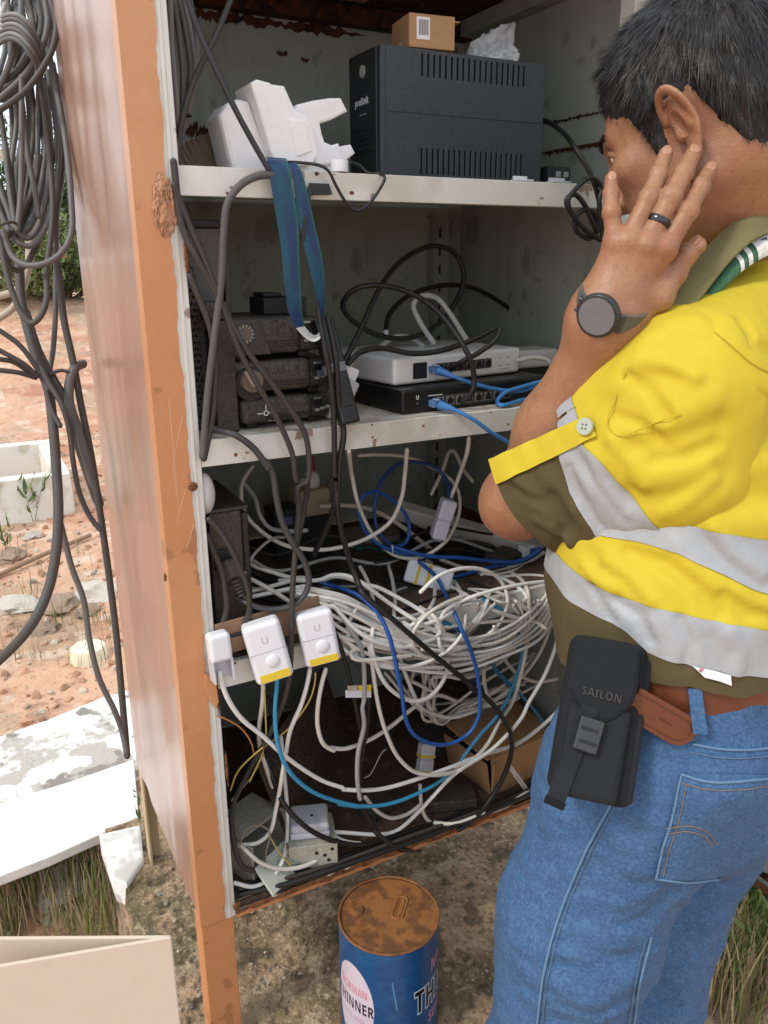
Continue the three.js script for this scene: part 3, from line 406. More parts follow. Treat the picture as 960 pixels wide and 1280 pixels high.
// foam packing
const mFoam = M([1, 1, 1], 0.92, { map: rep(tex(256, (u, v) => mix3([0.80, 0.80, 0.81], [0.88, 0.88, 0.90], f4(u, v)), true), 8), bumpMap: rep(specks, 14), bumpScale: 0.0006 });
{
  const T = thing('foam_packing', 'white foam packing block with claws before the battery backup', 'foam', onZ(360, 211, -0.05).setY(S1));
  const A = [[316, 106], [321, 103], [336, 107], [338, 109], [353, 111], [366, 140], [382, 148], [389, 165], [394, 192], [388, 203], [362, 205], [345, 199], [340, 188], [328, 145]];
  partW('block', metreUV(pxShape(A, -0.030, 0.058, 0.003)), mFoam, T); partW('notch', metreUV(pxShape([[362, 150], [380, 153], [388, 188], [372, 194]], -0.0262, 0.003, 0.0015)), mFoam, T);
  partW('claw', metreUV(pxShape([[366, 143], [372, 134], [392, 129], [412, 126], [424, 126], [430, 138], [412, 147], [396, 152], [399, 168], [403, 180], [414, 185], [421, 183], [424, 193], [426, 203], [396, 204], [388, 190], [380, 165]], -0.040, 0.045, 0.003)), mFoam, T);
  partW('claw', metreUV(pxShape([[420, 186], [437, 183], [441, 191], [426, 203], [418, 200]], -0.046, 0.03, 0.002)), mFoam, T);
  partW('foot', metreUV(pxShape([[365, 203], [424, 202], [424, 214], [365, 216]], -0.044, 0.036, 0.003)), mFoam, T);
}
{ const A = [[279, 147], [286, 136], [297, 131], [306, 133], [318, 168], [330, 200], [330, 214], [296, 215], [290, 195]]; solo('foam_packing', metreUV(pxShape(A, -0.052, 0.05, 0.006)), mFoam, 'smaller rounded white foam block leaning behind the clawed foam', 'foam'); }
solo('plastic_cup', new THREE.LatheGeometry([[0, 0], [0.0105, 0], [0.011, 0.001], [0.011, 0.014], [0.0085, 0.0145], [0.008, 0.003], [0, 0.003]].map(q => new THREE.Vector2(...q)), 24).translate(onZ(425, 212, -0.012).x, S1, -0.013), mWhiteP, 'small white round plastic cup beside the foam on the top shelf', 'cup');
{ const a = onZ(256, 205, -0.1), g = new THREE.PlaneGeometry(0.06, 0.05, 30, 6), p = g.attributes.position; for (let i = 0; i < p.count; i++) p.setZ(i, 0.003 * Math.sin(p.getX(i) * 900) + 0.004 * nz(p.getX(i) * 20, p.getY(i) * 20, 1)); g.computeVertexNormals(); g.rotateX(-0.5).rotateZ(0.35).translate(a.x, S1 + 0.022, -0.12); solo('card_scrap', g, M([0.28, 0.21, 0.15], 0.9, { side: THREE.DoubleSide }), 'torn corrugated scrap behind the small foam block', 'scrap'); }
{ // surface socket at the right of the top shelf
  const p = onZ(692, 216, -0.06), T = thing('wall_socket', 'small black twin socket block at the right of the top shelf', 'socket', V(p.x, S1, -0.06)); part('housing', rbox(0.042, 0.026, 0.03, 0.003).translate(0, 0.013, 0), mBlack, T); for (const s of [-1, 1]) part('socket_hole', rbox(0.009, 0.008, 0.004, 0.001, 1).translate(0.004 + s * 0.007, 0.015, 0.0142), M([0.25, 0.26, 0.27], 0.5), T);
}
[[655, 0.029, 'white plastic clip under the right end of the battery backup'], [701, 0.034, 'clear plastic strip lying before the black socket']].forEach(([px, w, l], i) => { const p = onZ(px, 222, -0.012); solo('plastic_clip', merge([bx(p.x - w / 2, p.x + w / 2, S1, S1 + 0.002, -0.026, -0.008, 0.0007), bx(p.x - w / 2 + 0.002, p.x + w / 2 - 0.004, S1 + 0.0021, S1 + 0.007, -0.022, -0.018, 0.0007)]), i ? M([0.5, 0.51, 0.53], 0.4) : mWhiteP, l, 'clip'); });
{ // dark hook bracket hanging on the top lip
  const T = thing('hook_bracket', 'bent dark metal hook bracket on the top shelf lip', 'bracket', onZ(398, 240, 0)); partW('plate', pxShape([[388, 229], [411, 230], [415, 243], [392, 243]], 0.006, 0.005, 0.0004), mBlackG, T); partW('arm', pxShape([[388, 229], [393, 231], [388, 248], [381, 300], [377, 300], [382, 246]], 0.012, 0.003, 0.0004), mBlackG, T);
}
// ribbons
function ribbon(name, pairs, m, parent, per = 6) {
  const Lc = new THREE.CatmullRomCurve3(pairs.map(q => onZ(q[0], q[1], q[2]))), Rc = new THREE.CatmullRomCurve3(pairs.map(q => onZ(q[3], q[4], q[5]))), n = pairs.length * per, p = [], uv = [], ix = []; const a = V(), b = V();
  for (let i = 0; i <= n; i++) { Lc.getPoint(i / n, a); Rc.getPoint(i / n, b); for (let k = 0; k <= 3; k++) { const q = a.clone().lerp(b, k / 3); p.push(q.x, q.y, q.z); uv.push(k / 3, i / n); } }
  for (let i = 0; i < n; i++) for (let k = 0; k < 3; k++) { const o = i * 4 + k; ix.push(o, o + 1, o + 4, o + 1, o + 5, o + 4); }
  const g = new THREE.BufferGeometry(); g.setAttribute('position', new THREE.Float32BufferAttribute(p, 3)); g.setAttribute('uv', new THREE.Float32BufferAttribute(uv, 2)); g.setIndex(ix); g.computeVertexNormals(); return partW(name, g, m, parent);
}
{
  const T = thing('lanyard', 'blue green lanyard strap hanging from the top shelf over the radios', 'lanyard', onZ(385, 425, 0.0));
  const m = M([1, 1, 1], 0.6, { side: THREE.DoubleSide, map: tex([64, 256], (u, v) => mix3(mix3([0.008, 0.035, 0.11], [0.008, 0.075, 0.13], sstep(f3(u * 0.25, v), 0.4, 0.65)), [0.01, 0.10, 0.09], u > 0.86 ? 0.8 : 0), true), bumpMap: rep(specks, 4, 20), bumpScale: 0.0004 });
  ribbon('strap', [[333, 196, -0.02, 358, 198, -0.02], [335, 206, 0.012, 361, 207, 0.012], [340, 240, 0.014, 367, 240, 0.014], [346, 275, 0.013, 373, 276, 0.013], [352, 315, 0.012, 374, 316, 0.012], [356, 360, 0.012, 376, 360, 0.010], [361, 392, 0.012, 378, 393, 0.006], [370, 410, 0.014, 381, 408, 0.0]], m, T);
  ribbon('label_loop', [[370, 410, 0.014, 381, 408, 0.0], [380, 421, 0.015, 388, 416, -0.006], [391, 427, 0.015, 394, 419, -0.008], [400, 423, 0.015, 402, 412, -0.008], [403, 410, 0.014, 405, 400, -0.006]], M([0.62, 0.62, 0.60], 0.6, { side: THREE.DoubleSide }), T);
  ribbon('strap', [[403, 410, 0.014, 405, 400, -0.006], [399, 385, 0.012, 406, 380, 0.0], [392, 355, 0.011, 406, 355, 0.006], [383, 320, 0.011, 402, 318, 0.010], [375, 285, 0.011, 394, 283, 0.012], [369, 245, 0.013, 385, 243, 0.015], [364, 215, 0.013, 377, 214, 0.015], [360, 204, 0.010, 370, 203, 0.010]], m, T);
}
// ---- middle shelf
const mRadio = dusty([0.020, 0.0185, 0.017], 0.6, 6, 0.6, [0.13, 0.11, 0.09]), mRadioB = dusty([0.014, 0.0135, 0.013], 0.5, 5, 0.35, [0.10, 0.088, 0.075]);
{ // upright dark case with perforated front
  const T = thing('equipment_case', 'dusty upright dark case with perforated end left on the middle shelf', 'case', V(0.08, S2, -0.15));
  part('housing', metreUV(bx(-0.012, 0.036, 0, 0.252, -0.13, 0.085)), dusty([0.075, 0.078, 0.082], 0.6, 4, 0.45, [0.16, 0.15, 0.14]), T);
  part('top_lid', metreUV(bx(-0.014, 0.036, 0.2525, 0.262, -0.13, 0.088)), mBlack, T);
  part('edge_strip', metreUV(bx(0.0365, 0.044, 0, 0.25, 0.02, 0.09)), mRadioB, T);
  part('front_flange', metreUV(bx(0.004, 0.034, 0, 0.142, 0.095, 0.125, 0.003)), mRadioB, T);
  part('socket_plate', metreUV(bx(0.0, 0.03, 0.1425, 0.165, 0.09, 0.12, 0.003)), mRadio, T);
  const s = new THREE.Shape([[0, 0], [0.02, 0], [0.02, 0.2], [0, 0.2]].map(q => new THREE.Vector2(...q))); for (let j = 0; j < 24; j++) for (let i = 0; i < 3; i++) { const q = new THREE.Path(); q.absarc(0.004 + i * 0.006 + (j % 2) * 0.003, 0.006 + j * 0.008, 0.0021, 0, 2 * PI); s.holes.push(q); }
  part('perforated_end', new THREE.ExtrudeGeometry(s, { depth: 0.0015, bevelEnabled: false, curveSegments: 5 }).translate(-0.022, 0.004, 0.09), mRadio, T); part('end_backing', bx(-0.022, -0.002, 0.002, 0.206, 0.082, 0.088), mHole, T);
}
function radio(y, x, w, h, z, turn, label, kind) {
  const T = thing('two_way_radio', label, 'radio', V(x, y, z), 'stacked radios'); T.rotation.y = turn;
  h -= 0.007; T.position.y += 0.007; for (const [fx, fz] of [[0.15, -0.02], [0.85, -0.02], [0.15, -0.11], [0.85, -0.11]]) part('foot', rbox(0.016, 0.008, 0.014, 0.002).translate(w * fx, -0.0032, fz), mBlack, T);
  part('housing', metreUV(rbox(w * 0.8, h, 0.13, 0.009, 3).translate(w * 0.4, h / 2, -0.065)), mRadio, T); for (let i = 0; i < 3; i++) part('groove', rbox(w * 0.5, 0.0012, 0.001, 0.0003, 1).translate(w * 0.5, h * (0.2 + 0.07 * i), 0.0002), mHole, T);
  const hd = part('control_head', metreUV(rbox(w * 0.24, h * 0.94, 0.115, 0.006).translate(w * 0.9, h / 2, -0.062)), mRadioB, T);
  part('seam', box(0.001, h * 0.94, 0.0008).translate(w * 0.785, h / 2, 0.0006), mHole, hd);
  for (let i = 0; i < 3; i++) part('button', rbox(0.007, 0.004, 0.003, 0.001, 1).translate(w * 0.86 + 0.008 * i, h * (0.32 + 0.05 * i), -0.0035), mGreyP, hd);
  part('connector', rbox(0.014, 0.012, 0.004, 0.001, 1).translate(w * 0.86, h * 0.7, -0.0035), mBlackG, hd); part('connector_rim', rbox(0.011, 0.003, 0.001, 0.0004, 1).translate(w * 0.86, h * 0.83, -0.0008), mSilver, hd);
  const front = 0.0005;
  if (kind === 0) { // emblem: small ring with three bars
    part('emblem', merge([new THREE.TorusGeometry(0.003, 0.0009, 6, 16), bx(-0.012, -0.0045, -0.0007, 0.0007, -0.0003, 0.0005, 0.0002), bx(0.0045, 0.012, -0.0007, 0.0007, -0.0003, 0.0005, 0.0002), bx(-0.0007, 0.0007, 0.0045, 0.011, -0.0003, 0.0005, 0.0002)]).translate(0.034, h * 0.42, front), mInk, T);
    part('print', text('•••  •• ••••', 0.003).translate(0.045, h * 0.1, front), mGreyInk, T);
  } else if (kind === 1) {
    const k = part('dial', new THREE.CylinderGeometry(0.014, 0.0155, 0.014, 28).rotateX(PI / 2).translate(0.026, h * 0.42, 0.006), dusty([0.15, 0.11, 0.08], 0.8, 20, 0.6), T); part('dial_grip', rbox(0.006, 0.024, 0.006, 0.002).rotateZ(0.5).translate(0.022, h * 0.5, 0.0145), M([0.32, 0.28, 0.23], 0.8), k);
    part('dial_skirt', new THREE.CylinderGeometry(0.021, 0.022, 0.004, 28).rotateX(PI / 2).translate(0.026, h * 0.3, 0.0025), mRadioB, T);
    part('display', rbox(0.020, 0.016, 0.002, 0.0008, 1).translate(w * 0.93, h * 0.55, -0.0025), M([0.09, 0.11, 0.14], 0.25), hd);
  } else {
    const k = part('dial', new THREE.CylinderGeometry(0.0115, 0.013, 0.008, 28).rotateX(PI / 2).translate(0.027, h * 0.58, 0.004), dusty([0.10, 0.085, 0.07], 0.8, 20, 0.6), T);
    for (let i = 0; i < 14; i++) { const a = i / 14 * 2 * PI; part('dial_rib', rbox(0.0018, 0.004, 0.002, 0.0005, 1).rotateZ(a - PI / 2).translate(0.027 + 0.010 * Math.cos(a), h * 0.58 + 0.010 * Math.sin(a), 0.0085), M([0.3, 0.27, 0.23], 0.8), k); }
    part('cheek_panel', metreUV(slab3([[0, 0], [0.058, 0], [0.046, h * 0.86], [0.038, h * 0.92], [0, h * 0.92]], 0.003, V(0.003, h * 0.02, 0.0), V(1, 0, 0), V(0, 1, 0), 0.001)), mRadioB, T);
  }
  return T;
}
radio(S2, 0.118, 0.128, 0.040, -0.028, 0.04, 'lowest of the three stacked dusty radios, with a ring emblem', 0);
radio(S2 + 0.0405, 0.108, 0.142, 0.048, -0.035, 0.0, 'middle stacked radio with a big tan dial and small display', 1);
radio(S2 + 0.0895, 0.103, 0.132, 0.054, -0.040, -0.05, 'topmost stacked radio with a ribbed dial and slanted panel', 2);
{ const p = onZ(330, 392, -0.07); solo('black_box', metreUV(merge([bx(p.x, p.x + 0.062, S2 + 0.144, S2 + 0.166, -0.13, -0.07, 0.002), bx(p.x + 0.004, p.x + 0.03, S2 + 0.1665, S2 + 0.172, -0.125, -0.08, 0.002)])), mBlack, 'small black box lying on top of the stacked radios', 'box'); }
{ // leaning black handset and white adapter behind it
  const a = onY(437, 530, S2 + 0.004), b = onZ(402, 398, -0.035), T = thing('power_brick', 'long black power brick leaning against the stacked radios', 'power supply', V(a.x, S2, a.z));
  const L = a.distanceTo(b), g = between(rbox(0.027, L, 0.018, 0.003), a, b); partW('case', metreUV(g), mBlackG, T); const m1 = a.clone().lerp(b, 0.18), m2 = a.clone().lerp(b, 0.42); partW('face_plate', between(rbox(0.017, m1.distanceTo(m2), 0.002, 0.0006), m1, m2).translate(0, 0, 0.0096), mBlack, T); const e = a.clone().lerp(b, 0.47), f = a.clone().lerp(b, 0.58); partW('grey_band', between(rbox(0.0275, e.distanceTo(f), 0.0185, 0.003), e, f), M([0.16, 0.16, 0.18], 0.5), T);
}
{ const p = onZ(428, 480, -0.05), T = thing('white_plug', 'white plug adapter squeezed between the power brick and the router', 'plug', V(p.x, S2, -0.055)); part('body', rbox(0.030, 0.046, 0.03, 0.004).rotateZ(-0.5).translate(0.0, 0.034, 0), M([0.42, 0.43, 0.47], 0.45), T); part('plug_head', rbox(0.024, 0.018, 0.018, 0.003).rotateZ(-0.45).translate(0.012, 0.062, 0.0), mWhiteP, T); for (const s of [-1, 1]) part('pin', rbox(0.003, 0.010, 0.004, 0.001).rotateZ(-0.5).translate(0.012 + s * 0.005, 0.074 + s * 0.002, 0.002), mSilver, T); part('foot', rbox(0.026, 0.02, 0.026, 0.003).translate(-0.012, 0.011, -0.004), M([0.5, 0.5, 0.52], 0.5), T); }
function netBox(name, label, p0, p1, z0, h, depth, m, o) { // router or switch: front-left corner p0, front-right p1 on the shelf
  const d = p1.clone().sub(p0), L = Math.hypot(d.x, d.z), T = thing(name, label, o.cat, p0); T.rotation.y = Math.atan2(-d.z, d.x);
  part('case', rbox(L, h, depth, o.r, 3).translate(L / 2, h / 2, -depth / 2), m, T); o.more(T, L, h); return T;
}
netBox('network_switch', 'black network switch under the white router on the middle shelf', V(0.356, S2 + 0.0005, -0.026), V(0.640, S2 + 0.0005, -0.05), 0, 0.034, 0.165, mBlackG, {
  cat: 'switch', r: 0.004, more(T, L, h) {
    part('logo', text('U', 0.006).translate(0.026, h * 0.66, 0.0004), mInk, T); part('print', text('••••••••••', 0.005).translate(0.058, h * 0.68, 0.0004), mInk, T); part('print', text('•', 0.004).translate(0.026, h * 0.4, 0.0004), mInk, T);
    part('port_frame', rbox(0.148, 0.017, 0.002, 0.0008, 1).translate(0.132, h * 0.38, 0.0003), M([0.06, 0.06, 0.065], 0.45), T);
    for (let i = 0; i < 8; i++) { const x = 0.066 + i * 0.0182, q = part('port', rbox(0.0135, 0.0125, 0.002, 0.0006, 1).translate(x, h * 0.38, 0.0009), M([0.34, 0.34, 0.32], 0.4, { metalness: 0.5 }), T); part('port_opening', merge([box(0.0105, 0.0075, 0.0012).translate(x, h * 0.38 - 0.0012, 0.0019), box(0.005, 0.003, 0.0012).translate(x, h * 0.38 + 0.004, 0.0019)]), mHole, q); }
    part('print', text('—— ——', 0.003).translate(0.150, h * 0.78, 0.0004), mInk, T); for (let i = 0; i < 4; i++) part('mark', text('—', 0.003).translate(0.215 + i * 0.012, h * 0.4, 0.0004), mInk, T);
  },
});
netBox('router', 'white network router stacked on the black switch', V(0.362, S2 + 0.036, -0.062), V(0.617, S2 + 0.036, -0.098), 0, 0.040, 0.185, M([0.80, 0.81, 0.83], 0.4), {
  cat: 'router', r: 0.006, more(T, L, h) {
    const s = part('socket_panel', rbox(0.026, 0.024, 0.002, 0.001, 1).translate(0.048, h * 0.48, 0.0003), M([0.02, 0.023, 0.035], 0.35), T); part('latch', rbox(0.003, 0.022, 0.002, 0.0006, 1).translate(0.036, h * 0.48, 0.0012), mBlack, s);
    part('port_strip', rbox(0.112, 0.015, 0.0016, 0.0008, 1).translate(0.136, h * 0.50, 0.0003), mBlackG, T);
    for (let i = 0; i < 6; i++) { const x = 0.088 + i * 0.0192, q = part('port', rbox(0.0155, 0.0128, 0.002, 0.0006, 1).translate(x, h * 0.5, 0.0009), M([0.10, 0.10, 0.11], 0.4), T); part('port_opening', merge([box(0.0105, 0.0075, 0.0012).translate(x, h * 0.5 - 0.001, 0.0019), box(0.005, 0.003, 0.0012).translate(x, h * 0.5 + 0.0042, 0.0019)]), mHole, q); }
    for (let i = 0; i < 2; i++) { part('indicator', rbox(0.0022, 0.0022, 0.001, 0.0004, 1).translate(0.212 + i * 0.016, h * 0.66, 0.0003), mGreyInk, T); part('mark', rbox(0.010, 0.0011, 0.0008, 0.0003, 1).translate(0.212 + i * 0.016, h * 0.36, 0.0003), mGreyInk, T); } part('mark', rbox(0.028, 0.0011, 0.0008, 0.0003, 1).translate(0.22, h * 0.22, 0.0003), mGreyInk, T);
    for (let i = 0; i < 22; i++) part('vent_slot', rbox(0.0022, 0.0006, 0.028, 0.0003, 1).rotateY(0.35).translate(0.012 + i * 0.0085, h + 0.0001, -0.15), mGreyInk, T);
    part('base_foot', rbox(0.2, 0.004, 0.13, 0.001, 1).translate(L / 2, -0.0018, -0.08), mGreyP, T);
  },
});
{ const T = thing('white_adapter', 'white adapter box right of the router in the shelf corner', 'adapter', V(0.652, S2, -0.13)); part('case', rbox(0.085, 0.03, 0.06, 0.006, 3).translate(0.02, 0.052, -0.02), M([0.66, 0.66, 0.66], 0.45), T); part('base_block', rbox(0.08, 0.036, 0.055, 0.003).translate(0.02, 0.018, -0.02), mBlack, T); }
// ---- lower shelf
{ // upright brown device with mains inlet
  const T = thing('power_unit', 'dusty upright dark unit with a mains plug left on the lower shelf', 'power supply', V(0.09, S3, -0.10)); const m = dusty([0.045, 0.036, 0.031], 0.7, 6, 0.8, [0.11, 0.085, 0.07]);
  part('housing', metreUV(bx(-0.02, 0.026, 0, 0.2, -0.1, 0.05, 0.003)), m, T); part('side_rib', metreUV(bx(0.0265, 0.036, 0, 0.195, -0.08, 0.05, 0.003)), mRadioB, T); part('lid', metreUV(bx(-0.022, 0.036, 0.2005, 0.206, -0.1, 0.052, 0.002)), mRadio, T);
  const q = onZ(283, 700, -0.045); partW('inlet', bx(q.x - 0.016, q.x + 0.012, q.y - 0.014, q.y + 0.016, -0.0498, -0.044, 0.001), mBlack, T);
}
{ const a = onZ(282, 700, -0.042), b = onZ(302, 745, -0.012), T = thing('mains_plug', 'black ribbed mains plug pushed into the upright unit', 'plug', a); partW('body', between(rbox(0.022, 0.028, 0.018, 0.004), a, a.clone().lerp(b, 0.55)), dusty([0.06, 0.055, 0.05], 0.6, 10, 0.5), T); for (let i = 0; i < 5; i++) { const p = a.clone().lerp(b, 0.6 + i * 0.09), q = a.clone().lerp(b, 0.65 + i * 0.09); partW('strain_ring', bar(p, q, 0.0075 - i * 0.0006, 0.0072 - i * 0.0006, 10), dusty([0.05, 0.048, 0.045], 0.6, 10, 0.5), T); } }
{ const p = onZ(264, 617, -0.015); const g = new THREE.SphereGeometry(1, 20, 14).scale(0.014, 0.028, 0.016).translate(p.x - 0.008, p.y, -0.02); solo('white_fitting', g, M([0.55, 0.53, 0.52], 0.5), 'rounded pale plastic edge peeking from behind the front post', 'plastic part'); }
{ const p = onZ(386, 640, -0.30), T = thing('cream_box', 'cream electrical box under the small bottle on the lower shelf', 'box', V(p.x, S3, -0.30)); part('stand', rbox(0.07, p.y - S3 - 0.003, 0.05, 0.003).translate(0, (p.y - S3 - 0.003) / 2, 0), mBlack, T); part('case', metreUV(rbox(0.068, 0.05, 0.05, 0.008, 3).translate(0, p.y - S3 + 0.022, 0)), dusty([0.40, 0.35, 0.22], 0.6, 8, 0.4), T); const b = thing('small_bottle', 'tiny white bottle with a red cap on the cream box', 'bottle', V(p.x + 0.004, p.y + 0.0475, -0.292)); part('bottle', new THREE.LatheGeometry([[0, 0], [0.013, 0], [0.015, 0.006], [0.014, 0.022], [0.008, 0.030], [0, 0.030]].map(q => new THREE.Vector2(...q)), 20), M([0.6, 0.6, 0.58], 0.5), b); part('cap', new THREE.CylinderGeometry(0.0055, 0.008, 0.026, 14).translate(0, 0.043, 0), M([0.32, 0.03, 0.03], 0.4), b); }
// white power injectors hung at the shelf lip
{ const a = onZ(284, 790, -0.001), b = onZ(388, 760, -0.001); const T = solo('wood_strip', metreUV(between(rbox(0.048, a.distanceTo(b) + 0.03, 0.003, 0.001, 1), a, b).translate(0.0, -0.008, 0.0006)), M([1, 1, 1], 0.8, { map: rep(tex(256, (u, v) => mix3([0.20, 0.11, 0.065], [0.32, 0.20, 0.13], f2(u, v * 6 % 1)), true), 6) }), 'brown wooden strip behind the white power injectors', 'strip'); }
const mPoe = M([0.74, 0.75, 0.79], 0.38);
function injector(px, py, z, w, h, d, rz, rx, label, open, ry = 0) {
  const T = thing('power_injector', label, 'power injector', onZ(px, py, z), 'white power injectors on the shelf lip'); T.rotation.set(rx, ry, rz, 'ZYX');
  if (!open) {
    const lo = part('shell', rbox(w, h, d, 0.0075, 4), mPoe, T); part('seam', rbox(w * 0.985, 0.0007, 0.0006, 0.0002, 1).translate(0, h * 0.03, d / 2 + 0.0001), mGreyInk, T); part('side_seam', rbox(0.0006, h * 0.86, 0.0006, 0.0002, 1).translate(-w / 2 - 0.0001, 0, d * 0.2), mGreyInk, T);
    part('logo', merge([bx(-0.0042, -0.0028, -0.001, 0.0052, -0.0003, 0.0003, 0.0001), bx(0.0026, 0.0041, -0.001, 0.0052, -0.0003, 0.0003, 0.0001), new THREE.TorusGeometry(0.0034, 0.0007, 5, 14, PI).rotateZ(PI).scale(1, 1, 0.4).translate(0, -0.001, 0)]).translate(0, h * 0.22, d / 2 + 0.0001), M([0.45, 0.46, 0.5], 0.5), T);
    part('round_boss', new THREE.SphereGeometry(0.0098, 24, 12, 0, 2 * PI, 0, PI / 2).rotateX(PI / 2).scale(1, 1, 0.35).translate(0.003, -h * 0.14, d / 2 - 0.0003), mPoe, lo);
    const l = part('yellow_label', rbox(w * 0.80, h * 0.13, 0.0006, 0.0002, 1).translate(0.001, -h * 0.39, d / 2 + 0.0002), mYellow, lo); part('print', text('••••', 0.002).translate(0, -h * 0.385, d / 2 + 0.0005), mGreyInk, l);
  } else { part('upper_shell', rbox(w, h * 0.6, d, 0.006, 3).translate(0, h * 0.2, 0), mPoe, T); part('open_shell', merge([rbox(0.003, h * 0.5, d * 0.9, 0.001).translate(w / 2 - 0.002, -h * 0.3, 0), rbox(w, h * 0.5, 0.003, 0.001).translate(0, -h * 0.3, -d * 0.43), rbox(0.003, h * 0.5, d * 0.9, 0.001).translate(-w / 2 + 0.002, -h * 0.3, 0)]), M([0.55, 0.56, 0.6], 0.4), T); }
  return T;
}
injector(275, 819, 0.016, 0.03, 0.066, 0.024, 0.04, -0.1, 'leftmost power injector, open at the bottom and half behind the post', true);
injector(334, 812, 0.022, 0.052, 0.088, 0.028, 0.20, -0.12, 'middle power injector hanging lower with a blue cable below it', false, -0.2);
injector(397, 795, 0.022, 0.051, 0.080, 0.028, 0.14, -0.12, 'right power injector with two white cables below it', false, -0.2);
// loose adapters among the cables
function adapter(px, py, z, w, h, d, e, label, stripes, m = mPoe) { const T = thing('cable_adapter', label, 'adapter', onZ(px, py, z)); T.rotation.set(...e, 'ZYX'); part('upper_shell', rbox(w, h * 0.52, d, 0.004, 2).translate(0, h * 0.25, 0), m, T); part('lower_shell', rbox(w * 0.97, h * 0.5, d * 0.97, 0.004, 2).translate(0, -h * 0.25, 0), m, T); if (stripes) for (const s of stripes) part('yellow_stripe', rbox(w * 1.006, 0.006, d * 1.006, 0.0008, 1).translate(0, s * h, 0), mYellow, T); part('jack', rbox(0.012, 0.006, 0.010, 0.001).translate(0, -h / 2 - 0.001, 0.002), M([0.3, 0.3, 0.35], 0.4), T); return T; }
adapter(554, 649, -0.10, 0.026, 0.068, 0.024, [0.1, -0.3, -0.30], 'pale lilac white inline adapter standing among the looped cables', null, M([0.56, 0.57, 0.66], 0.4));
adapter(536, 720, -0.10, 0.040, 0.078, 0.03, [-0.6, 0.2, 1.12], 'white adapter with two yellow stripes lying on the lower shelf', [0.02, 0.24]);
{ // white power strip with black plugs
  const a = onZ(492, 636, -0.24), b = onZ(690, 694, -0.15), T = thing('power_strip', 'long white power strip at the back of the lower shelf', 'power strip', a.clone().setY(S3)); partW('case', between(rbox(0.03, a.distanceTo(b), 0.03, 0.004), a, b), dusty([0.66, 0.65, 0.61], 0.5, 8, 0.2), T); for (const t of [0.1, 0.9]) { const p = a.clone().lerp(b, t); partW('foot', bx(p.x - 0.015, p.x + 0.015, S3, p.y - 0.012, p.z - 0.012, p.z + 0.012), mBlack, T); }
  [[545, 668, 0.024, 'black plug in the power strip beside the lilac adapter'], [598, 690, 0.036, 'large black plug in the power strip below the elbow'], [512, 662, 0.02, 'small black plug at the left of the power strip']].forEach(([x, y, s, l]) => { const p = onZ(x, y, -0.17 + (598 - x) * -0.0004), P = thing('black_plug', l, 'plug', p, 'plugs in the power strip'); part('body', rbox(s * 1.4, s, s, 0.004).rotateZ(-0.25), mBlack, P); part('neck', bar(V(0, -s * 0.4, 0), V(-s * 0.2, -s * 1.1, 0.004), s * 0.28, s * 0.16, 10), mBlackG, P); });
}
{ // dusty module with teal terminals
  const p = onY(468, 668, S3 + 0.03), T = thing('control_module', 'dusty grey control module with teal terminal blocks', 'module', V(p.x, S3, p.z)); T.rotation.y = -0.15; part('case', metreUV(rbox(0.11, 0.03, 0.08, 0.003).translate(0, 0.015, -0.02)), dusty([0.20, 0.18, 0.15], 0.8, 8, 0.8), T); for (let i = 0; i < 6; i++) part('terminal', rbox(0.013, 0.016, 0.014, 0.001, 1).translate(-0.04 + i * 0.0145 + (i > 3 ? 0.01 : 0), 0.012, 0.028), M([0.02, 0.16, 0.15], 0.5), T);
}
[[430, 700, 0.15, 0.016, 0.12, 'added flat black box darkening the shelf below the cable nest', 0.1, 0], [330, 700, 0.10, 0.035, 0.10, 'added black box darkening the space behind the two left power injectors', -0.2, 0], [520, 722, 0.12, 0.005, 0.11, 'flat dark tray under the striped adapter', 0.05, 0], [630, 690, 0.06, 0.02, 0.05, 'added black block darkening the right end of the lower shelf', 0.3, 0]].forEach(([px, py, w, h, d, l, ry]) => { const p = onY(px, py, S3 + h), T = thing('dark_box', l, 'box', V(p.x, S3, Math.max(p.z, -0.4))); T.rotation.y = ry; part('case', metreUV(rbox(w, h, d, 0.003).translate(0, h / 2, 0)), dusty([0.02, 0.019, 0.018], 0.6, 8, 0.6, [0.14, 0.12, 0.10]), T); part('lid_seam', rbox(w + 0.0006, 0.0012, d + 0.0006, 0.0004, 1).translate(0, h * 0.7, 0), mHole, T); });  // all but the tray are black boxes added to darken the shelf
{ const p = onZ(658, 690, -0.12), T = thing('small_white_box', 'small white box with a blue label right of the black plug', 'box', p); part('case', rbox(0.024, 0.026, 0.02, 0.002), mPoe, T); part('blue_label', rbox(0.012, 0.02, 0.0008, 0.0003, 1).translate(0.006, 0, 0.0102), M([0.05, 0.1, 0.35], 0.5), T); part('foot', rbox(0.02, Math.max(0.004, p.y - S3 - 0.014), 0.016, 0.002).translate(0, -0.013 - Math.max(0.004, p.y - S3 - 0.014) / 2, 0), mBlack, T); }
{ const p = onZ(356, 648, -0.27), T = thing('blue_jack_box', 'tiny dark module with a faint blue face at the back of the lower shelf', 'module', V(p.x, S3, -0.28)); part('case', rbox(0.05, p.y - S3 + 0.02, 0.05, 0.003).translate(0, (p.y - S3 + 0.02) / 2, 0), mBlack, T); part('face', rbox(0.016, 0.014, 0.002, 0.0008, 1).translate(0, p.y - S3, 0.0252), M([0.12, 0.12, 0.22], 0.4), T); }
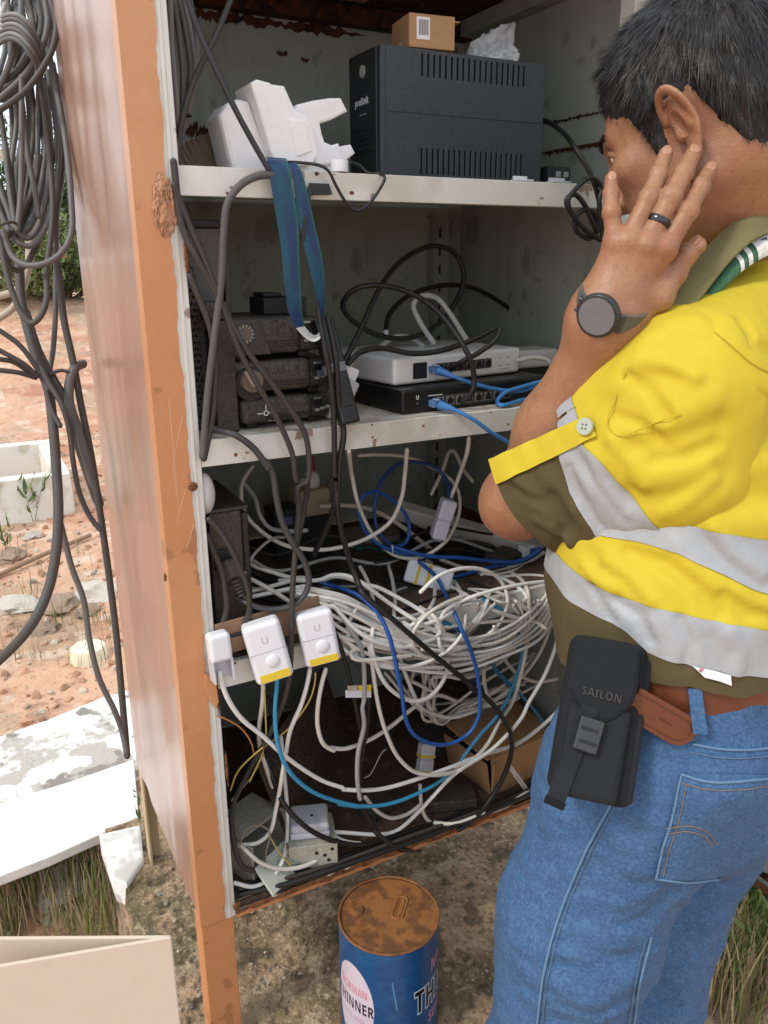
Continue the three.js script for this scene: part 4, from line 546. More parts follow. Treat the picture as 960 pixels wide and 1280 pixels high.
// ---- cabinet floor
const mJunc = dusty([0.42, 0.43, 0.37], 0.6, 5, 0.55, [0.25, 0.20, 0.14]);
{ // open grey junction box
  const T = thing('junction_box', 'dusty open grey junction box with wires at the lower left', 'junction box', V(0.115, S4, -0.09)); T.rotation.y = 0.45;
  part('case', metreUV(merge([bx(-0.05, 0.05, 0, 0.07, -0.05, -0.046), bx(-0.05, -0.046, 0, 0.07, -0.046, 0.05), bx(0.046, 0.05, 0, 0.07, -0.046, 0.05), bx(-0.046, 0.046, 0, 0.004, -0.046, 0.05), bx(-0.05, 0.05, 0.066, 0.07, -0.046, 0.02)])), mJunc, T); part('loose_cover', metreUV(rbox(0.075, 0.05, 0.004, 0.0015).rotateX(-0.75).rotateY(0.1).translate(-0.012, 0.018, 0.067)), M([0.52, 0.55, 0.47], 0.6), T); part('gland', new THREE.TorusGeometry(0.011, 0.003, 8, 20).rotateX(-0.75).translate(0.014, 0.024, 0.074), mJunc, T);
}
{ const T = thing('wall_box', 'grey wall box with knockouts under the white thermostat box', 'box', V(0.2, S4, -0.05)); T.rotation.y = -0.3; part('case', metreUV(rbox(0.078, 0.045, 0.075, 0.002).translate(0, 0.0225, 0)), mJunc, T); part('wooden_side', metreUV(rbox(0.003, 0.043, 0.073, 0.001).translate(-0.0408, 0.0225, 0)), M([0.30, 0.21, 0.14], 0.85), T); for (const [x, y] of [[0.005, 0.03], [0.018, 0.024], [0.03, 0.034], [0.024, 0.014]]) part('knockout', new THREE.CylinderGeometry(0.003, 0.003, 0.001, 12).rotateX(PI / 2).translate(x, y, 0.0376), mHole, T);
  const b = thing('thermostat_box', 'white plastic thermostat box with a small centre screw', 'box', V(0.2, S4 + 0.0455, -0.055)); b.rotation.y = -0.35; part('base', rbox(0.064, 0.012, 0.058, 0.004, 2).translate(0, 0.006, 0), M([0.55, 0.56, 0.62], 0.45), b); const c = part('cover', metreUV(rbox(0.062, 0.016, 0.056, 0.006, 3).translate(0, 0.0185, 0)), dusty([0.60, 0.61, 0.66], 0.5, 10, 0.3), b); part('screw', new THREE.CylinderGeometry(0.0025, 0.0025, 0.0012, 12).translate(0.004, 0.0267, 0.004), mHole, c); part('dimple', new THREE.TorusGeometry(0.006, 0.0009, 6, 20).rotateX(PI / 2).translate(0.004, 0.0264, 0.004), M([0.5, 0.5, 0.54], 0.5), c); }
{ // dark panel leaning diagonally
  const a = V(0.28, S4, -0.06), g = bx(0, 0.004, 0, 0.17, -0.16, 0.16, 0.001); g.rotateZ(0.32).rotateY(-0.75).translate(a.x, a.y, -0.19); solo('metal_plate', metreUV(g), dusty([0.035, 0.030, 0.026], 0.7, 4, 0.7, [0.15, 0.09, 0.05]), 'dark rusty metal plate leaning inside the cabinet base', 'plate'); }
{ const q = [[556, 958], [600, 942], [700, 925], [700, 1000], [648, 1004], [612, 1010], [575, 985]]; const T = thing('brown_carton', 'worn brown carton lying in the base at the right', 'carton', V(0.58, S4, -0.1)); T.rotation.y = 0.12; part('front_panel', metreUV(rbox(0.16, 0.072, 0.004, 0.001).rotateX(-0.12).translate(0.04, 0.036, 0.06)), mCard, T); part('side_panel', metreUV(rbox(0.004, 0.07, 0.12, 0.001).rotateZ(0.2).translate(-0.048, 0.035, 0.0)), mCard, T); part('top_panel', metreUV(rbox(0.17, 0.004, 0.12, 0.001).rotateX(0.1).translate(0.036, 0.078, -0.005)), mCard, T); part('torn_flap', metreUV(rbox(0.012, 0.066, 0.004, 0.001).rotateZ(-0.12).rotateY(0.6).translate(-0.042, 0.034, 0.066)), M([0.40, 0.23, 0.12], 0.9), T); }
adapter(532, 948, -0.115, 0.030, 0.056, 0.02, [-0.25, -0.1, -0.25], 'white adapter with a broad yellow label on the cabinet floor', [-0.42, 0.1], M([0.6, 0.6, 0.62], 0.5));
[[560, 905, 0.10, 0.05, 0.07, 'dark box with a thin yellow edge at the back of the base', 0.1], [610, 870, 0.08, 0.11, 0.05, 'grey brown module standing at the back of the base', 0.0], [470, 1000, 0.06, 0.02, 0.05, 'low black block under the leaning plate', 0.3], [590, 1020, 0.09, 0.022, 0.05, 'flat dusty black box before the brown carton', -0.35]].forEach(([px, py, w, h, d, l, ry], i) => { const p = onY(px, py, S4 + h), T = thing('floor_box', l, 'box', V(p.x, S4, clamp(p.z, -0.4, -0.05))); T.rotation.y = ry; part('case', metreUV(rbox(w, h, d, 0.003).translate(0, h / 2, 0)), i === 1 ? dusty([0.16, 0.13, 0.11], 0.8, 8, 0.5) : dusty([0.03, 0.028, 0.026], 0.65, 8, 0.6, [0.12, 0.10, 0.085]), T); if (!i) part('yellow_edge', rbox(w * 0.5, 0.004, 0.001, 0.0004, 1).translate(0.01, h - 0.006, d / 2 + 0.0003), mYellow, T); });
{ const a = onZ(637, 958, -0.012), b = onZ(663, 994, -0.012), T = thing('paper_strip', 'white printed paper strip before the brown carton', 'label', b); const d = b.clone().sub(a), g = rbox(0.0085, d.length(), 0.0006, 0.0002, 1); partW('strip', between(g, a, b), M([0.66, 0.64, 0.62], 0.7), T); partW('print', between(rbox(0.003, d.length() * 0.55, 0.0004, 0.0001, 1), a.clone().lerp(b, 0.3), a.clone().lerp(b, 0.9)).translate(0, 0, 0.0005), mGreyInk, T); }
{ const T = thing('cable_tag', 'white and yellow cable tag below the shelf lip', 'tag', onZ(448, 864, 0.012)); partW('white_strip', pxShape([[432, 863], [464, 862], [464, 872], [432, 872]], 0.012, 0.0008, 0.0001), mWhiteP, T); partW('yellow_flag', pxShape([[448, 857], [464, 856], [464, 864], [449, 864]], 0.013, 0.0008, 0.0001), mYellow, T); partW('clip', pxShape([[435, 858], [447, 857], [447, 863], [436, 864]], 0.0125, 0.003, 0.0002), M([0.45, 0.4, 0.32], 0.6), T); }
{ const a = onZ(456, 972, -0.05), b = onZ(478, 940, -0.05); solo('wire_hook', capTube([a, a.clone().lerp(b, 0.15).add(V(0.004, -0.004, 0)), b, b.clone().add(V(0.006, 0.003, 0))], 0.0012, 6), M([0.35, 0.34, 0.32], 0.4), 'small bent grey wire hook in the dark base', 'wire'); }
// ---- thinner tin on the plinth
{
  const r = 0.079, h = 0.209, T = thing('solvent_tin', 'blue round solvent tin with a rusty brown lid below the cabinet', 'tin', V(0.275, PL.y + 0.003, 0.078));
  const art = canvasTex(2048, 512, (g, w, hh) => {
    g.fillStyle = '#0c4a7e'; g.fillRect(0, 0, w, hh); const R2 = mulberry(5); for (let i = 0; i < 900; i++) { g.fillStyle = `rgba(${R2() < 0.5 ? '4,40,80' : '40,120,165'},${R2() * 0.16})`; g.fillRect(R2() * w, R2() * hh, 10 + R2() * 120, 3 + R2() * 30); }
    for (let i = 0; i < 160; i++) { g.fillStyle = `rgba(150,140,125,${R2() * 0.35})`; g.beginPath(); g.arc(R2() * w, R2() * hh, R2() * 3, 0, 7); g.fill(); }
    const cx = 1024; // facing the viewer
    g.save(); g.translate(cx - 300, 290); g.rotate(0.0); g.fillStyle = '#cfc3d2'; g.beginPath(); g.ellipse(0, 0, 165, 190, 0, 0, 7); g.fill(); g.textAlign = 'center'; g.fillStyle = '#c77f96'; g.font = 'bold 54px sans-serif'; g.fillText('NORMAN', 0, -52); g.fillStyle = '#141820'; g.font = 'bold 74px sans-serif'; g.fillText('THINNER', 0, 28); g.fillStyle = '#b79ab0'; g.font = 'bold 30px sans-serif'; g.fillText('SUPER GRADE', 0, 80); g.restore();
    g.save(); g.translate(cx + 330, 250); g.textAlign = 'center'; g.fillStyle = '#c98ba6'; g.font = 'bold 88px sans-serif'; g.fillText('NP', 0, -80); g.font = 'bold 150px sans-serif'; g.strokeStyle = '#c9d6e4'; g.lineWidth = 14; g.strokeText('THINNER', 130, 70); g.fillStyle = '#0a0f18'; g.fillText('THINNER', 130, 70); g.fillStyle = '#c98ba6'; g.font = 'bold 72px sans-serif'; g.fillText('SUPER', 30, 160); g.restore();
    g.strokeStyle = 'rgba(120,170,200,0.7)'; g.lineWidth = 8; g.beginPath(); g.moveTo(cx - 20, 130); g.quadraticCurveTo(cx - 5, 200, cx + 12, 270); g.stroke();
  });
  const side = new THREE.CylinderGeometry(r, r, h - 0.004, 72, 1, true).translate(0, h / 2 - 0.001, 0), b = part('can_wall', side, M([1, 1, 1], 0.38, { map: art, bumpMap: rep(blotch, 8, 2), bumpScale: 0.0008 }), T); b.rotation.y = Math.atan2(CAM.x - 0.275, CAM.z - 0.078) + PI + 0.12;
  const lidM = M([1, 1, 1], 0.8, { map: rep(tex(512, (u, v) => mix3(mix3([0.24, 0.092, 0.024], [0.32, 0.135, 0.038], f1(u, v)), [0.10, 0.04, 0.016], 0.75 * sstep(0.5 * f3(u, v) + 0.5 * f4(u, v), 0.44, 0.62)), true), 5), bumpMap: rep(grain, 10), bumpScale: 0.0008 });
  part('lid', metreUV(new THREE.CylinderGeometry(r - 0.003, r - 0.003, 0.002, 60).translate(0, h - 0.005, 0)), lidM, T); part('rim', metreUV(new THREE.TorusGeometry(r - 0.001, 0.0022, 8, 72).rotateX(PI / 2).translate(0, h - 0.002, 0)), lidM, T); part('bottom_rim', new THREE.TorusGeometry(r, 0.002, 8, 72).rotateX(PI / 2).translate(0, 0.002, 0), lidM, T);
  const hs = []; for (let i = 0; i < 40; i++) { const a = i / 40 * 2 * PI, l = 0.015; hs.push(V(0.0085 * Math.cos(a), 0, 0.0085 * Math.sin(a) + (Math.sin(a) > 0 ? l : -l))); } const hd = part('handle_ridge', metreUV(tube(hs, 0.0022, 6, 1, true).translate(0, h - 0.0035, 0)), lidM, T); hd.position.set(0.022, 0, -0.004); hd.rotation.y = -0.75;
  const hs2 = hs.map(p => V(p.x * 0.5, 0, p.z * 0.78)); const h2 = part('handle_ridge', metreUV(tube(hs2, 0.0014, 6, 1, true).translate(0, h - 0.0036, 0)), lidM, T); h2.position.copy(hd.position); h2.rotation.y = hd.rotation.y;
  part('filler_cap', metreUV(new THREE.LatheGeometry([[0, 0.004], [0.011, 0.004], [0.0125, 0.003], [0.0125, 0]].map(q => new THREE.Vector2(...q)), 24).translate(-0.042, h - 0.004, -0.032)), lidM, T);
}
// ---------------------------------------------------------------- cables
const mcW = [M([0.74, 0.72, 0.67], 0.42), M([0.68, 0.65, 0.58], 0.45), M([0.77, 0.76, 0.73], 0.4)], mcG = M([0.34, 0.34, 0.34], 0.5), mcC = M([0.52, 0.46, 0.36], 0.55), mcK = M([0.011, 0.011, 0.012], 0.5), mcD = M([0.042, 0.037, 0.034], 0.65), mcB = M([0.015, 0.085, 0.34], 0.42), mcN = M([0.02, 0.05, 0.20], 0.5), mcT = M([0.015, 0.16, 0.30], 0.45), mcS = M([0.04, 0.27, 0.47], 0.42), mcY = M([0.50, 0.38, 0.10], 0.5), mcO = M([0.45, 0.20, 0.06], 0.5), mcOut = M([0.12, 0.117, 0.117], 0.55), mcOut2 = M([0.07, 0.064, 0.06], 0.6);
const wob = (p, i, s) => p.add(V(s * nz(i * 1.7, 3, 1), s * nz(i * 1.7, 9, 2), s * nz(i * 1.7, 5, 3)));
// traced as [x, y, z]: position in the photograph and distance from the front plane of the cabinet; z carries on when left out
const chain = (...segs) => segs.flatMap(([o, pts]) => pts.map(p => [o[0] + p[0] / o[2], o[1] + p[1] / o[2], p[2]]));
function trace(pts, plane = onZ, r = 0.003) { const zs = pts.map(p => p[2]); let known = zs.map((z, i) => z === undefined ? -1 : i).filter(i => i >= 0); return pts.map((p, i) => { let z = zs[i]; if (z === undefined) { const a = known.filter(k => k < i).pop(), b = known.find(k => k > i); z = a === undefined ? zs[b] : b === undefined ? zs[a] : lerp(zs[a], zs[b], (i - a) / (b - a)); } if (plane !== onZ) return plane(p[0], p[1], z); return overShelf(p[0], p[1], z, r); }); }
function overShelf(px, py, z, r) { // keep a cable on top of a shelf or in front of its lip, never inside it
  const q = onZ(px, py, z), f = onZ(px, py, 0.0); if (z > 0.004) return q;
  for (const [top, h] of [[SH[0], 0.034], [SH[1], 0.036], [SH[2] + 0.004, 0.042], [BOT + 0.021, 0.024]]) { if (top < CAM.y && f.y > top && q.y < top + r) { const w = onY(px, py, top + r + 0.001); if (w.z > -0.47) return w; } if (f.y <= top && f.y >= top - h && z < 0.006) return onZ(px, py, r + 0.0035); }
  return q;
}
function cable(name, label, pts, r, m, group, plane = onZ, cat = 'cable') { const q = trace(pts, plane, r); return solo(name, capTube(q, r, 8, 7), m, label, cat, group); }
const GZ = 'white cables of the tangled nest', GB = 'blue network cables', GK = 'black cables hanging through the shelves', GO = 'outdoor cables left of the cabinet', GS = 'cables over the router';
const zA = [400, 680, 4.8], zB = [540, 660, 5.33], z4 = [400, 840, 4.8], z5 = [540, 840, 5.33], z6 = [265, 850, 4.573], zU = [380, 560, 4.8], zL = [250, 560, 6.4], zM = [220, 220, 3.37], zR = [400, 250, 3];
const rw = 0.0034;
const W1 = (label, pts, k = 0, r = rw) => cable('network_cable', label, pts, r, mcW[k], GZ);
// --- nest on the lower shelf and below it
W1('white cable running from the left bundle across to the right loops', chain([zL, [[640, 1060, -0.10]]], [zA, [[0, 215, -0.06], [70, 188], [150, 188], [240, 225], [340, 300, -0.02], [450, 380], [560, 450, 0.0], [650, 500], [740, 545], [850, 570, -0.01]]], [zB, [[200, 735, 0.0], [360, 720], [480, 670, -0.02]]]));
W1('white cable that turns back below the right injector in a wide arc', chain([zA, [[0, 228, -0.08], [80, 197], [160, 203], [250, 238, -0.04], [350, 262], [450, 312], [560, 372, -0.01], [630, 420], [700, 490], [722, 530, 0.01], [690, 562], [620, 592], [500, 618, 0.016], [400, 605], [300, 570, 0.018], [210, 510], [150, 450], [100, 390, 0.0], [40, 330, -0.03]]]), 2);
for (let i = 0; i < 7; i++) W1(`white cable in the thick bundle above the right injector, ${['top edge', 'second from the top', 'upper middle', 'middle', 'lower middle', 'second from below', 'lowest edge'][i]}`, chain([zA, [[-160, 262 + i * 9, -0.07 + 0.004 * (i % 3)], [-60, 268 + i * 9], [30, 286 + i * 10 + 5 * (i % 2), -0.035 + 0.006 * (i % 2)], [130, 310 + i * 13], [230, 356 + i * 14, -0.02 + 0.005 * (i % 3)], [330, 420 + i * 11], [420, 486 + i * 7, -0.005], [520 + i * 8, 530 + i * 6], [640, 556 + 6 * i, 0.0], [800, 575 + 8 * i]]], [zB, [[60, 700 + i * 12, 0.0], [200 + 20 * i, 738 + i * 7]]]), i % 3);
W1('white loop hanging lowest left of the blue loop', chain([zA, [[318, 505, -0.01], [308, 600, 0.012], [330, 700], [380, 820, 0.016], [460, 900], [560, 943], [650, 920, 0.014], [720, 850], [757, 775], [768, 690, 0.006], [755, 600], [738, 520], [690, 440, -0.02], [600, 380, -0.05]]]));
W1('white cable dropping through the nest and sweeping right under the shelf', chain([zA, [[440, 520, -0.02], [466, 600, 0.004], [482, 690], [520, 800], [568, 915]]], [z4, [[590, 195, 0.0], [680, 250, -0.02], [800, 272], [960, 222, -0.03]]], [z5, [[330, 240, -0.04], [430, 180], [520, 105, -0.05]]]), 1);
W1('white cable slanting down right below the shelf lip', chain([zA, [[500, 590, 0.0], [560, 632, 0.008], [640, 690], [740, 768], [830, 806, -0.01], [960, 775]]], [zB, [[300, 960, -0.03], [440, 900], [540, 810, -0.05], [570, 730]]]));
W1('short upright white cable before the dark tray', chain([zA, [[405, 110, -0.16], [430, 200, -0.13], [450, 330, -0.08], [455, 465, -0.03], [500, 505], [600, 535, 0.0], [730, 566], [900, 604, -0.01]]], [zB, [[240, 780, -0.02], [330, 768, -0.04]]]), 2);
W1('broken white stub under the black cable', chain([zA, [[240, 140, -0.13], [270, 190], [300, 265, -0.09], [322, 345, -0.07]]]));
W1('white arc hugging the striped adapter on its left', chain([zA, [[530, 96, -0.15], [610, 110, -0.11], [672, 180, -0.10], [690, 290], [650, 400, -0.07], [580, 465], [520, 505, -0.03], [460, 520]]]));
W1('white arc hugging the striped adapter on its right', chain([zA, [[640, 100, -0.15], [740, 160, -0.14], [830, 260, -0.10], [846, 330], [800, 400, -0.07], [700, 458], [600, 488, -0.04], [480, 495]]]), 2);
W1('white cable leaving the striped adapter towards the right', chain([zA, [[775, 262, -0.11]]], [zB, [[130, 395, -0.10], [250, 460, -0.07], [400, 542, -0.03], [560, 596], [700, 610, -0.02], [830, 576, -0.04]]]));
W1('large white loop at the right end of the nest', chain([zB, [[250, 290, -0.12], [385, 305, -0.09], [480, 342], [580, 400, -0.05], [643, 480, -0.02], [640, 565], [580, 642, 0.0], [480, 700], [360, 742, 0.004], [200, 745], [60, 705], [-60, 650, 0.0]]], [zA, [[560, 500, -0.01], [470, 450, -0.03]]]), 2);
W1('greyish white cable hanging straight at the right of the nest', chain([zB, [[515, 290, -0.10], [590, 340, -0.07], [640, 430], [652, 560, -0.02], [642, 700], [620, 850, -0.01], [585, 1000], [530, 1173, -0.02]]], [z5, [[450, 330, -0.01], [370, 480], [280, 575, 0.0], [140, 640]]], [z4, [[850, 585, 0.0], [700, 618, 0.01], [570, 600], [470, 512, 0.006], [400, 372], [350, 200, 0.01], [318, 0]]], [zA, [[300, 640, 0.012], [262, 505, 0.0]]]), 1);
W1('thin white cable in the inner right coil, upper', chain([zB, [[245, 408, -0.11], [350, 413], [480, 442, -0.08], [570, 500, -0.06], [603, 565], [590, 640, -0.05], [560, 720]]]), 1, 0.0026);
W1('thin white cable in the inner right coil, lower', chain([zB, [[250, 415, -0.10], [330, 440], [440, 490, -0.07], [520, 510], [570, 560, -0.06], [585, 620]]]), 1, 0.0026);
W1('white cable curling round under the inner coil', chain([zB, [[540, 515, -0.09], [582, 600, -0.06], [575, 720], [500, 830, -0.05], [380, 930], [200, 988, -0.05], [0, 1000]]], [z4, [[700, 120, -0.06], [560, 60, -0.08]]]));
W1('white cable crossing to the far right below the shelf corner', chain([zB, [[560, 490, -0.06], [640, 545], [740, 600, -0.04], [820, 660], [885, 712, -0.03]]]));
W1('long white cable falling from the right corner to the floor', chain([zB, [[800, 560, -0.04], [850, 640, -0.02], [830, 760], [760, 960, -0.01], [640, 1173, 0.0]]], [z5, [[600, 300, 0.004], [480, 440], [380, 530], [150, 680, 0.004], [0, 835]]], [z4, [[600, 830, -0.01], [440, 960, -0.02]]], [z6, [[700, 870, -0.03]]]), 2);
W1('white cable with dark bands behind the long falling cable', chain([zB, [[790, 640, -0.06], [760, 740], [700, 860, -0.06], [600, 990], [520, 1060, -0.06]]], [z5, [[440, 175, -0.06]]]), 1);
W1('cream cable lying along the blue pair at the elbow', chain([zB, [[60, 212, -0.13], [200, 262], [400, 312, -0.11], [520, 292], [640, 232, -0.10], [745, 165]]]), 1);
W1('white cable lying beside the blue pair at the elbow', chain([zB, [[330, 312, -0.10], [480, 276], [600, 226, -0.09], [720, 160]]]));
W1('pale thin loop below the shelf corner', chain([zB, [[500, 760, -0.05], [420, 772, -0.04], [372, 860], [346, 960, -0.04], [360, 1080], [410, 1180, -0.05]]]), 1);
W1('white short cable end in the far right corner of the shelf', chain([zB, [[755, 360, -0.08], [785, 430], [800, 530, -0.06], [770, 610]]]));
W1('pale cable on the shelf right of the blue pair', chain([zB, [[440, 330, -0.13], [570, 318], [680, 316, -0.12], [790, 330]]]), 1);
W1('yellowish cable curving below the shelf corner', chain([zB, [[440, 800, -0.08], [500, 900], [580, 980, -0.07], [700, 1025], [830, 1005, -0.06]]]).map(p => p), 1);
for (let i = 0; i < 9; i++) { const a = R(-0.1, 0.1), cy = R(0, 36), x0 = R(420, 520), x1 = R(600, 690); W1('white cable tangled in the middle of the nest on the lower shelf', [[x0, 770 + cy, -0.08], [x0 + 50, 785 + cy, -0.06], [(x0 + x1) / 2, 800 + cy * 0.7, -0.05], [x1 - 20, 770 + cy * 0.5, -0.06], [x1, 735 + cy * 0.6, -0.09]].map(q => [q[0] + R(-9, 9), q[1] + R(-9, 9), q[2] + R(-0.02, 0.02)]), i % 3); }
for (let i = 0; i < 8; i++) { const s = R(0, 30); W1('white cable hanging in the dim tangle below the lower shelf', [[470 + s * 3, 840, -0.10], [500 + s * 2, 875 + s, -0.13], [550 + s, 893 - s * 0.4, -0.15], [610 + s, 860 + s * 0.5, -0.12], [660, 825 + s, -0.10]].map(q => [q[0] + R(-14, 14), q[1] + R(-12, 12), q[2] + R(-0.04, 0.03)]), i % 3, 0.0028); }
for (let i = 0; i < 6; i++) { const cx = 520 + i * 24, cy = 782 + 26 * Math.sin(i * 2.3), a = 62 + 34 * Math.sin(i * 1.7), b = 27 + 15 * Math.cos(i * 2.9), t0 = i * 1.9, st = 0.42 + 0.1 * Math.sin(i), p = []; for (let k = 0; k <= 9; k++) { const t = t0 + k * st, g = 1 + 0.05 * k; p.push([Math.min(696, cx + a * g * Math.cos(t)), cy + b * g * Math.sin(t) - 0.2 * a * Math.cos(t), 0.010 + 0.012 * Math.sin(k * 0.6 + i)]); } W1(`white cable loop lying over the shelf lip, ${['far left', 'second from the left', 'third', 'fourth', 'fifth', 'far right'][i]} of six`, p, i % 3, 0.0031); }
['top', 'second', 'third', 'fourth', 'fifth', 'sixth', 'seventh', 'lowest'].forEach((w, i) => { const y = 668 + i * 13; cable('network_cable', `${i % 3 === 1 ? 'grey' : 'black'} lead sagging across the back of the lower shelf, ${w} of eight`, [[300 + 12 * Math.sin(i * 3), y + 10, -0.10], [345, y + 26 + 8 * Math.sin(i), -0.12], [410 + 9 * i, y + 12 - 10 * Math.cos(i * 2), -0.14], [480, y + 16 + 9 * Math.sin(i * 2.2), -0.13], [545 + 6 * i, y - 8, -0.14], [615, y + 8 * Math.sin(i * 1.4), -0.15]], 0.0026 + 0.0004 * (i % 3), i % 3 === 1 ? mcG : mcK, 'dark leads at the back of the lower shelf'); });
['first', 'second', 'third', 'fourth', 'fifth', 'sixth'].forEach((w, i) => W1(`white cable sagging from the injectors to the right corner, ${w} from the top`, [[372 + 6 * i, 742 + i * 5, -0.03], [430, 752 + i * 12, 0.0], [500, 782 + i * 11 + 5 * Math.sin(i * 2), 0.010], [570, 800 + i * 8, 0.012], [630, 786 + i * 8 + 6 * Math.sin(i), 0.008], [676, 752 + i * 9, -0.01], [694, 724 + i * 8, -0.03]], i % 3, 0.0030));
// cables below the injectors
W1('white cable from the leftmost injector sweeping along the base to the right', chain([z6, [[45, -40, 0.018], [52, 0, 0.018], [92, 110], [170, 222, 0.012], [290, 320], [400, 420, 0.004], [520, 510], [640, 580, 0.0], [760, 622]]], [z4, [[120, 702, 0.0], [260, 710], [400, 695], [560, 650], [700, 602], [860, 540]]], [z5, [[200, 600, 0.0], [380, 540], [560, 482, -0.004], [720, 370], [850, 250, -0.01]]]), 2, 0.0034);
W1('white cable from the middle injector dropping to the open junction box', chain([z6, [[288, -20, 0.016], [292, 60], [285, 160, 0.0], [270, 270, -0.02], [276, 390, -0.04], [310, 500, -0.05], [345, 610, -0.06]]]), 1);
W1('left of two white cables from the right injector, marked yellow', chain([z6, [[560, -60, 0.016], [545, 20, 0.016], [510, 140], [450, 280, 0.006], [420, 430], [392, 600, -0.02], [365, 740, -0.03], [330, 870, -0.03], [260, 930], [150, 945, -0.04]]]));
W1('right of two white cables from the right injector, bending right', chain([z6, [[650, -60, 0.016], [630, 10], [605, 150, 0.014], [605, 270], [640, 370, 0.006], [700, 405]]], [z4, [[50, 455, 0.0], [150, 460], [290, 410, -0.01], [420, 330], [580, 200, -0.02], [700, 140], [820, 175, -0.05]]]), 1);
W1('white cable curled on the floor before the thermostat box', chain([z6, [[160, 940, -0.035], [200, 980, -0.02], [280, 1045, -0.014], [400, 1080], [520, 1065, -0.012], [605, 1020], [625, 925, -0.02]]]), 1);
W1('white cable curving up from the tray beside the front post', chain([z6, [[130, 1160, -0.012], [240, 1180, -0.012], [340, 1130], [400, 1040, -0.02], [430, 900, -0.05], [430, 740, -0.07], [415, 560, -0.08], [395, 330, -0.09]]]), 2);
W1('grey white cable before the leaning plate', chain([z4, [[270, 750, -0.01], [350, 840, -0.02], [430, 876], [530, 850, -0.03], [600, 800]]]), 1);
W1('grey cable lying on the tray before the flat black box', chain([z4, [[600, 680, -0.05], [615, 830, -0.03], [660, 900, -0.02], [760, 915]]], [z5, [[0, 1000, -0.015], [140, 1012], [300, 960], [500, 890], [640, 790, -0.02]]]), 1);
W1('white cable end with stripped wires beside the wall box', chain([z6, [[690, 880, -0.03], [740, 910, -0.02], [800, 925], [846, 930]]]), 2, 0.002);
cable('network_cable', 'sky blue cable from the middle injector in one long sweep', chain([z6, [[375, -20, 0.018], [368, 60, 0.018], [360, 200], [380, 380, 0.014], [440, 520], [560, 630, 0.01], [700, 690], [846, 725, 0.006]]], [z4, [[100, 790, 0.006], [250, 806], [420, 790], [600, 722, 0.0], [740, 640], [850, 530]]], [z5, [[200, 580, -0.004], [320, 420], [440, 285, -0.01], [540, 95]]], [zB, [[600, 830, -0.03], [590, 740], [530, 620, -0.05], [450, 540], [340, 478, -0.08]]]), 0.0032, mcS, GB);
cable('network_cable', 'teal cable slanting behind the right loops below the shelf', chain([zB, [[-60, 560, -0.02], [110, 640, -0.02], [250, 735], [350, 810, -0.03], [430, 950], [540, 1060, -0.04], [640, 1165]]], [z5, [[740, 330, -0.05]]]), 0.0032, mcT, GB);
cable('network_cable', 'second teal cable crossing under the shelf corner', chain([zB, [[0, 770, -0.04], [130, 780], [300, 850, -0.05], [420, 950], [500, 1040, -0.05], [520, 1130]]]), 0.003, mcT, GB);
cable('network_cable', 'blue cable hanging in a deep U below the shelf', chain([zU, [[700, 670, -0.11]]], [zA, [[600, 110, -0.09], [700, 200], [750, 300, -0.06], [800, 400], [850, 515, 0.03], [890, 600, 0.034], [930, 720], [955, 850, 0.03]]], [z4, [[960, 150, 0.028], [950, 270], [900, 362], [800, 425, 0.024], [700, 436], [580, 390], [520, 300, 0.026], [490, 120], [470, 0]]], [zA, [[480, 860, 0.03], [450, 690], [412, 545, 0.026], [350, 425, 0.01], [235, 312, -0.02], [120, 265], [10, 228, -0.09]]]), 0.0033, mcB, GB);
cable('network_cable', 'upper of the blue cable pair running to the elbow', chain([zU, [[520, 590, -0.12], [700, 640, -0.10], [830, 655]]], [zB, [[150, 195, -0.09], [350, 215], [550, 225, -0.08], [640, 195], [720, 140, -0.07]]]), 0.0036, mcB, GB);
cable('network_cable', 'lower of the blue cable pair running to the elbow', chain([zB, [[140, 330, -0.10], [280, 292], [430, 252, -0.09], [560, 232], [660, 195, -0.08], [720, 150]]]), 0.0034, mcB, GB);
cable('network_cable', 'dark blue loop behind the lilac adapter', chain([zU, [[870, 285, -0.10], [860, 200, -0.12], [790, 120, -0.14], [680, 85], [560, 100, -0.15], [470, 190], [430, 300, -0.13], [425, 430], [460, 520, -0.12], [540, 598]]]), 0.0032, mcN, GB);
cable('network_cable', 'round blue coil left of the lilac adapter', chain([zU, [[540, 600, -0.12], [612, 565], [632, 470, -0.13], [590, 370], [500, 290, -0.14], [410, 262], [345, 300, -0.13], [330, 390], [370, 500, -0.12], [440, 572], [545, 622, -0.11], [640, 640]]]), 0.0032, mcB, GB);
cable('network_cable', 'short blue piece among the left bundle', chain([zA, [[0, 232, -0.07], [60, 250], [130, 268], [200, 290, -0.06]]]), 0.003, mcB, GB);
{ const a = trace(chain([zU, [[530, 600, -0.11], [540, 625, -0.108]]])); solo('cable_tie', new THREE.TorusGeometry(0.0065, 0.0009, 6, 20).rotateY(1.2).translate(a[0].x, a[0].y - 0.002, a[0].z), mWhiteP, 'thin white tie round the blue cables below the coil', 'cable tie'); }
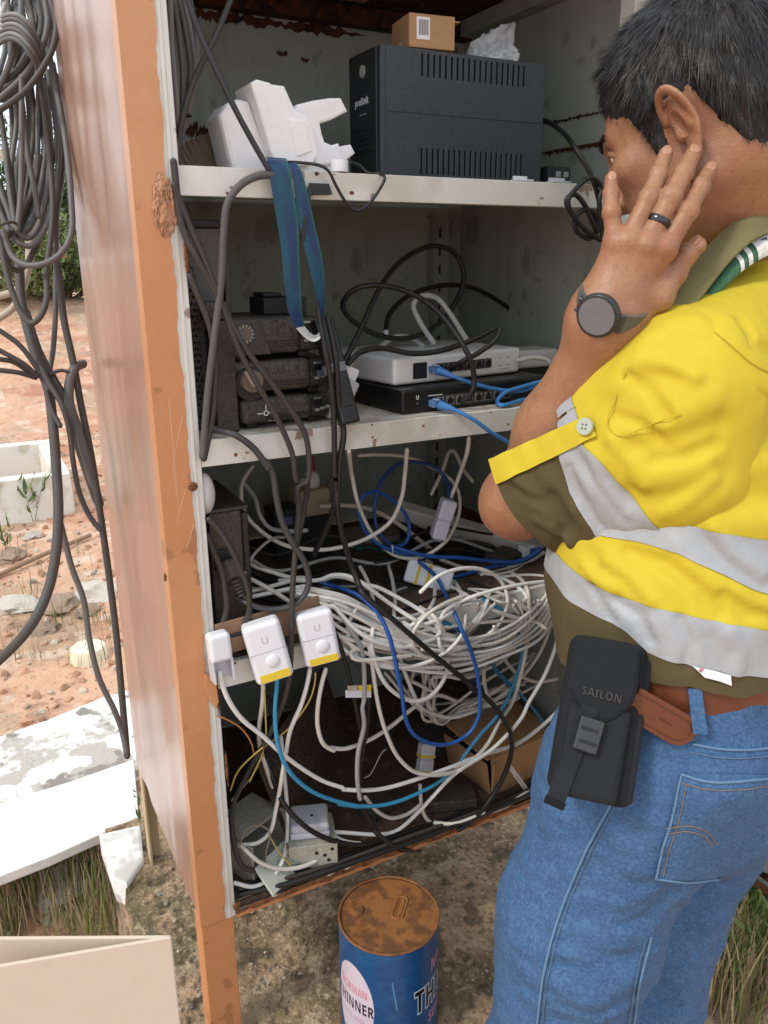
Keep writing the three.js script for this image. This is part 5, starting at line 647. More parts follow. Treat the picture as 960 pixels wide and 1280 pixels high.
// --- upper part of the lower bay
W1('cream cable looping from the shelf above through the blue coil', chain([zL, [[420, 150, -0.2], [340, 270, -0.18], [330, 400], [370, 540, -0.15], [470, 650], [580, 730, -0.13], [720, 790]]], [zU, [[0, 605, -0.12], [120, 610], [260, 585, -0.10], [400, 530], [520, 440, -0.09], [585, 300], [606, 150, -0.06], [618, 10, -0.03]]]), 1, 0.0034);
W1('long pale loop circling the blue coil and lilac adapter', chain([zU, [[268, 20, -0.05], [290, 180, -0.08], [320, 320], [350, 400, -0.11], [400, 500], [470, 590, -0.12], [560, 650], [680, 660, -0.11], [760, 630], [850, 560, -0.10], [890, 500], [932, 380, -0.12], [925, 260], [880, 190, -0.15], [760, 110], [620, 55, -0.18], [450, 40], [330, 45, -0.2]]]), 1, 0.0032);
cable('power_cable', 'thick cream cord curving over the control module', chain([zU, [[100, 350, -0.25], [240, 345], [370, 360, -0.22], [470, 400], [600, 480, -0.18], [700, 560], [760, 605, -0.16]]]), 0.0042, mcC, GZ);
W1('white cable from the lilac adapter up to the shelf edge', chain([zU, [[885, 290, -0.10], [930, 170, -0.08], [980, 20, -0.03], [990, -60, -0.02]]]), 1, 0.0034);
W1('grey white cable bent like a hairpin behind the lilac adapter', chain([zU, [[765, 275, -0.2], [830, 140], [875, 20, -0.2], [900, 20], [950, 120, -0.2], [1010, 200]]]), 1, 0.0034);
W1('pale cable on the dark left side, upper of three', chain([zL, [[340, 890, -0.12], [450, 950], [600, 1000, -0.11], [720, 1035], [860, 1040, -0.09]]]), 0);
W1('pale cable on the dark left side, middle of three', chain([zL, [[390, 1150, -0.08], [560, 1110], [720, 1065, -0.08], [850, 1048]]]), 1);
W1('pale cable on the dark left side, lowest of three', chain([zL, [[390, 1195, -0.07], [560, 1160], [700, 1130, -0.06], [860, 1100]]]), 2);
W1('grey cable slanting to the back of the right injector', chain([zL, [[370, 1030, -0.08], [560, 1130], [700, 1220, -0.05], [760, 1270]]]), 1);
cable('power_cable', 'grey dusty loop in the left of the lower bay', chain([zL, [[360, 290, -0.18], [440, 400], [480, 540, -0.15], [560, 640], [700, 665, -0.14], [850, 660]]]), 0.0036, mcG, GK);
cable('power_cable', 'thin grey wire arcing down beside the upright unit', chain([zL, [[680, 715, -0.12], [590, 722], [480, 800, -0.08], [400, 900], [355, 1010, -0.05]]]), 0.0022, mcG, GK);
// --- dark cables hanging through the bays
const K = (label, pts, r = 0.0036, m = mcD) => cable('power_cable', label, pts, r, m, GK);
K('thick grey cord dropping from the lanyard down the left of the shelves', chain([zM, [[420, -5, 0.010], [345, 0, 0.014], [270, 40, 0.016], [215, 120], [200, 250, 0.014], [190, 450], [165, 650, 0.012], [135, 900], [112, 1180, 0.008]]]), 0.0045, M([0.085, 0.08, 0.078], 0.6));
K('dark cord slanting from the left post past the middle radio', chain([zM, [[-10, -60, 0.004], [28, 220, 0.006], [90, 350, 0.010], [160, 480], [290, 720, 0.012], [400, 870], [480, 980], [540, 1080, 0.012], [560, 1180], [550, 1290]]], [zL, [[790, 300, 0.008], [790, 500, 0.0], [765, 800], [742, 1100, 0.012], [735, 1300]]], [z6, [[440, 0, 0.02], [395, 160], [330, 310, 0.0], [260, 430, -0.02], [180, 580, -0.04], [120, 720], [115, 850, -0.04], [170, 1060, -0.02], [300, 1105]]]), 0.0040);
K('second dark cord slanting just below the first over the radios', chain([zM, [[-8, 40, 0.004], [50, 190, 0.006], [110, 330], [200, 560, 0.012], [260, 720], [350, 890, 0.013], [420, 1010], [490, 1170, 0.012], [512, 1290]]], [zL, [[850, 250, 0.004], [835, 480, -0.02], [800, 660], [760, 850, -0.03]]]), 0.0038);
K('cord lying close to the post beside the perforated case', chain([zM, [[60, 420, 0.0], [100, 520], [145, 640, 0.004], [165, 800], [155, 1000, 0.006], [118, 1190]]]), 0.0042);
K('dark cord leaving under the dusty case over the lip into the lower bay', chain([zM, [[120, 1060, -0.01], [180, 1072, 0.0], [250, 1092, 0.012], [330, 1150], [392, 1235, 0.012]]], [zL, [[510, 90, 0.012], [580, 200], [612, 400, 0.01], [660, 600], [740, 760, 0.012], [830, 900], [870, 1040, 0.014], [850, 1150], [760, 1250, 0.012], [600, 1290], [420, 1260, 0.0], [300, 1200, -0.02]]]), 0.0044, M([0.05, 0.05, 0.054], 0.45));
K('black cord falling from the lanyard past the power brick, left strand', chain([zM, [[602, 560, 0.004], [622, 700, 0.012], [650, 850, 0.014], [664, 1000], [670, 1280, 0.012]]], [zU, [[190, 180, 0.012], [185, 330, 0.004], [140, 470, -0.02], [60, 640, -0.05]]]), 0.0040, mcK);
K('black cord falling beside it, right strand with the diagonal tail', chain([zM, [[640, 600, 0.002], [672, 760, 0.010], [685, 960], [706, 1080, 0.012], [690, 1200], [684, 1290]]], [zU, [[200, 330, 0.008], [230, 520, 0.0], [290, 720, -0.01], [330, 820]]], [zA, [[250, 290, 0.014], [400, 420, 0.03], [560, 560, 0.036], [700, 680], [850, 800, 0.03], [960, 900]]], [z5, [[250, 95, 0.012], [370, 180], [460, 290, 0.008], [520, 400], [532, 520, 0.006], [480, 690], [380, 860, 0.0], [280, 980, -0.004], [180, 1050]]]), 0.0044, mcK);
K('dark cord hanging beside the upright unit on the lower shelf', chain([zL, [[70, 570, 0.0], [170, 680], [260, 830, 0.006], [330, 980], [382, 1130, 0.008], [392, 1290], [360, 1400, 0.004]]]), 0.0036);
K('brown cord along the post in the lower bay', chain([zL, [[60, 700, -0.01], [110, 830], [165, 960, -0.01], [195, 1100], [212, 1290, -0.004], [180, 1400]]]), 0.0042);
K('cord of the mains plug curling down behind the injectors', chain([[240, 560, 3.69], [[235, 680, -0.012], [265, 720, -0.004], [268, 790], [240, 845, 0.0], [170, 865]]]), 0.0036, mcK);
K('dark cord right of the right injector', chain([zA, [[60, 470, 0.0], [110, 580, 0.010], [150, 700], [190, 860, 0.008], [212, 960]]], [z4, [[240, 330, 0.0], [260, 430, -0.01]]]), 0.0036, mcK);
K('grey cord hanging straight beside the cable tag', chain([zA, [[95, 385, -0.01], [190, 520, 0.012], [250, 640], [265, 760, 0.014], [260, 960]]], [z4, [[255, 200, 0.014], [264, 320], [230, 480, 0.01], [224, 640], [240, 760, 0.004]]]), 0.0036, mcG);
K('black cord behind the grey one, reaching the tray', chain([zA, [[240, 560, 0.0], [285, 700, 0.004], [292, 960]]], [z4, [[285, 300, 0.0], [255, 480], [235, 640, -0.01], [250, 800, -0.01], [300, 900], [360, 990, -0.012]]], [[250, 820, 2.04], [[440, 440, -0.012], [500, 490, -0.010], [560, 495]]]), 0.0036, mcK);
K('black cord lying over the thermostat box', chain([z6, [[310, 100, -0.04], [355, 190], [310, 400, -0.06], [350, 560, -0.05], [400, 690, -0.02], [500, 810, -0.006], [640, 900], [800, 942, -0.008]]], [[250, 820, 2.04], [[420, 480, -0.01], [480, 462, -0.02], [520, 430]]]), 0.0042, mcK);
[['front', 0, -0.010, 0], ['middle', -7, -0.016, 1], ['rear', -13, -0.024, 2]].forEach(([w, dy, z, i]) => cable('power_cable', `${w} one of three dark cords lying along the front edge of the tray`, [[300, 1118 + dy, z], [350, 1107 + dy], [420, 1085 + dy + i], [500, 1058 + dy - i], [580, 1028 + dy], [640, 1003 + dy + i], [700, 975 + dy, z]], 0.0038 - i * 0.0004, i === 1 ? mcD : mcK, GK));
cable('thin_wire', 'orange wire drooping inside beside the front post', chain([z6, [[30, 205, 0.0], [60, 215, 0.0], [160, 270], [220, 350, -0.01], [246, 460, -0.03]]]), 0.0013, mcO, null, onZ, 'wire');
cable('thin_wire', 'yellow wire from the right injector to the open junction box', chain([z6, [[590, -40, 0.016], [590, 0, 0.016], [560, 110], [480, 230, 0.008], [400, 310], [260, 410, -0.01], [150, 520], [105, 630, -0.03]]]), 0.0013, mcY, null, onZ, 'wire');
cable('thin_wire', 'yellow wire under the middle injector', chain([z6, [[300, 60, 0.012], [306, 200, 0.006], [308, 320, 0.0], [280, 440, -0.02], [215, 580]]]), 0.0012, mcY, null, onZ, 'wire');
cable('thin_wire', 'short yellow wire at the gland of the junction box', chain([z6, [[325, 885, -0.03], [380, 980, -0.02], [450, 1062, -0.016]]]), 0.0013, mcY, null, onZ, 'wire');
cable('thin_wire', 'greenish wire behind the yellow wire near the junction box', chain([z6, [[290, 430, -0.02], [240, 530], [180, 610, -0.04], [110, 690]]]), 0.0012, M([0.2, 0.19, 0.09], 0.6), null, onZ, 'wire');
cable('thin_wire', 'looped brown wire round the gland of the junction box', chain([z6, [[160, 940, -0.03], [190, 860, -0.025], [260, 830], [330, 870, -0.02], [310, 980], [300, 1110, -0.02]]]), 0.0014, M([0.22, 0.18, 0.12], 0.6), null, onZ, 'wire');
// --- cables over the router
const RS = (label, pts, r, m) => cable('network_cable', label, pts, r, m, GS);
RS('black cable looping twice over the router', chain([zR, [[85, 620, -0.05], [150, 490, -0.08], [230, 320, -0.12], [330, 210, -0.18], [430, 172], [510, 205, -0.2], [540, 280], [520, 360, -0.19], [470, 440], [390, 500, -0.18], [300, 520], [200, 500, -0.17], [110, 440], [85, 390, -0.15], [130, 335], [220, 320, -0.12], [330, 345], [420, 400, -0.06], [500, 490, -0.03], [560, 590, -0.01], [578, 670], [568, 725, -0.012], [535, 755, -0.022]]]), 0.0042, mcK);
RS('black cable arching to the back corner right of the router', chain([zR, [[243, 505, -0.2], [260, 430, -0.22], [330, 360], [430, 325, -0.25], [520, 320], [600, 340, -0.3], [700, 400], [760, 460, -0.32], [805, 535]]]), 0.0042, mcK);
RS('black cable lying across the top of the router', chain([zR, [[108, 612, -0.045], [150, 572], [230, 556, -0.06], [340, 575], [430, 570, -0.05], [520, 545], [600, 512, -0.04], [672, 478], [665, 515, -0.03], [600, 570], [540, 602, -0.04], [492, 632, -0.062]]]), 0.0040, mcK);
RS('light grey cable in a tall loop behind the router', chain([zR, [[425, 535, -0.17], [370, 450], [350, 390, -0.19], [390, 358], [440, 370, -0.19], [490, 430], [552, 528, -0.17]]]), 0.0045, M([0.55, 0.56, 0.57], 0.4));
RS('short white cable bulging at the back left of the router', chain([zR, [[228, 548, -0.2], [280, 515], [330, 515, -0.2], [385, 545]]]), 0.0045, M([0.6, 0.6, 0.61], 0.4));
RS('white lead in front of the corner adapter', chain([zR, [[745, 600, -0.09], [800, 590], [850, 600, -0.09], [880, 640]]]), 0.004, mcW[2]);
{ const p = onZ(482, 417, -0.2); solo('cable_ferrule', rbox(0.008, 0.012, 0.008, 0.002).translate(p.x, p.y, p.z), mWhiteP, 'tiny white ferrule on the arching black cable', 'ferrule'); }
function patch(label, pts, pz) { // network lead with its moulded plug
  const q = trace(pts), T = thing('patch_cable', label, 'cable', q[0], GB), d = q[1].clone().sub(q[0]).normalize();
  partW('cord', capTube([q[0].clone().addScaledVector(d, 0.012), ...q.slice(1)], 0.0031, 8, 7), mcS2, T); partW('plug_boot', between(new THREE.CylinderGeometry(0.0036, 0.0072, 0.024, 10), q[0].clone().addScaledVector(d, 0.002), q[0].clone().addScaledVector(d, 0.026)), mcS2, T); partW('plug', rbox(0.0115, 0.010, 0.016, 0.001).translate(q[0].x - 0.002, q[0].y, pz), M([0.12, 0.22, 0.45], 0.35), T); partW('latch', rbox(0.006, 0.002, 0.013, 0.0006).translate(q[0].x - 0.002, q[0].y + 0.0066, pz + 0.006), M([0.25, 0.4, 0.7], 0.35), T);
}
const mcS2 = M([0.05, 0.20, 0.52], 0.42);
patch('blue lead plugged into the white router', chain([zR, [[437, 637, -0.060], [500, 662, -0.040], [580, 690], [680, 712, -0.03], [760, 715], [820, 690, -0.03], [920, 650]]]), -0.066);
patch('blue lead plugged into the black switch and hanging over the lip', chain([zR, [[440, 765, -0.018], [500, 785, -0.002], [570, 820, 0.012], [640, 870, 0.016], [700, 905], [800, 960, 0.016]]]), -0.024);
cable('network_cable', 'loose blue loop at the right end of the black switch', chain([zR, [[860, 740, -0.04], [760, 750, -0.02], [680, 770], [664, 755], [690, 725, -0.025], [760, 700], [830, 680, -0.03], [930, 640]]]), 0.0033, mcS2, GB);
// --- top shelf
cable('power_cable', 'thin black lead drooping over the top shelf lip', [[352, 203, -0.03], [372, 203, -0.010], [400, 207, 0.006], [410, 213, 0.008], [420, 232], [432, 252, 0.008], [445, 263], [458, 258, 0.008], [476, 234], [481, 222, 0.008], [474, 217, -0.004], [460, 216, -0.012], [450, 207, -0.02], [440, 203]], 0.0019, mcK);
cable('power_cable', 'black mains cord of the battery backup coiled over the lip at the right', [[678, 150, -0.10], [690, 155, -0.07], [706, 168, -0.04], [722, 190, 0.0], [738, 217, 0.014], [746, 240, 0.016], [750, 262], [748, 285], [738, 298], [726, 294], [718, 282], [722, 268], [734, 262], [746, 272, 0.02], [747, 290], [742, 280, 0.022], [730, 255], [718, 243], [708, 250], [714, 266], [730, 285, 0.02], [744, 296], [752, 300], [749, 250, 0.024], [752, 234], [738, 222], [722, 234, 0.022], [710, 252], [720, 275], [736, 292]], 0.0036, mcK);
for (const [i, p] of [[[213, 0, -0.02], [215, 60], [221, 130, -0.02], [221, 165, -0.03]], [[222, -5, -0.04], [232, 40], [238, 90, -0.04], [231, 140], [222, 168, -0.04]], [[228, -5, -0.05], [238, 40], [243, 85, -0.05], [233, 140], [224, 170]], [[217, -5, -0.03], [224, 45], [229, 95, -0.03], [227, 140], [222, 170]], [[236, -5, -0.06], [244, 35], [246, 85, -0.06], [236, 138], [226, 172]]].entries()) cable('power_cable', `${['leftmost', 'second', 'third', 'fourth', 'rightmost'][i]} of the grey cords bundled in the top left corner inside`, p, 0.0036, i % 2 ? mcOut2 : mcOut, 'cords in the top left corner');
cable('power_cable', 'dark cord crossing from the top of the cabinet to the corner bundle', [[292, -10, -0.03], [276, 30], [262, 60, -0.02], [243, 100], [230, 140, -0.02], [222, 190, -0.02], [222, 260, -0.01]], 0.0034, mcD, 'cords in the top left corner');
{ const q = trace([[231, -12, 0.0], [247, 35], [262, 70, 0.004], [282, 112], [300, 148, 0.008], [322, 188], [336, 212, 0.012]]); solo('twisted_cable', capTube(q, 0.0036, 8, 8), M([0.022, 0.022, 0.028], 0.4), 'black twisted cord slanting down over the foam to the lanyard', 'cable', 'cords in the top left corner'); }
{ const p = onZ(224, 141, -0.02); solo('cable_tie', new THREE.TorusGeometry(0.013, 0.0014, 6, 22).rotateX(PI / 2).translate(p.x + 0.004, p.y, p.z - 0.015), mcK, 'black tie round the corner cord bundle', 'cable tie'); }
// --- outdoor cables left of the cabinet: hung at a distance along the view
const O = (label, pts, r = 0.0045, m = mcOut) => cable('outdoor_cable', label, pts[0][1] === -8 && pts[0][2] < 1.32 ? [[88 + pts[0][0] * 0.2, -190, 1.36], [70 + pts[0][0] * 0.3, -110, 1.31], ...pts] : pts, r, m, GO, at);
const coil = 'grey cable of the big coil in the upper left corner';
[[[28, -8, 1.22], [26, 25], [18, 60, 1.20], [8, 90], [-6, 118, 1.22]], [[48, -8, 1.24], [52, 25], [48, 50, 1.22], [35, 75], [15, 95, 1.22], [-8, 108]], [[57, -8, 1.22], [60, 30], [50, 65, 1.20], [30, 95], [-8, 130, 1.22]], [[62, -8, 1.20], [71, 25], [66, 60, 1.18], [50, 90], [30, 115, 1.18], [-8, 143]], [[54, -8, 1.26], [57, 28], [48, 60, 1.25], [32, 84], [8, 108, 1.25], [-8, 118]], [[34, -8, 1.27], [41, 20], [43, 45, 1.27], [32, 70], [10, 100, 1.26], [-8, 112]]].forEach((p, i) => O(`${coil}, ${['first strand from the left', 'second strand', 'third strand', 'outermost strand', 'inner strand behind', 'rear strand'][i]}`, p, 0.0046, i % 2 ? mcOut2 : mcOut));
for (let i = 0; i < 6; i++) O('grey turn wrapped round the big coil at upper left', [[-8, 30 + i * 6, 1.195], [2, 22 + i * 6, 1.18], [14, 18 + i * 6, 1.172], [26, 21 + i * 6.5, 1.17], [38, 33 + i * 7, 1.176], [47, 52 + i * 7, 1.195], [46, 70 + i * 6, 1.21]], 0.0036, i % 2 ? mcOut : M([0.22, 0.225, 0.23], 0.5));
for (let i = 0; i < 14; i++) { const t = i / 13, x = 8 + 56 * t; O('grey strand packed inside the big coil at upper left', [[x * 0.8 + R(-4, 4), -8, 1.27 + 0.03 * rnd()], [x + R(-5, 5), 25, 1.27], [x * 0.95 + R(-6, 6), 60, 1.26 + 0.03 * rnd()], [x * 0.7 + R(-8, 8), 90, 1.26], [x * 0.35 - 14 + R(-6, 6), 125, 1.27 + 0.02 * rnd()]], 0.0042, i % 2 ? mcOut2 : mcOut); }
for (let i = 0; i < 10; i++) { const x = 8 + i * 7; O('grey strand hanging between coil and tie at the left', [[x + R(-6, 6), 95, 1.28], [x + 4 + R(-4, 4), 150, 1.29 + 0.02 * rnd()], [x + 2 + R(-5, 5), 210, 1.28], [lerp(x, 22, 0.5), 262, 1.26 + 0.02 * rnd()], [lerp(x, 20, 0.85), 296, 1.24]], 0.0040, i % 2 ? mcOut : mcOut2); }
O('pale ring strand hooked round the coil top', [[6, 6, 1.18], [2, 22], [4, 38, 1.18], [14, 46]], 0.0036, M([0.4, 0.4, 0.38], 0.5));
[[[60, 62, 1.22], [70, 108], [78, 150, 1.22], [85, 200], [89, 250, 1.20], [90, 285], [84, 306, 1.19], [70, 322], [50, 331, 1.19], [28, 330], [14, 318, 1.2], [4, 290]], [[50, 100, 1.24], [56, 140], [60, 180, 1.24], [64, 220], [66, 262, 1.22], [63, 300], [58, 340, 1.21], [58, 375], [50, 396, 1.2], [40, 404], [29, 395, 1.2], [18, 372], [8, 340, 1.2], [0, 296]], [[60, 90, 1.26], [68, 140], [73, 190, 1.26], [70, 240], [58, 282, 1.24], [40, 307], [24, 304, 1.23], [10, 285], [-6, 250]], [[54, 105, 1.25], [62, 160], [62, 205, 1.25], [56, 255], [46, 287, 1.24], [34, 298], [21, 289, 1.23], [9, 260], [-6, 218]], [[66, 80, 1.28], [74, 130], [78, 180, 1.28], [74, 230], [60, 270, 1.26], [44, 310], [32, 331, 1.24], [20, 338], [10, 330, 1.22], [6, 308], [10, 290]], [[58, 100, 1.27], [60, 150], [55, 210, 1.27], [48, 255], [38, 282, 1.25], [26, 294], [12, 280, 1.24], [-6, 240]], [[27, 96, 1.21], [27, 180], [26, 240, 1.21], [22, 287]], [[50, 196, 1.25], [42, 236], [31, 260, 1.24], [22, 285]], [[80, 170, 1.30], [78, 220], [72, 260, 1.30], [70, 330], [69, 400, 1.30], [66, 440], [61, 468]], [[6, 180, 1.22], [10, 220], [14, 250, 1.22], [20, 285]], [[0, 140, 1.24], [8, 190], [16, 240, 1.24], [18, 282]], [[30, 150, 1.23], [36, 200], [44, 240, 1.23], [48, 270]]].forEach((p, i) => O(`hanging grey cable left of the cabinet side, ${['longest U beside the panel edge', 'deep narrow loop reaching lowest', 'third loop behind', 'fourth loop gathered by the tie', 'rear loop curling under the tie', 'short inner loop', 'straight strand crossing in front', 'strand slanting into the tie', 'single strand dropping to the lower bundle', 'left strand into the tie', 'second left strand into the tie', 'middle short strand'][i]}`, p, i > 5 ? 0.0042 : 0.0046, i % 3 === 1 ? mcOut2 : mcOut));
{ const p = at(8, 287, 1.205); solo('cable_tie', new THREE.TorusGeometry(0.02, 0.0022, 6, 22).rotateX(1.2).rotateZ(0.4).translate(p.x - 0.004, p.y, p.z), mcOut2, 'grey tie gathering the hanging loops at the left edge', 'cable tie'); }
O('thick dark trunk cable curving out at the left edge', [[24, 330, 1.27], [27, 375], [36, 415, 1.26], [48, 455], [60, 485, 1.25], [66, 530], [70, 580, 1.24], [73, 640], [70, 690, 1.22], [60, 738], [40, 780, 1.2], [-10, 833], [-80, 880, 1.25], [-170, 960, 1.5]], 0.0075, mcOut2);
O('second thick cable leaning towards the panel edge', [[32, 390, 1.27], [48, 440], [70, 480, 1.27], [84, 505], [91, 535, 1.28], [104, 575], [121, 625, 1.32]], 0.0072, mcOut2);
O('curved thick cable bent over the clip at the panel edge', [[103, 455, 1.32], [93, 461, 1.28], [87, 478], [87, 505, 1.27], [95, 530], [108, 572, 1.29], [124, 630, 1.33]], 0.0078, mcOut);
O('long straight cable running down the panel edge', [[72, 330, 1.28], [80, 400], [91, 450, 1.28], [101, 505], [114, 570, 1.30], [125, 640], [135, 710, 1.33], [145, 790], [152, 865, 1.36], [159, 945]], 0.0056, mcOut2);
O('thin dark cable drooping and meeting the long straight one', [[48, 455, 1.24], [62, 480], [78, 508, 1.24], [86, 535], [92, 580, 1.26], [99, 615], [112, 645, 1.28], [125, 662]], 0.0042, mcOut2);
O('thin cable snaking down over the gravel to the white boards', [[76, 655, 1.26], [90, 710], [104, 748, 1.28], [112, 800], [124, 848, 1.3], [143, 888], [152, 912, 1.33], [158, 940]], 0.0046, mcOut);
[[[-8, 408], [25, 432], [50, 466]], [[-8, 434], [28, 454], [47, 470]], [[-8, 448], [18, 453], [44, 472]], [[-8, 462], [24, 466], [44, 472]]].forEach((p, i) => O(`thin cable branching to the left edge, ${['topmost', 'second', 'third', 'lowest'][i]} of four`, p.map((q, k) => [...q, 1.2 + 0.02 * k]), 0.0038, mcOut2));
O('small dark tail hooked at the panel edge', [[62, 468, 1.26], [76, 463], [86, 465, 1.27]], 0.0028, mcOut2); O('short dark tail pressed to the trunk cable', [[58, 490, 1.24], [66, 515], [75, 532, 1.24]], 0.004, mcOut2);
[[[-8, 184], [18, 212], [28, 255], [36, 300], [33, 345], [22, 362], [-8, 372]], [[-8, 402], [16, 385], [28, 362], [36, 330], [38, 290], [28, 240], [10, 200]], [[36, 180], [44, 225], [56, 270], [70, 305], [78, 318]]].forEach((p, i) => O(`pale cream conduit behind the grey loops, ${['upper bend', 'lower bend', 'slanting piece'][i]}`, p.map(q => [...q, 1.34]), 0.006, M([0.45, 0.38, 0.3], 0.6)));
// ---------------------------------------------------------------- person: implicit surfaces meshed on a grid
function netMesh(f, lo, hi, cell) { // surface nets, vertices pulled onto the surface
  const nx = Math.ceil((hi.x - lo.x) / cell) + 1, ny = Math.ceil((hi.y - lo.y) / cell) + 1, nzz = Math.ceil((hi.z - lo.z) / cell) + 1, val = new Float32Array(nx * ny * nzz), id = (i, j, k) => (k * ny + j) * nx + i, p = V();
  for (let k = 0; k < nzz; k += 1) for (let j = 0; j < ny; j++) for (let i = 0; i < nx;) { const d = f(p.set(lo.x + i * cell, lo.y + j * cell, lo.z + k * cell)); const skip = Math.max(1, Math.floor((Math.abs(d) * 0.6) / cell)); for (let s = 0; s < skip && i < nx; s++, i++) val[id(i, j, k)] = d; }
  const vi = new Map(), pos = [], ix = [];
  for (let k = 0; k < nzz - 1; k++) for (let j = 0; j < ny - 1; j++) for (let i = 0; i < nx - 1; i++) {
    let c = 0, sx = 0, sy = 0, sz = 0, m = 0; const v = []; for (let q = 0; q < 8; q++) { const d = val[id(i + (q & 1), j + (q >> 1 & 1), k + (q >> 2))]; v.push(d); if (d < 0) m++; } if (!m || m === 8) continue;
    for (const [a, b] of ED) if ((v[a] < 0) !== (v[b] < 0)) { const t = v[a] / (v[a] - v[b]); sx += (a & 1) + t * ((b & 1) - (a & 1)); sy += (a >> 1 & 1) + t * ((b >> 1 & 1) - (a >> 1 & 1)); sz += (a >> 2) + t * ((b >> 2) - (a >> 2)); c++; }
    vi.set(id(i, j, k), pos.length / 3); pos.push(lo.x + (i + sx / c) * cell, lo.y + (j + sy / c) * cell, lo.z + (k + sz / c) * cell);
  }
  const quad = (a, b, c, d, fl) => { a = vi.get(a); b = vi.get(b); c = vi.get(c); d = vi.get(d); if (a === undefined || b === undefined || c === undefined || d === undefined) return; fl ? ix.push(a, b, c, a, c, d) : ix.push(a, c, b, a, d, c); };
  for (let k = 1; k < nzz - 1; k++) for (let j = 1; j < ny - 1; j++) for (let i = 1; i < nx - 1; i++) {
    const s = val[id(i, j, k)] < 0;
    if (s !== val[id(i + 1, j, k)] < 0) quad(id(i, j - 1, k - 1), id(i, j, k - 1), id(i, j, k), id(i, j - 1, k), s);
    if (s !== val[id(i, j + 1, k)] < 0) quad(id(i - 1, j, k - 1), id(i - 1, j, k), id(i, j, k), id(i, j, k - 1), s);
    if (s !== val[id(i, j, k + 1)] < 0) quad(id(i - 1, j - 1, k), id(i, j - 1, k), id(i, j, k), id(i - 1, j, k), s);
  }
  const g = new THREE.BufferGeometry(), n = pos.length / 3, nor = new Float32Array(n * 3), q = V(), gr = V();
  for (let i = 0; i < n; i++) { q.set(pos[i * 3], pos[i * 3 + 1], pos[i * 3 + 2]); for (let it = 0; it < 2; it++) { gradOf(f, q, cell * 0.35, gr); const d = f(q), l = Math.max(gr.length(), 0.3); q.addScaledVector(gr, -clamp(d / (l * l), -cell, cell) * 0.8); } gradOf(f, q, cell * 0.35, gr).normalize(); pos[i * 3] = q.x; pos[i * 3 + 1] = q.y; pos[i * 3 + 2] = q.z; nor.set([gr.x, gr.y, gr.z], i * 3); }
  g.setAttribute('position', new THREE.Float32BufferAttribute(pos, 3)); g.setAttribute('normal', new THREE.BufferAttribute(nor, 3)); g.setIndex(ix); return g;
}
const ED = [[0, 1], [2, 3], [4, 5], [6, 7], [0, 2], [1, 3], [4, 6], [5, 7], [0, 4], [1, 5], [2, 6], [3, 7]];
const _g = V();
function gradOf(f, p, e, out) { const q = _g; const x = f(q.set(p.x + e, p.y, p.z)) - f(q.set(p.x - e, p.y, p.z)), y = f(q.set(p.x, p.y + e, p.z)) - f(q.set(p.x, p.y - e, p.z)), z = f(q.set(p.x, p.y, p.z + e)) - f(q.set(p.x, p.y, p.z - e)); return out.set(x, y, z).multiplyScalar(0.5 / e); }
const smin = (a, b, k) => { const h = Math.max(k - Math.abs(a - b), 0) / k; return Math.min(a, b) - h * h * k * 0.25; };
function cone(p, a, b, ra, rb) { const bx_ = b.x - a.x, by = b.y - a.y, bz = b.z - a.z, px = p.x - a.x, py = p.y - a.y, pz = p.z - a.z, t = clamp((px * bx_ + py * by + pz * bz) / (bx_ * bx_ + by * by + bz * bz), 0, 1), dx = px - t * bx_, dy = py - t * by, dz = pz - t * bz; return Math.sqrt(dx * dx + dy * dy + dz * dz) - (ra + (rb - ra) * t); }
const ell = (x, y, z, rx, ry, rz) => { const k0 = Math.hypot(x / rx, y / ry, z / rz), k1 = Math.hypot(x / (rx * rx), y / (ry * ry), z / (rz * rz)); return k1 < 1e-9 ? -Math.min(rx, ry, rz) : k0 * (k0 - 1) / k1; };
// where the line of sight through a photo position meets a surface: used once to read off where seams and bands run on the cloth
function hit(f, px, py, t0 = 0.55, t1 = 1.6) { const d = ray(px, py), L = d.length(); d.normalize(); let t = t0; const p = V(); for (let i = 0; i < 160; i++) { p.copy(CAM).addScaledVector(d, t); const s = f(p); if (s < 0.0004) return p; t += Math.max(s * 0.7, 0.0005); if (t > t1 * L) break; } return null; }
const hits = (f, pts) => pts.map(q => hit(f, q[0], q[1])).filter(Boolean);
const normalAt = (f, p, e = 0.002) => gradOf(f, p, e, V()).normalize().clone();
function segD(p, L) { let b = 1e9; for (let i = 0; i + 1 < L.length; i++) { const d = cone(p, L[i], L[i + 1], 0, 0); if (d < b) b = d; } return b; }
function foldSet(base, list) { const F = list.map(([pts, amp, w]) => { const L = hits(base, pts), s = new THREE.Sphere().setFromPoints(L.length ? L : [V()]); return { L, amp, w, c: s.center, r: s.radius + w * 2.6 }; }).filter(f => f.L.length > 1); return p => { let d = 0; for (const f of F) { if (p.distanceTo(f.c) > f.r) continue; const q = segD(p, f.L) / f.w; d += f.amp * Math.exp(-q * q); } return d; }; }
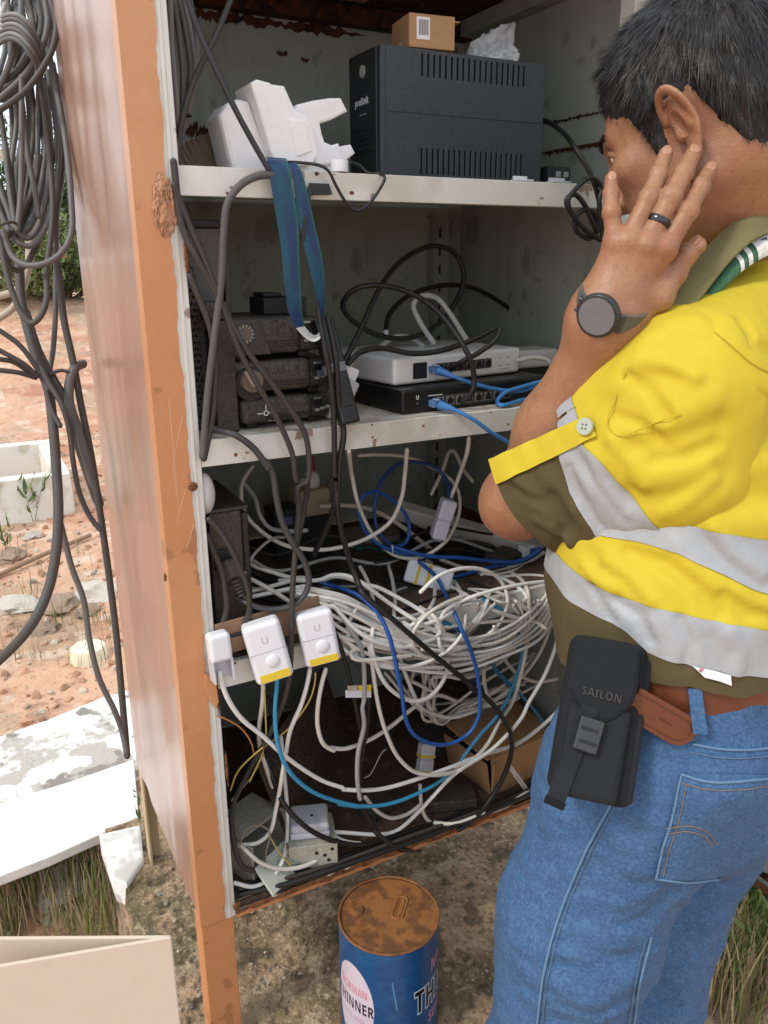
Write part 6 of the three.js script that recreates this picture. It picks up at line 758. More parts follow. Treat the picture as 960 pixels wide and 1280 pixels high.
// cut a mesh along f = 0: [part where f < 0, part where f > 0]
function cut(g, f) {
  g = g.index ? g.toNonIndexed() : g; const P = g.attributes.position, N = g.attributes.normal, out = [[[], []], [[], []]], v = [0, 1, 2].map(() => ({}));
  const push = (o, t) => { for (const q of t) { o[0].push(q.p.x, q.p.y, q.p.z); o[1].push(q.n.x, q.n.y, q.n.z); } };
  for (let i = 0; i < P.count; i += 3) {
    const t = [0, 1, 2].map(k => { const p = V().fromBufferAttribute(P, i + k); return { p, n: V().fromBufferAttribute(N, i + k), f: f(p) }; });
    const neg = t.filter(q => q.f < 0).length; if (neg === 0 || neg === 3) { push(out[neg ? 0 : 1], t); continue; }
    const k = t.findIndex(q => (q.f < 0) === (neg === 1)), a = t[k], b = t[(k + 1) % 3], c = t[(k + 2) % 3], mid = (u, w) => { const s = u.f / (u.f - w.f); return { p: u.p.clone().lerp(w.p, s), n: u.n.clone().lerp(w.n, s) }; }, ab = mid(a, b), ac = mid(a, c);
    push(out[a.f < 0 ? 0 : 1], [a, ab, ac]); push(out[a.f < 0 ? 1 : 0], [ab, b, c, ab, c, ac]);
  }
  return out.map(([p, n]) => { const q = new THREE.BufferGeometry(); q.setAttribute('position', new THREE.Float32BufferAttribute(p, 3)); q.setAttribute('normal', new THREE.Float32BufferAttribute(n, 3)); return q; });
}
const inflate = (g, d) => { const p = g.attributes.position, n = g.attributes.normal; for (let i = 0; i < p.count; i++) p.setXYZ(i, p.getX(i) + n.getX(i) * d, p.getY(i) + n.getY(i) * d, p.getZ(i) + n.getZ(i) * d); return g; };
const withUV = (g, s = 1) => { const n = g.index ? g.toNonIndexed() : g; return metreUV(n, s); };

// ---- frames and joints
const UP = V(0, 1, 0), HF = camDir(-0.66, -0.25, 0.71); let HU = UP.clone().addScaledVector(cX, 0.0); HU.addScaledVector(HF, -HU.dot(HF)).normalize(); const HL = HU.clone().cross(HF), HC = at(868, 160, 0.885), HS = 1.04;
const toHead = (p, o) => { const x = p.x - HC.x, y = p.y - HC.y, z = p.z - HC.z; return o.set((x * HL.x + y * HL.y + z * HL.z) / HS, (x * HU.x + y * HU.y + z * HU.z) / HS, (x * HF.x + y * HF.y + z * HF.z) / HS); };
const headW = (x, y, z) => HC.clone().addScaledVector(HL, x * HS).addScaledVector(HU, y * HS).addScaledVector(HF, z * HS);
const FT = V(-0.36, 0, -0.93).normalize(), LT = UP.clone().cross(FT);
const J = { sh: at(872, 472, 0.85), el: at(655, 622, 1.0), wr: at(757, 402, 0.836), neck: at(955, 335, 0.965), shR: V(), hipL: at(790, 985, 0.97), midL: at(722, 1150, 1.01), kneeL: at(690, 1330, 1.06), hipR: at(880, 985, 1.09), midR: at(815, 1120, 1.11), kneeR: at(784, 1330, 1.14) };
const footL = V(J.kneeL.x + 0.02, 0.09, J.kneeL.z + 0.02), footR = V(J.kneeR.x + 0.03, 0.09, J.kneeR.z + 0.05);
// ---- head
const _h = V();
const AX = (x) => Math.abs(x);
function headF(p) {
  const q = toHead(p, _h), x = q.x, y = q.y, z = q.z, ax = Math.abs(x);
  let d = ell(x, y - 0.030, z + 0.014, 0.077, 0.092, 0.098);
  d = smin(d, ell(x, y + 0.040, z - 0.026, 0.060, 0.078, 0.066), 0.018);
  d = smin(d, cone(_c.set(ax, y, z), _v1.set(0.050, -0.062, -0.004), _v2.set(0.018, -0.100, 0.066), 0.018, 0.020), 0.025);
  d = smin(d, ell(ax - 0.045, y + 0.014, z - 0.056, 0.021, 0.018, 0.022), 0.020);
  d = smin(d, cone(_c.set(ax, y, z), _v1.set(0.012, 0.026, 0.083), _v2.set(0.040, 0.025, 0.066), 0.0105, 0.0090), 0.014);
  d = Math.max(d, 0.0185 - Math.hypot(ax - 0.036, y - 0.007, z - 0.089));
  d = smin(d, Math.hypot(ax - 0.031, y - 0.007, z - 0.066) - 0.0118, 0.004);
  d = smin(d, cone(q, _v1.set(0, 0.014, 0.088), _v2.set(0, -0.028, 0.110), 0.0085, 0.0125), 0.014);
  d = smin(d, ell(ax - 0.011, y + 0.033, z - 0.100, 0.010, 0.008, 0.010), 0.008);
  d = smin(d, cone(_c.set(ax, y, z), _v1.set(0, -0.058, 0.094), _v2.set(0.022, -0.061, 0.083), 0.0062, 0.004), 0.008);
  d = smin(d, cone(_c.set(ax, y, z), _v1.set(0, -0.069, 0.093), _v2.set(0.02, -0.066, 0.083), 0.0068, 0.004), 0.007);
  d = smin(d * HS, cone(p, NK0, NK1, 0.053, 0.055), 0.035); // neck
  return d;
}
const smax = (a, b) => Math.max(a, b), _c = V(), _v1 = V(), _v2 = V();
const NK0 = headW(0, -0.05, -0.035), NK1 = J.neck;
// ear as a chain of ridges round a shallow bowl, tilted back and standing off the head
const earC = [0.0735, -0.012, -0.016];
const earPts = (() => { const o = []; for (let i = 0; i <= 16; i++) { const t = i / 16, a = lerp(-0.35, -4.35, t) + PI; const ry = 0.0295, rz = 0.0165; o.push([0.006 + 0.012 * Math.sin(PI * Math.min(1, t * 1.25)), ry * Math.sin(a) + 0.002, -rz * Math.cos(a) * (1 - 0.15 * t)]); } return o; })();
function earF(p) {
  const q = toHead(p, _h); let x = q.x - earC[0], y = q.y - earC[1], z = q.z - earC[2]; const ca = Math.cos(0.2), sa = Math.sin(0.2), yy = y * ca + z * sa, zz = -y * sa + z * ca; y = yy; z = zz;
  x -= -z * 0.6; // stands off behind
  let d = ell(x - 0.004, y - 0.001, z + 0.001, 0.0090, 0.027, 0.0145); d = Math.max(d, -ell(x - 0.0135, y + 0.003, z - 0.002, 0.0085, 0.015, 0.0078));
  let h = 1e9; for (let i = 0; i < 16; i++) { const a = earPts[i], b = earPts[i + 1]; const s = cone(_c.set(x, y, z), _v1.set(...a), _v2.set(...b), 0.0044, 0.0044); if (s < h) h = s; }
  d = smin(d, h, 0.004); d = smin(d, ell(x - 0.007, y + 0.031, z - 0.004, 0.0062, 0.0095, 0.0085), 0.006); // lobe
  d = smin(d, ell(x - 0.006, y + 0.010, z - 0.0110, 0.005, 0.006, 0.0035), 0.003); // tragus
  d = smin(d, cone(_c.set(x, y, z), _v1.set(0.009, 0.013, -0.003), _v2.set(0.010, -0.012, -0.0070), 0.0028, 0.0026), 0.005);
  return d;
}
// ---- arm and hand
const H = (x, y, z) => at(x, y, z);
const fingers = [
  { n: [H(769, 306, 0.8090), H(764.5, 266, 0.8060), H(764, 242, 0.8130), H(764, 224, 0.8190)], r: [0.0098, 0.0081, 0.0074, 0.0066] },
  { n: [H(784, 304, 0.8030), H(811, 248, 0.7970), H(823, 219, 0.8040), H(832, 193, 0.8130)], r: [0.0108, 0.0090, 0.0082, 0.0073] },
  { n: [H(807, 308, 0.8000), H(839, 246, 0.7930), H(855, 216, 0.8010), H(867, 191, 0.8110)], r: [0.0112, 0.0096, 0.0088, 0.0079] },
  { n: [H(830, 312, 0.8010), H(860, 264, 0.7950), H(876, 233, 0.8030), H(887, 213, 0.8130)], r: [0.0110, 0.0092, 0.0084, 0.0076] },
  { n: [H(822, 372, 0.8230), H(842, 342, 0.8210), H(858, 318, 0.8170), H(872, 307, 0.8130)], r: [0.0150, 0.0120, 0.0105, 0.0088] }];
const wrist2 = H(768, 372, 0.828);
function fingerF(p) { let d = 1e9; for (const f of fingers) { let e = 1e9; for (let i = 0; i < 3; i++) e = smin(e, cone(p, f.n[i], f.n[i + 1], f.r[i], f.r[i + 1]), 0.004); e = smin(e, p.distanceTo(f.n[1]) - f.r[1] * 1.06, 0.004); e = smin(e, p.distanceTo(f.n[2]) - f.r[2] * 1.05, 0.003); if (e < d) d = smin(d, e, 0.0022); else d = smin(e, d, 0.0022); } return d; }
function handF(p) {
  let d = 1e9; const f = fingers; const pr = [0.0125, 0.0125, 0.0125, 0.0125];
  for (let i = 0; i < 4; i++) d = smin(d, cone(p, _w[i], f[i].n[0], 0.0165, pr[i] - 0.001), 0.016);
  d = smin(d, cone(p, _w[4], f[4].n[0], 0.017, 0.0155), 0.016);
  d = smin(d, cone(p, f[0].n[0], f[3].n[0], 0.0085, 0.0085), 0.008);
  d = smin(d, fingerF(p), 0.007);
  // forearm: wide at the elbow, flat at the wrist
  d = smin(d, cone(p, J.wr, wrist2, 0.0285, 0.026), 0.02); d = smin(d, cone(p, _wr2, _wr3, 0.021, 0.021), 0.02);
  d = smin(d, cone(p, J.wr, _fa, 0.029, 0.041), 0.03); d = smin(d, cone(p, _fa, J.el, 0.041, 0.043), 0.03);
  // tendons and knuckles
  for (let i = 0; i < 4; i++) d = smin(d, p.distanceTo(_kn[i]) - 0.0088, 0.007);
  return d;
}
const _w = [H(750, 372, 0.832), H(760, 370, 0.826), H(772, 370, 0.823), H(785, 372, 0.826), H(792, 378, 0.832)], _fa = J.wr.clone().lerp(J.el, 0.55).add(camDir(-0.2, -0.4, 0).multiplyScalar(0.004)), _wr2 = H(738, 398, 0.838), _wr3 = H(776, 410, 0.832);
const _kn = fingers.slice(0, 4).map((f, i) => f.n[0].clone().addScaledVector(cZ, -0.0055));
function armF(p) { let d = handF(p); d = smin(d, cone(p, J.el, J.sh, 0.046, 0.055), 0.02); d = smin(d, p.distanceTo(_elb) - 0.034, 0.03); return d; }
const _elb = at(638, 634, 1.012);
// ---- trunk by level sections
const secs = [[at(868, 900, 0.985), 0.168, 0.128], [at(862, 820, 0.98), 0.176, 0.142], [at(858, 720, 0.975), 0.180, 0.156], [at(872, 600, 0.97), 0.182, 0.15], [at(905, 500, 0.97), 0.176, 0.132], [at(945, 410, 0.975), 0.13, 0.10], [at(962, 350, 0.985), 0.075, 0.075]].sort((a, b) => a[0].y - b[0].y);
function sec(y) { if (y <= secs[0][0].y) return [secs[0][0].x, secs[0][0].z, secs[0][1], secs[0][2]]; for (let i = 0; i + 1 < secs.length; i++) { const a = secs[i], b = secs[i + 1]; if (y <= b[0].y) { const t = (y - a[0].y) / (b[0].y - a[0].y), s = t * t * (3 - 2 * t), k = lerp(t, s, 0.4); return [lerp(a[0].x, b[0].x, k), lerp(a[0].z, b[0].z, k), lerp(a[1], b[1], k), lerp(a[2], b[2], k)]; } } const e = secs[secs.length - 1]; return [e[0].x, e[0].z, e[1], e[2]]; }
const yTop = secs[secs.length - 1][0].y;
function trunk(p, off = 0) { const [cx, cz, wa, wb] = sec(p.y), dx = p.x - cx, dz = p.z - cz, a = (dx * LT.x + dz * LT.z) / (wa + off), b = (dx * FT.x + dz * FT.z) / (wb + off), r = Math.pow(Math.pow(Math.abs(a), 2.3) + Math.pow(Math.abs(b), 2.3), 1 / 2.3); let d = (r - 1) * Math.min(wa, wb); d = Math.max(d, p.y - yTop - off, secs[0][0].y - 0.03 - off - p.y); return d; }
const SHR = J.sh.clone().addScaledVector(LT, -0.36).add(V(0, 0, 0)), NB = at(962, 362, 0.98);
const shirtB = p => { let d = trunk(p); d = smin(d, cone(p, NB, J.sh, 0.050, 0.078), 0.06); d = smin(d, cone(p, NB, SHR, 0.05, 0.078), 0.06); return d; };
const sleeveB = p => smin(cone(p, _s0, _s1, 0.096, 0.081), cone(p, _s0b, _s1b, 0.075, 0.060), 0.04);
const _s0 = J.sh.clone().lerp(J.el, 0.10).addScaledVector(cZ, -0.006).add(V(0, -0.006, 0)), _s1 = J.sh.clone().lerp(J.el, 0.98), _s0b = at(850, 590, 0.862), _s1b = at(745, 640, 0.93);
const shirtFold = foldSet(shirtB, [
  [[[700, 660], [760, 700], [830, 722], [960, 745]], 0.0037, 0.018], [[[735, 690], [760, 705], [800, 712]], -0.0037, 0.012], [[[850, 690], [900, 730], [960, 770]], 0.0037, 0.016], [[[840, 700], [880, 740], [930, 775]], -0.0031, 0.012], [[[860, 640], [900, 690], [945, 740]], -0.0037, 0.016], [[[720, 740], [770, 790], [790, 830]], -0.0025, 0.012], [[[820, 780], [840, 820], [835, 850]], 0.0025, 0.014], [[[890, 800], [900, 840]], -0.0030, 0.01],
  [[[870, 520], [905, 560], [960, 590]], 0.0050, 0.022], [[[880, 480], [920, 520], [970, 540]], -0.0043, 0.018], [[[900, 430], [940, 470], [975, 480]], 0.0037, 0.02], [[[890, 600], [930, 620], [975, 625]], -0.0037, 0.012], [[[760, 700], [790, 718], [815, 750]], 0.0068, 0.007], [[[785, 690], [830, 705], [870, 735], [900, 765]], -0.0076, 0.007], [[[730, 705], [745, 725], [770, 735]], 0.0051, 0.006], [[[905, 745], [935, 765], [970, 772]], -0.0068, 0.007], [[[770, 750], [800, 770], [815, 800]], -0.0051, 0.006], [[[850, 775], [862, 805], [858, 832]], -0.0051, 0.006], [[[915, 790], [925, 815], [920, 840]], 0.0051, 0.007], [[[740, 735], [752, 755], [765, 775]], -0.0051, 0.005], [[[880, 540], [915, 548], [960, 540]], -0.0068, 0.007], [[[900, 570], [935, 585], [970, 580]], 0.0068, 0.008], [[[870, 455], [910, 478], [955, 485]], 0.0068, 0.008], [[[930, 400], [945, 430], [975, 445]], -0.0068, 0.008], [[[893, 660], [915, 690], [950, 715]], 0.0085, 0.008], [[[880, 640], [930, 655], [975, 650]], 0.0037, 0.016]]);
const wr = (p, s, a) => a * nz(p.x * s, p.y * s * 0.6, p.z * s);
const shirtF = p => { const d = shirtB(p); return d > 0.05 ? d : d - shirtFold(p) - wr(p, 14, 0.0010) - wr(p, 45, 0.0005); };
const sleeveFold = foldSet(sleeveB, [
  [[[770, 480], [817, 425], [870, 405]], 0.0050, 0.018], [[[765, 505], [800, 480], [840, 470]], -0.0037, 0.014], [[[775, 548], [830, 530], [890, 500]], 0.0037, 0.014], [[[790, 560], [840, 548], [900, 530]], -0.0037, 0.013], [[[760, 575], [815, 600], [880, 590]], 0.0043, 0.018], [[[790, 620], [840, 620], [900, 590]], -0.0043, 0.015], [[[800, 655], [850, 645], [900, 620]], 0.0050, 0.018], [[[700, 560], [712, 610], [740, 660]], -0.0025, 0.012], [[[650, 600], [680, 640], [705, 690]], 0.0025, 0.012], [[[690, 625], [705, 655], [700, 690]], -0.0085, 0.009], [[[720, 640], [735, 660], [740, 685]], 0.0040, 0.01], [[[785, 470], [812, 490], [835, 520]], -0.0068, 0.006], [[[800, 450], [835, 455], [870, 470]], 0.0076, 0.007], [[[770, 520], [800, 530], [835, 560]], -0.0059, 0.006], [[[765, 550], [790, 575], [805, 605]], 0.0068, 0.007], [[[820, 575], [860, 570], [895, 555]], -0.0076, 0.007], [[[830, 640], [860, 625], [890, 600]], 0.0076, 0.007], [[[735, 560], [752, 600], [785, 640]], 0.0051, 0.006], [[[712, 585], [725, 620], [748, 655]], -0.0051, 0.005], [[[640, 610], [665, 625], [690, 630]], -0.0051, 0.006], [[[670, 650], [690, 660], [712, 680]], 0.0059, 0.006]]);
const slAx = _s1.clone().sub(_s0), slLen = slAx.length(); slAx.normalize(); const slU = UP.clone().addScaledVector(slAx, -UP.dot(slAx)).normalize(), slV = slAx.clone().cross(slU);
const slS = p => (p.x - _s0.x) * slAx.x + (p.y - _s0.y) * slAx.y + (p.z - _s0.z) * slAx.z, slA = p => { const d = _c2.copy(p).sub(_s0); return Math.atan2(d.dot(slV), d.dot(slU)); }, _c2 = V();
const sleeveF = p => { const d = sleeveB(p); if (d > 0.05) return d; const s = slS(p); return d - sleeveFold(p) - wr(p, 15, 0.0012) - wr(p, 45, 0.0005) - 0.0022 * Math.sin(s * 190 + 2 * Math.sin(slA(p) * 2)) * sstep(s, 0.04, 0.1) * (0.5 + 0.5 * nz(p.x * 9, p.y * 9, p.z * 9)); };
const yb = (f, pts) => { const L = hits(f, pts); const a = L.map(p => [angT(p), p.y]).sort((u, v) => u[0] - v[0]); return p => { const t = angT(p); let y = a[0][1]; if (t >= a[a.length - 1][0]) y = a[a.length - 1][1]; else for (let i = 0; i + 1 < a.length; i++) if (t >= a[i][0] && t <= a[i + 1][0]) { const k = (t - a[i][0]) / Math.max(1e-6, a[i + 1][0] - a[i][0]); y = lerp(a[i][1], a[i + 1][1], k); break; } return y - p.y; }; };
function angT(p) { const [cx, cz] = sec(p.y), dx = p.x - cx, dz = p.z - cz; return Math.atan2(dx * FT.x + dz * FT.z, dx * LT.x + dz * LT.z); } // 0 towards the left side, + to the front
const sb = (pts) => { const a = hits(sleeveB, pts).map(p => [slA(p), slS(p)]).sort((u, v) => u[0] - v[0]); return p => { const t = slA(p); let y; if (t <= a[0][0]) y = a[0][1]; else if (t >= a[a.length - 1][0]) y = a[a.length - 1][1]; else for (let i = 0; i + 1 < a.length; i++) if (t <= a[i + 1][0]) { y = lerp(a[i][1], a[i + 1][1], (t - a[i][0]) / Math.max(1e-6, a[i + 1][0] - a[i][0])); break; } return slS(p) - y; }; };

// ---- materials
const skinMap = tex(512, (u, v) => { const a = f1(u, v), b = f4(u, v), c = f3(u, v); let k = mix3([0.315, 0.155, 0.082], [0.375, 0.192, 0.105], a); k = mix3(k, [0.30, 0.118, 0.066], 0.55 * sstep(c, 0.45, 0.7)); const h = f4(u * 4 % 1, v * 4 % 1); k = mix3(k, [0.22, 0.10, 0.055], 0.4 * sstep(h, 0.56, 0.7)); return mix3(k, [0.25, 0.115, 0.062], 0.4 * sstep(b, 0.55, 0.72)); }, true);
const mSkin = MP([1, 1, 1], 0.5, { map: rep(skinMap, 9), bumpMap: rep(grain, 22), bumpScale: 0.0004, sheen: 0.12, sheenRoughness: 0.5 });
const weave = tex(256, (u, v) => 0.5 + 0.25 * Math.sin(u * 2 * PI * 64) + 0.25 * Math.sin(v * 2 * PI * 64));
const cloth = (c, c2, rough, s = 3) => MP([1, 1, 1], rough, { map: rep(tex(256, (u, v) => mix3(c, c2, 0.6 * f1(u, v) + 0.4 * f4(u, v)), true), s), bumpMap: rep(weave, 10), bumpScale: 0.0003, sheen: 0.2, sheenRoughness: 0.8 });
const mHiVis = cloth([0.54, 0.415, 0.016], [0.60, 0.47, 0.027], 0.8), mOlive = cloth([0.068, 0.049, 0.017], [0.092, 0.070, 0.026], 0.85), mCollar = cloth([0.15, 0.135, 0.05], [0.19, 0.17, 0.075], 0.85), mTape = MP([1, 1, 1], 0.5, { map: rep(tex(256, (u, v) => mix3([0.31, 0.325, 0.34], [0.38, 0.395, 0.41], 0.5 * f1(u, v) + 0.5 * f4(u, v)), true), 5), bumpMap: rep(grain, 12), bumpScale: 0.0004 });
const denimMap = tex(1024, (u, v) => { const a = f1(u, v), b = f4(u, v), c = f3(u, v), t = 0.5 + 0.5 * Math.sin((u + v * 0.5) * 2 * PI * 170 + 3 * b); const h = f4(u * 4 % 1, v * 4 % 1); let k = mix3([0.050, 0.128, 0.265], [0.060, 0.148, 0.295], sstep(c, 0.2, 0.8)); k = mix3(k, [0.14, 0.27, 0.44], 0.42 * sstep(h, 0.45, 0.75)); k = mix3(k, [0.022, 0.064, 0.15], 0.45 * sstep(1 - h, 0.45, 0.75)); k = mix3(k, [0.10, 0.21, 0.37], 0.25 * sstep(a, 0.4, 0.75)); return mix3(k, [0.05, 0.12, 0.25], 0.35 * t); }, true);
const mDenim = MP([0.74, 0.79, 0.84], 0.85, { map: rep(denimMap, 6.5), bumpMap: rep(grain, 20), bumpScale: 0.0009, sheen: 0.25, sheenRoughness: 0.7 });

const person = thing('person', 'person in yellow high-visibility shirt and blue jeans, left hand held to the cheek', 'person', V(0.5, 0, 0.4));
const pw = (n, g, m, par = person) => partW(n, g, m, par);
// ---- the body itself: one mesh joined from a coarse grid and finer ones for head and hand
{
  const bodyB = p => { let d = trunk(p, -0.02); d = smin(d, cone(p, J.hipL, J.midL, 0.08, 0.072), 0.05); d = smin(d, cone(p, J.midL, J.kneeL, 0.072, 0.055), 0.03); d = smin(d, cone(p, J.kneeL, footL, 0.052, 0.036), 0.03); d = smin(d, cone(p, J.hipR, J.midR, 0.08, 0.072), 0.05); d = smin(d, cone(p, J.midR, J.kneeR, 0.072, 0.055), 0.03); d = smin(d, cone(p, J.kneeR, footR, 0.052, 0.036), 0.03); d = smin(d, cone(p, NB, J.sh, 0.045, 0.055), 0.04); d = smin(d, cone(p, J.neck, NB, 0.06, 0.06), 0.03); const e = J.elR, w = J.wrR; d = smin(d, cone(p, SHR, e, 0.05, 0.042), 0.04); d = smin(d, cone(p, e, w, 0.042, 0.028), 0.03); return d; };
  J.elR = SHR.clone().addScaledVector(FT, 0.12).add(V(0, -0.24, 0)); J.wrR = J.elR.clone().addScaledVector(FT, 0.2).addScaledVector(LT, 0.08).add(V(0, 0.04, 0));
  const bb = new THREE.Box3().setFromPoints([J.sh, SHR, footL, footR, J.hipL, J.hipR, J.kneeL, J.kneeR, J.elR, J.wrR, NB, secs[2][0]]).expandByScalar(0.22); bb.min.y = 0.03;
  const coarse = netMesh(bodyB, bb.min, bb.max, 0.016);
  const headFF = p => { const a = headF(p), q = toHead(p, V()); return q.x > 0.05 ? smin(a, earF(p), 0.004) : a; };
  const hb = new THREE.Box3().setFromCenterAndSize(HC, V(0.3, 0.32, 0.3)); hb.expandByPoint(J.neck); const head = netMesh(headF, hb.min, hb.max, 0.0042);
  const ec = headW(...earC), eb = new THREE.Box3().setFromCenterAndSize(ec, V(0.078, 0.088, 0.078)); const ear = netMesh(earF, eb.min, eb.max, 0.0016);
  const ec2 = headW(-earC[0], earC[1], earC[2]), eb2 = new THREE.Box3().setFromCenterAndSize(ec2, V(0.078, 0.088, 0.078)); const ear2 = netMesh(p => { const q = toHead(p, V()); return earF(headW(-q.x, q.y, q.z)); }, eb2.min, eb2.max, 0.0024);
  const ab = new THREE.Box3().setFromPoints([J.el, J.wr, ...fingers.flatMap(f => f.n)]).expandByScalar(0.075); ab.expandByPoint(J.sh);
  // knuckle creases
  const cr = []; for (const f of fingers.slice(0, 4)) for (const [k, n] of [[1, 3], [2, 2]]) { const d = f.n[k + 1].clone().sub(f.n[k - 1]).normalize(), s = d.clone().cross(cZ).normalize(); for (let i = 0; i < n; i++) { const c = f.n[k].clone().addScaledVector(d, (i - (n - 1) / 2) * 0.0030).addScaledVector(cZ, -f.r[k] * 0.95); cr.push([c.clone().addScaledVector(s, -0.0055).addScaledVector(cZ, 0.0018), c, c.clone().addScaledVector(s, 0.0055).addScaledVector(cZ, 0.0018)]); } }
  const armFF = p => { let d = armF(p); if (d < 0.004) for (const L of cr) { const q = segD(p, L); if (q < 0.003) d += 0.0007 * Math.exp(-q * q / 6e-7); } return d; };
  const fb = new THREE.Box3().setFromPoints(fingers.flatMap(f => f.n).concat(_w)).expandByScalar(0.03), inF = p => Math.max(fb.min.x - p.x, p.x - fb.max.x, fb.min.y - p.y, p.y - fb.max.y, fb.min.z - p.z, p.z - fb.max.z);
  const hand = netMesh(armFF, fb.min, fb.max, 0.0021);
  const arm = netMesh(p => Math.max(armF(p) , -inF(p) - 0.012), ab.min, ab.max, 0.0062);
  pw('body', withUV(merge([coarse, head, ear, ear2, arm, hand].map(g => g.index ? g.toNonIndexed() : g))), mSkin);
}
// eyes, brows, nails
for (const s of [1, -1]) { const c = headW(s * 0.032, 0.007, 0.0675); const e = pw('eye', new THREE.SphereGeometry(0.0137, 20, 14).translate(c.x, c.y, c.z), M([0.7, 0.66, 0.6], 0.25)); const ic = headW(s * 0.0322, 0.003, 0.0772); part('iris', new THREE.SphereGeometry(0.0054, 14, 10).translate(ic.x - person.position.x, ic.y, ic.z - person.position.z), M([0.03, 0.018, 0.012], 0.2), e);
  const lid = []; for (let i = 0; i < 7; i++) { const t = i / 6 - 0.5; lid.push(headW(s * (0.032 + t * 0.028), 0.0150 - 14 * t * t * 0.0032, 0.0790 - 12 * t * t * 0.0042)); } pw('eyelid', capTube(lid, 0.0036, 8, 3), mSkin); pw('eyelid', capTube(lid.map((p, i) => { const t = i / 6 - 0.5; return headW(s * (0.032 + t * 0.028), -0.001 + 14 * t * t * 0.0026, 0.0775 - 12 * t * t * 0.0042); }), 0.0034, 8, 3), mSkin); const lash = lid.map(p => p.clone().addScaledVector(HU, -0.0028).addScaledVector(HF, 0.0022)); pw('eyelashes', capTube(lash, 0.0007, 5, 3), M([0.012, 0.01, 0.01], 0.6)); }
{ const nails = fingers.map((f, i) => { const k = 3, d = f.n[3].clone().sub(f.n[2]).normalize(), out = i === 4 ? camDir(0.1, 0.75, -0.65) : camDir(i === 0 ? -0.1 : -0.12, 0.18, -1), n = out.clone().addScaledVector(d, -out.dot(d)).normalize(), s = d.clone().cross(n), c = f.n[3].clone().addScaledVector(d, -0.0012).addScaledVector(n, f.r[3] * 0.90); const g = new THREE.SphereGeometry(1, 18, 12).scale(f.r[3] * 0.70, f.r[3] * 0.92, 0.0017); g.applyMatrix4(new THREE.Matrix4().makeBasis(s, d, n).setPosition(c)); return pw('fingernail', g, MP([0.40, 0.205, 0.125], 0.38, { clearcoat: 0.15 })); }); }
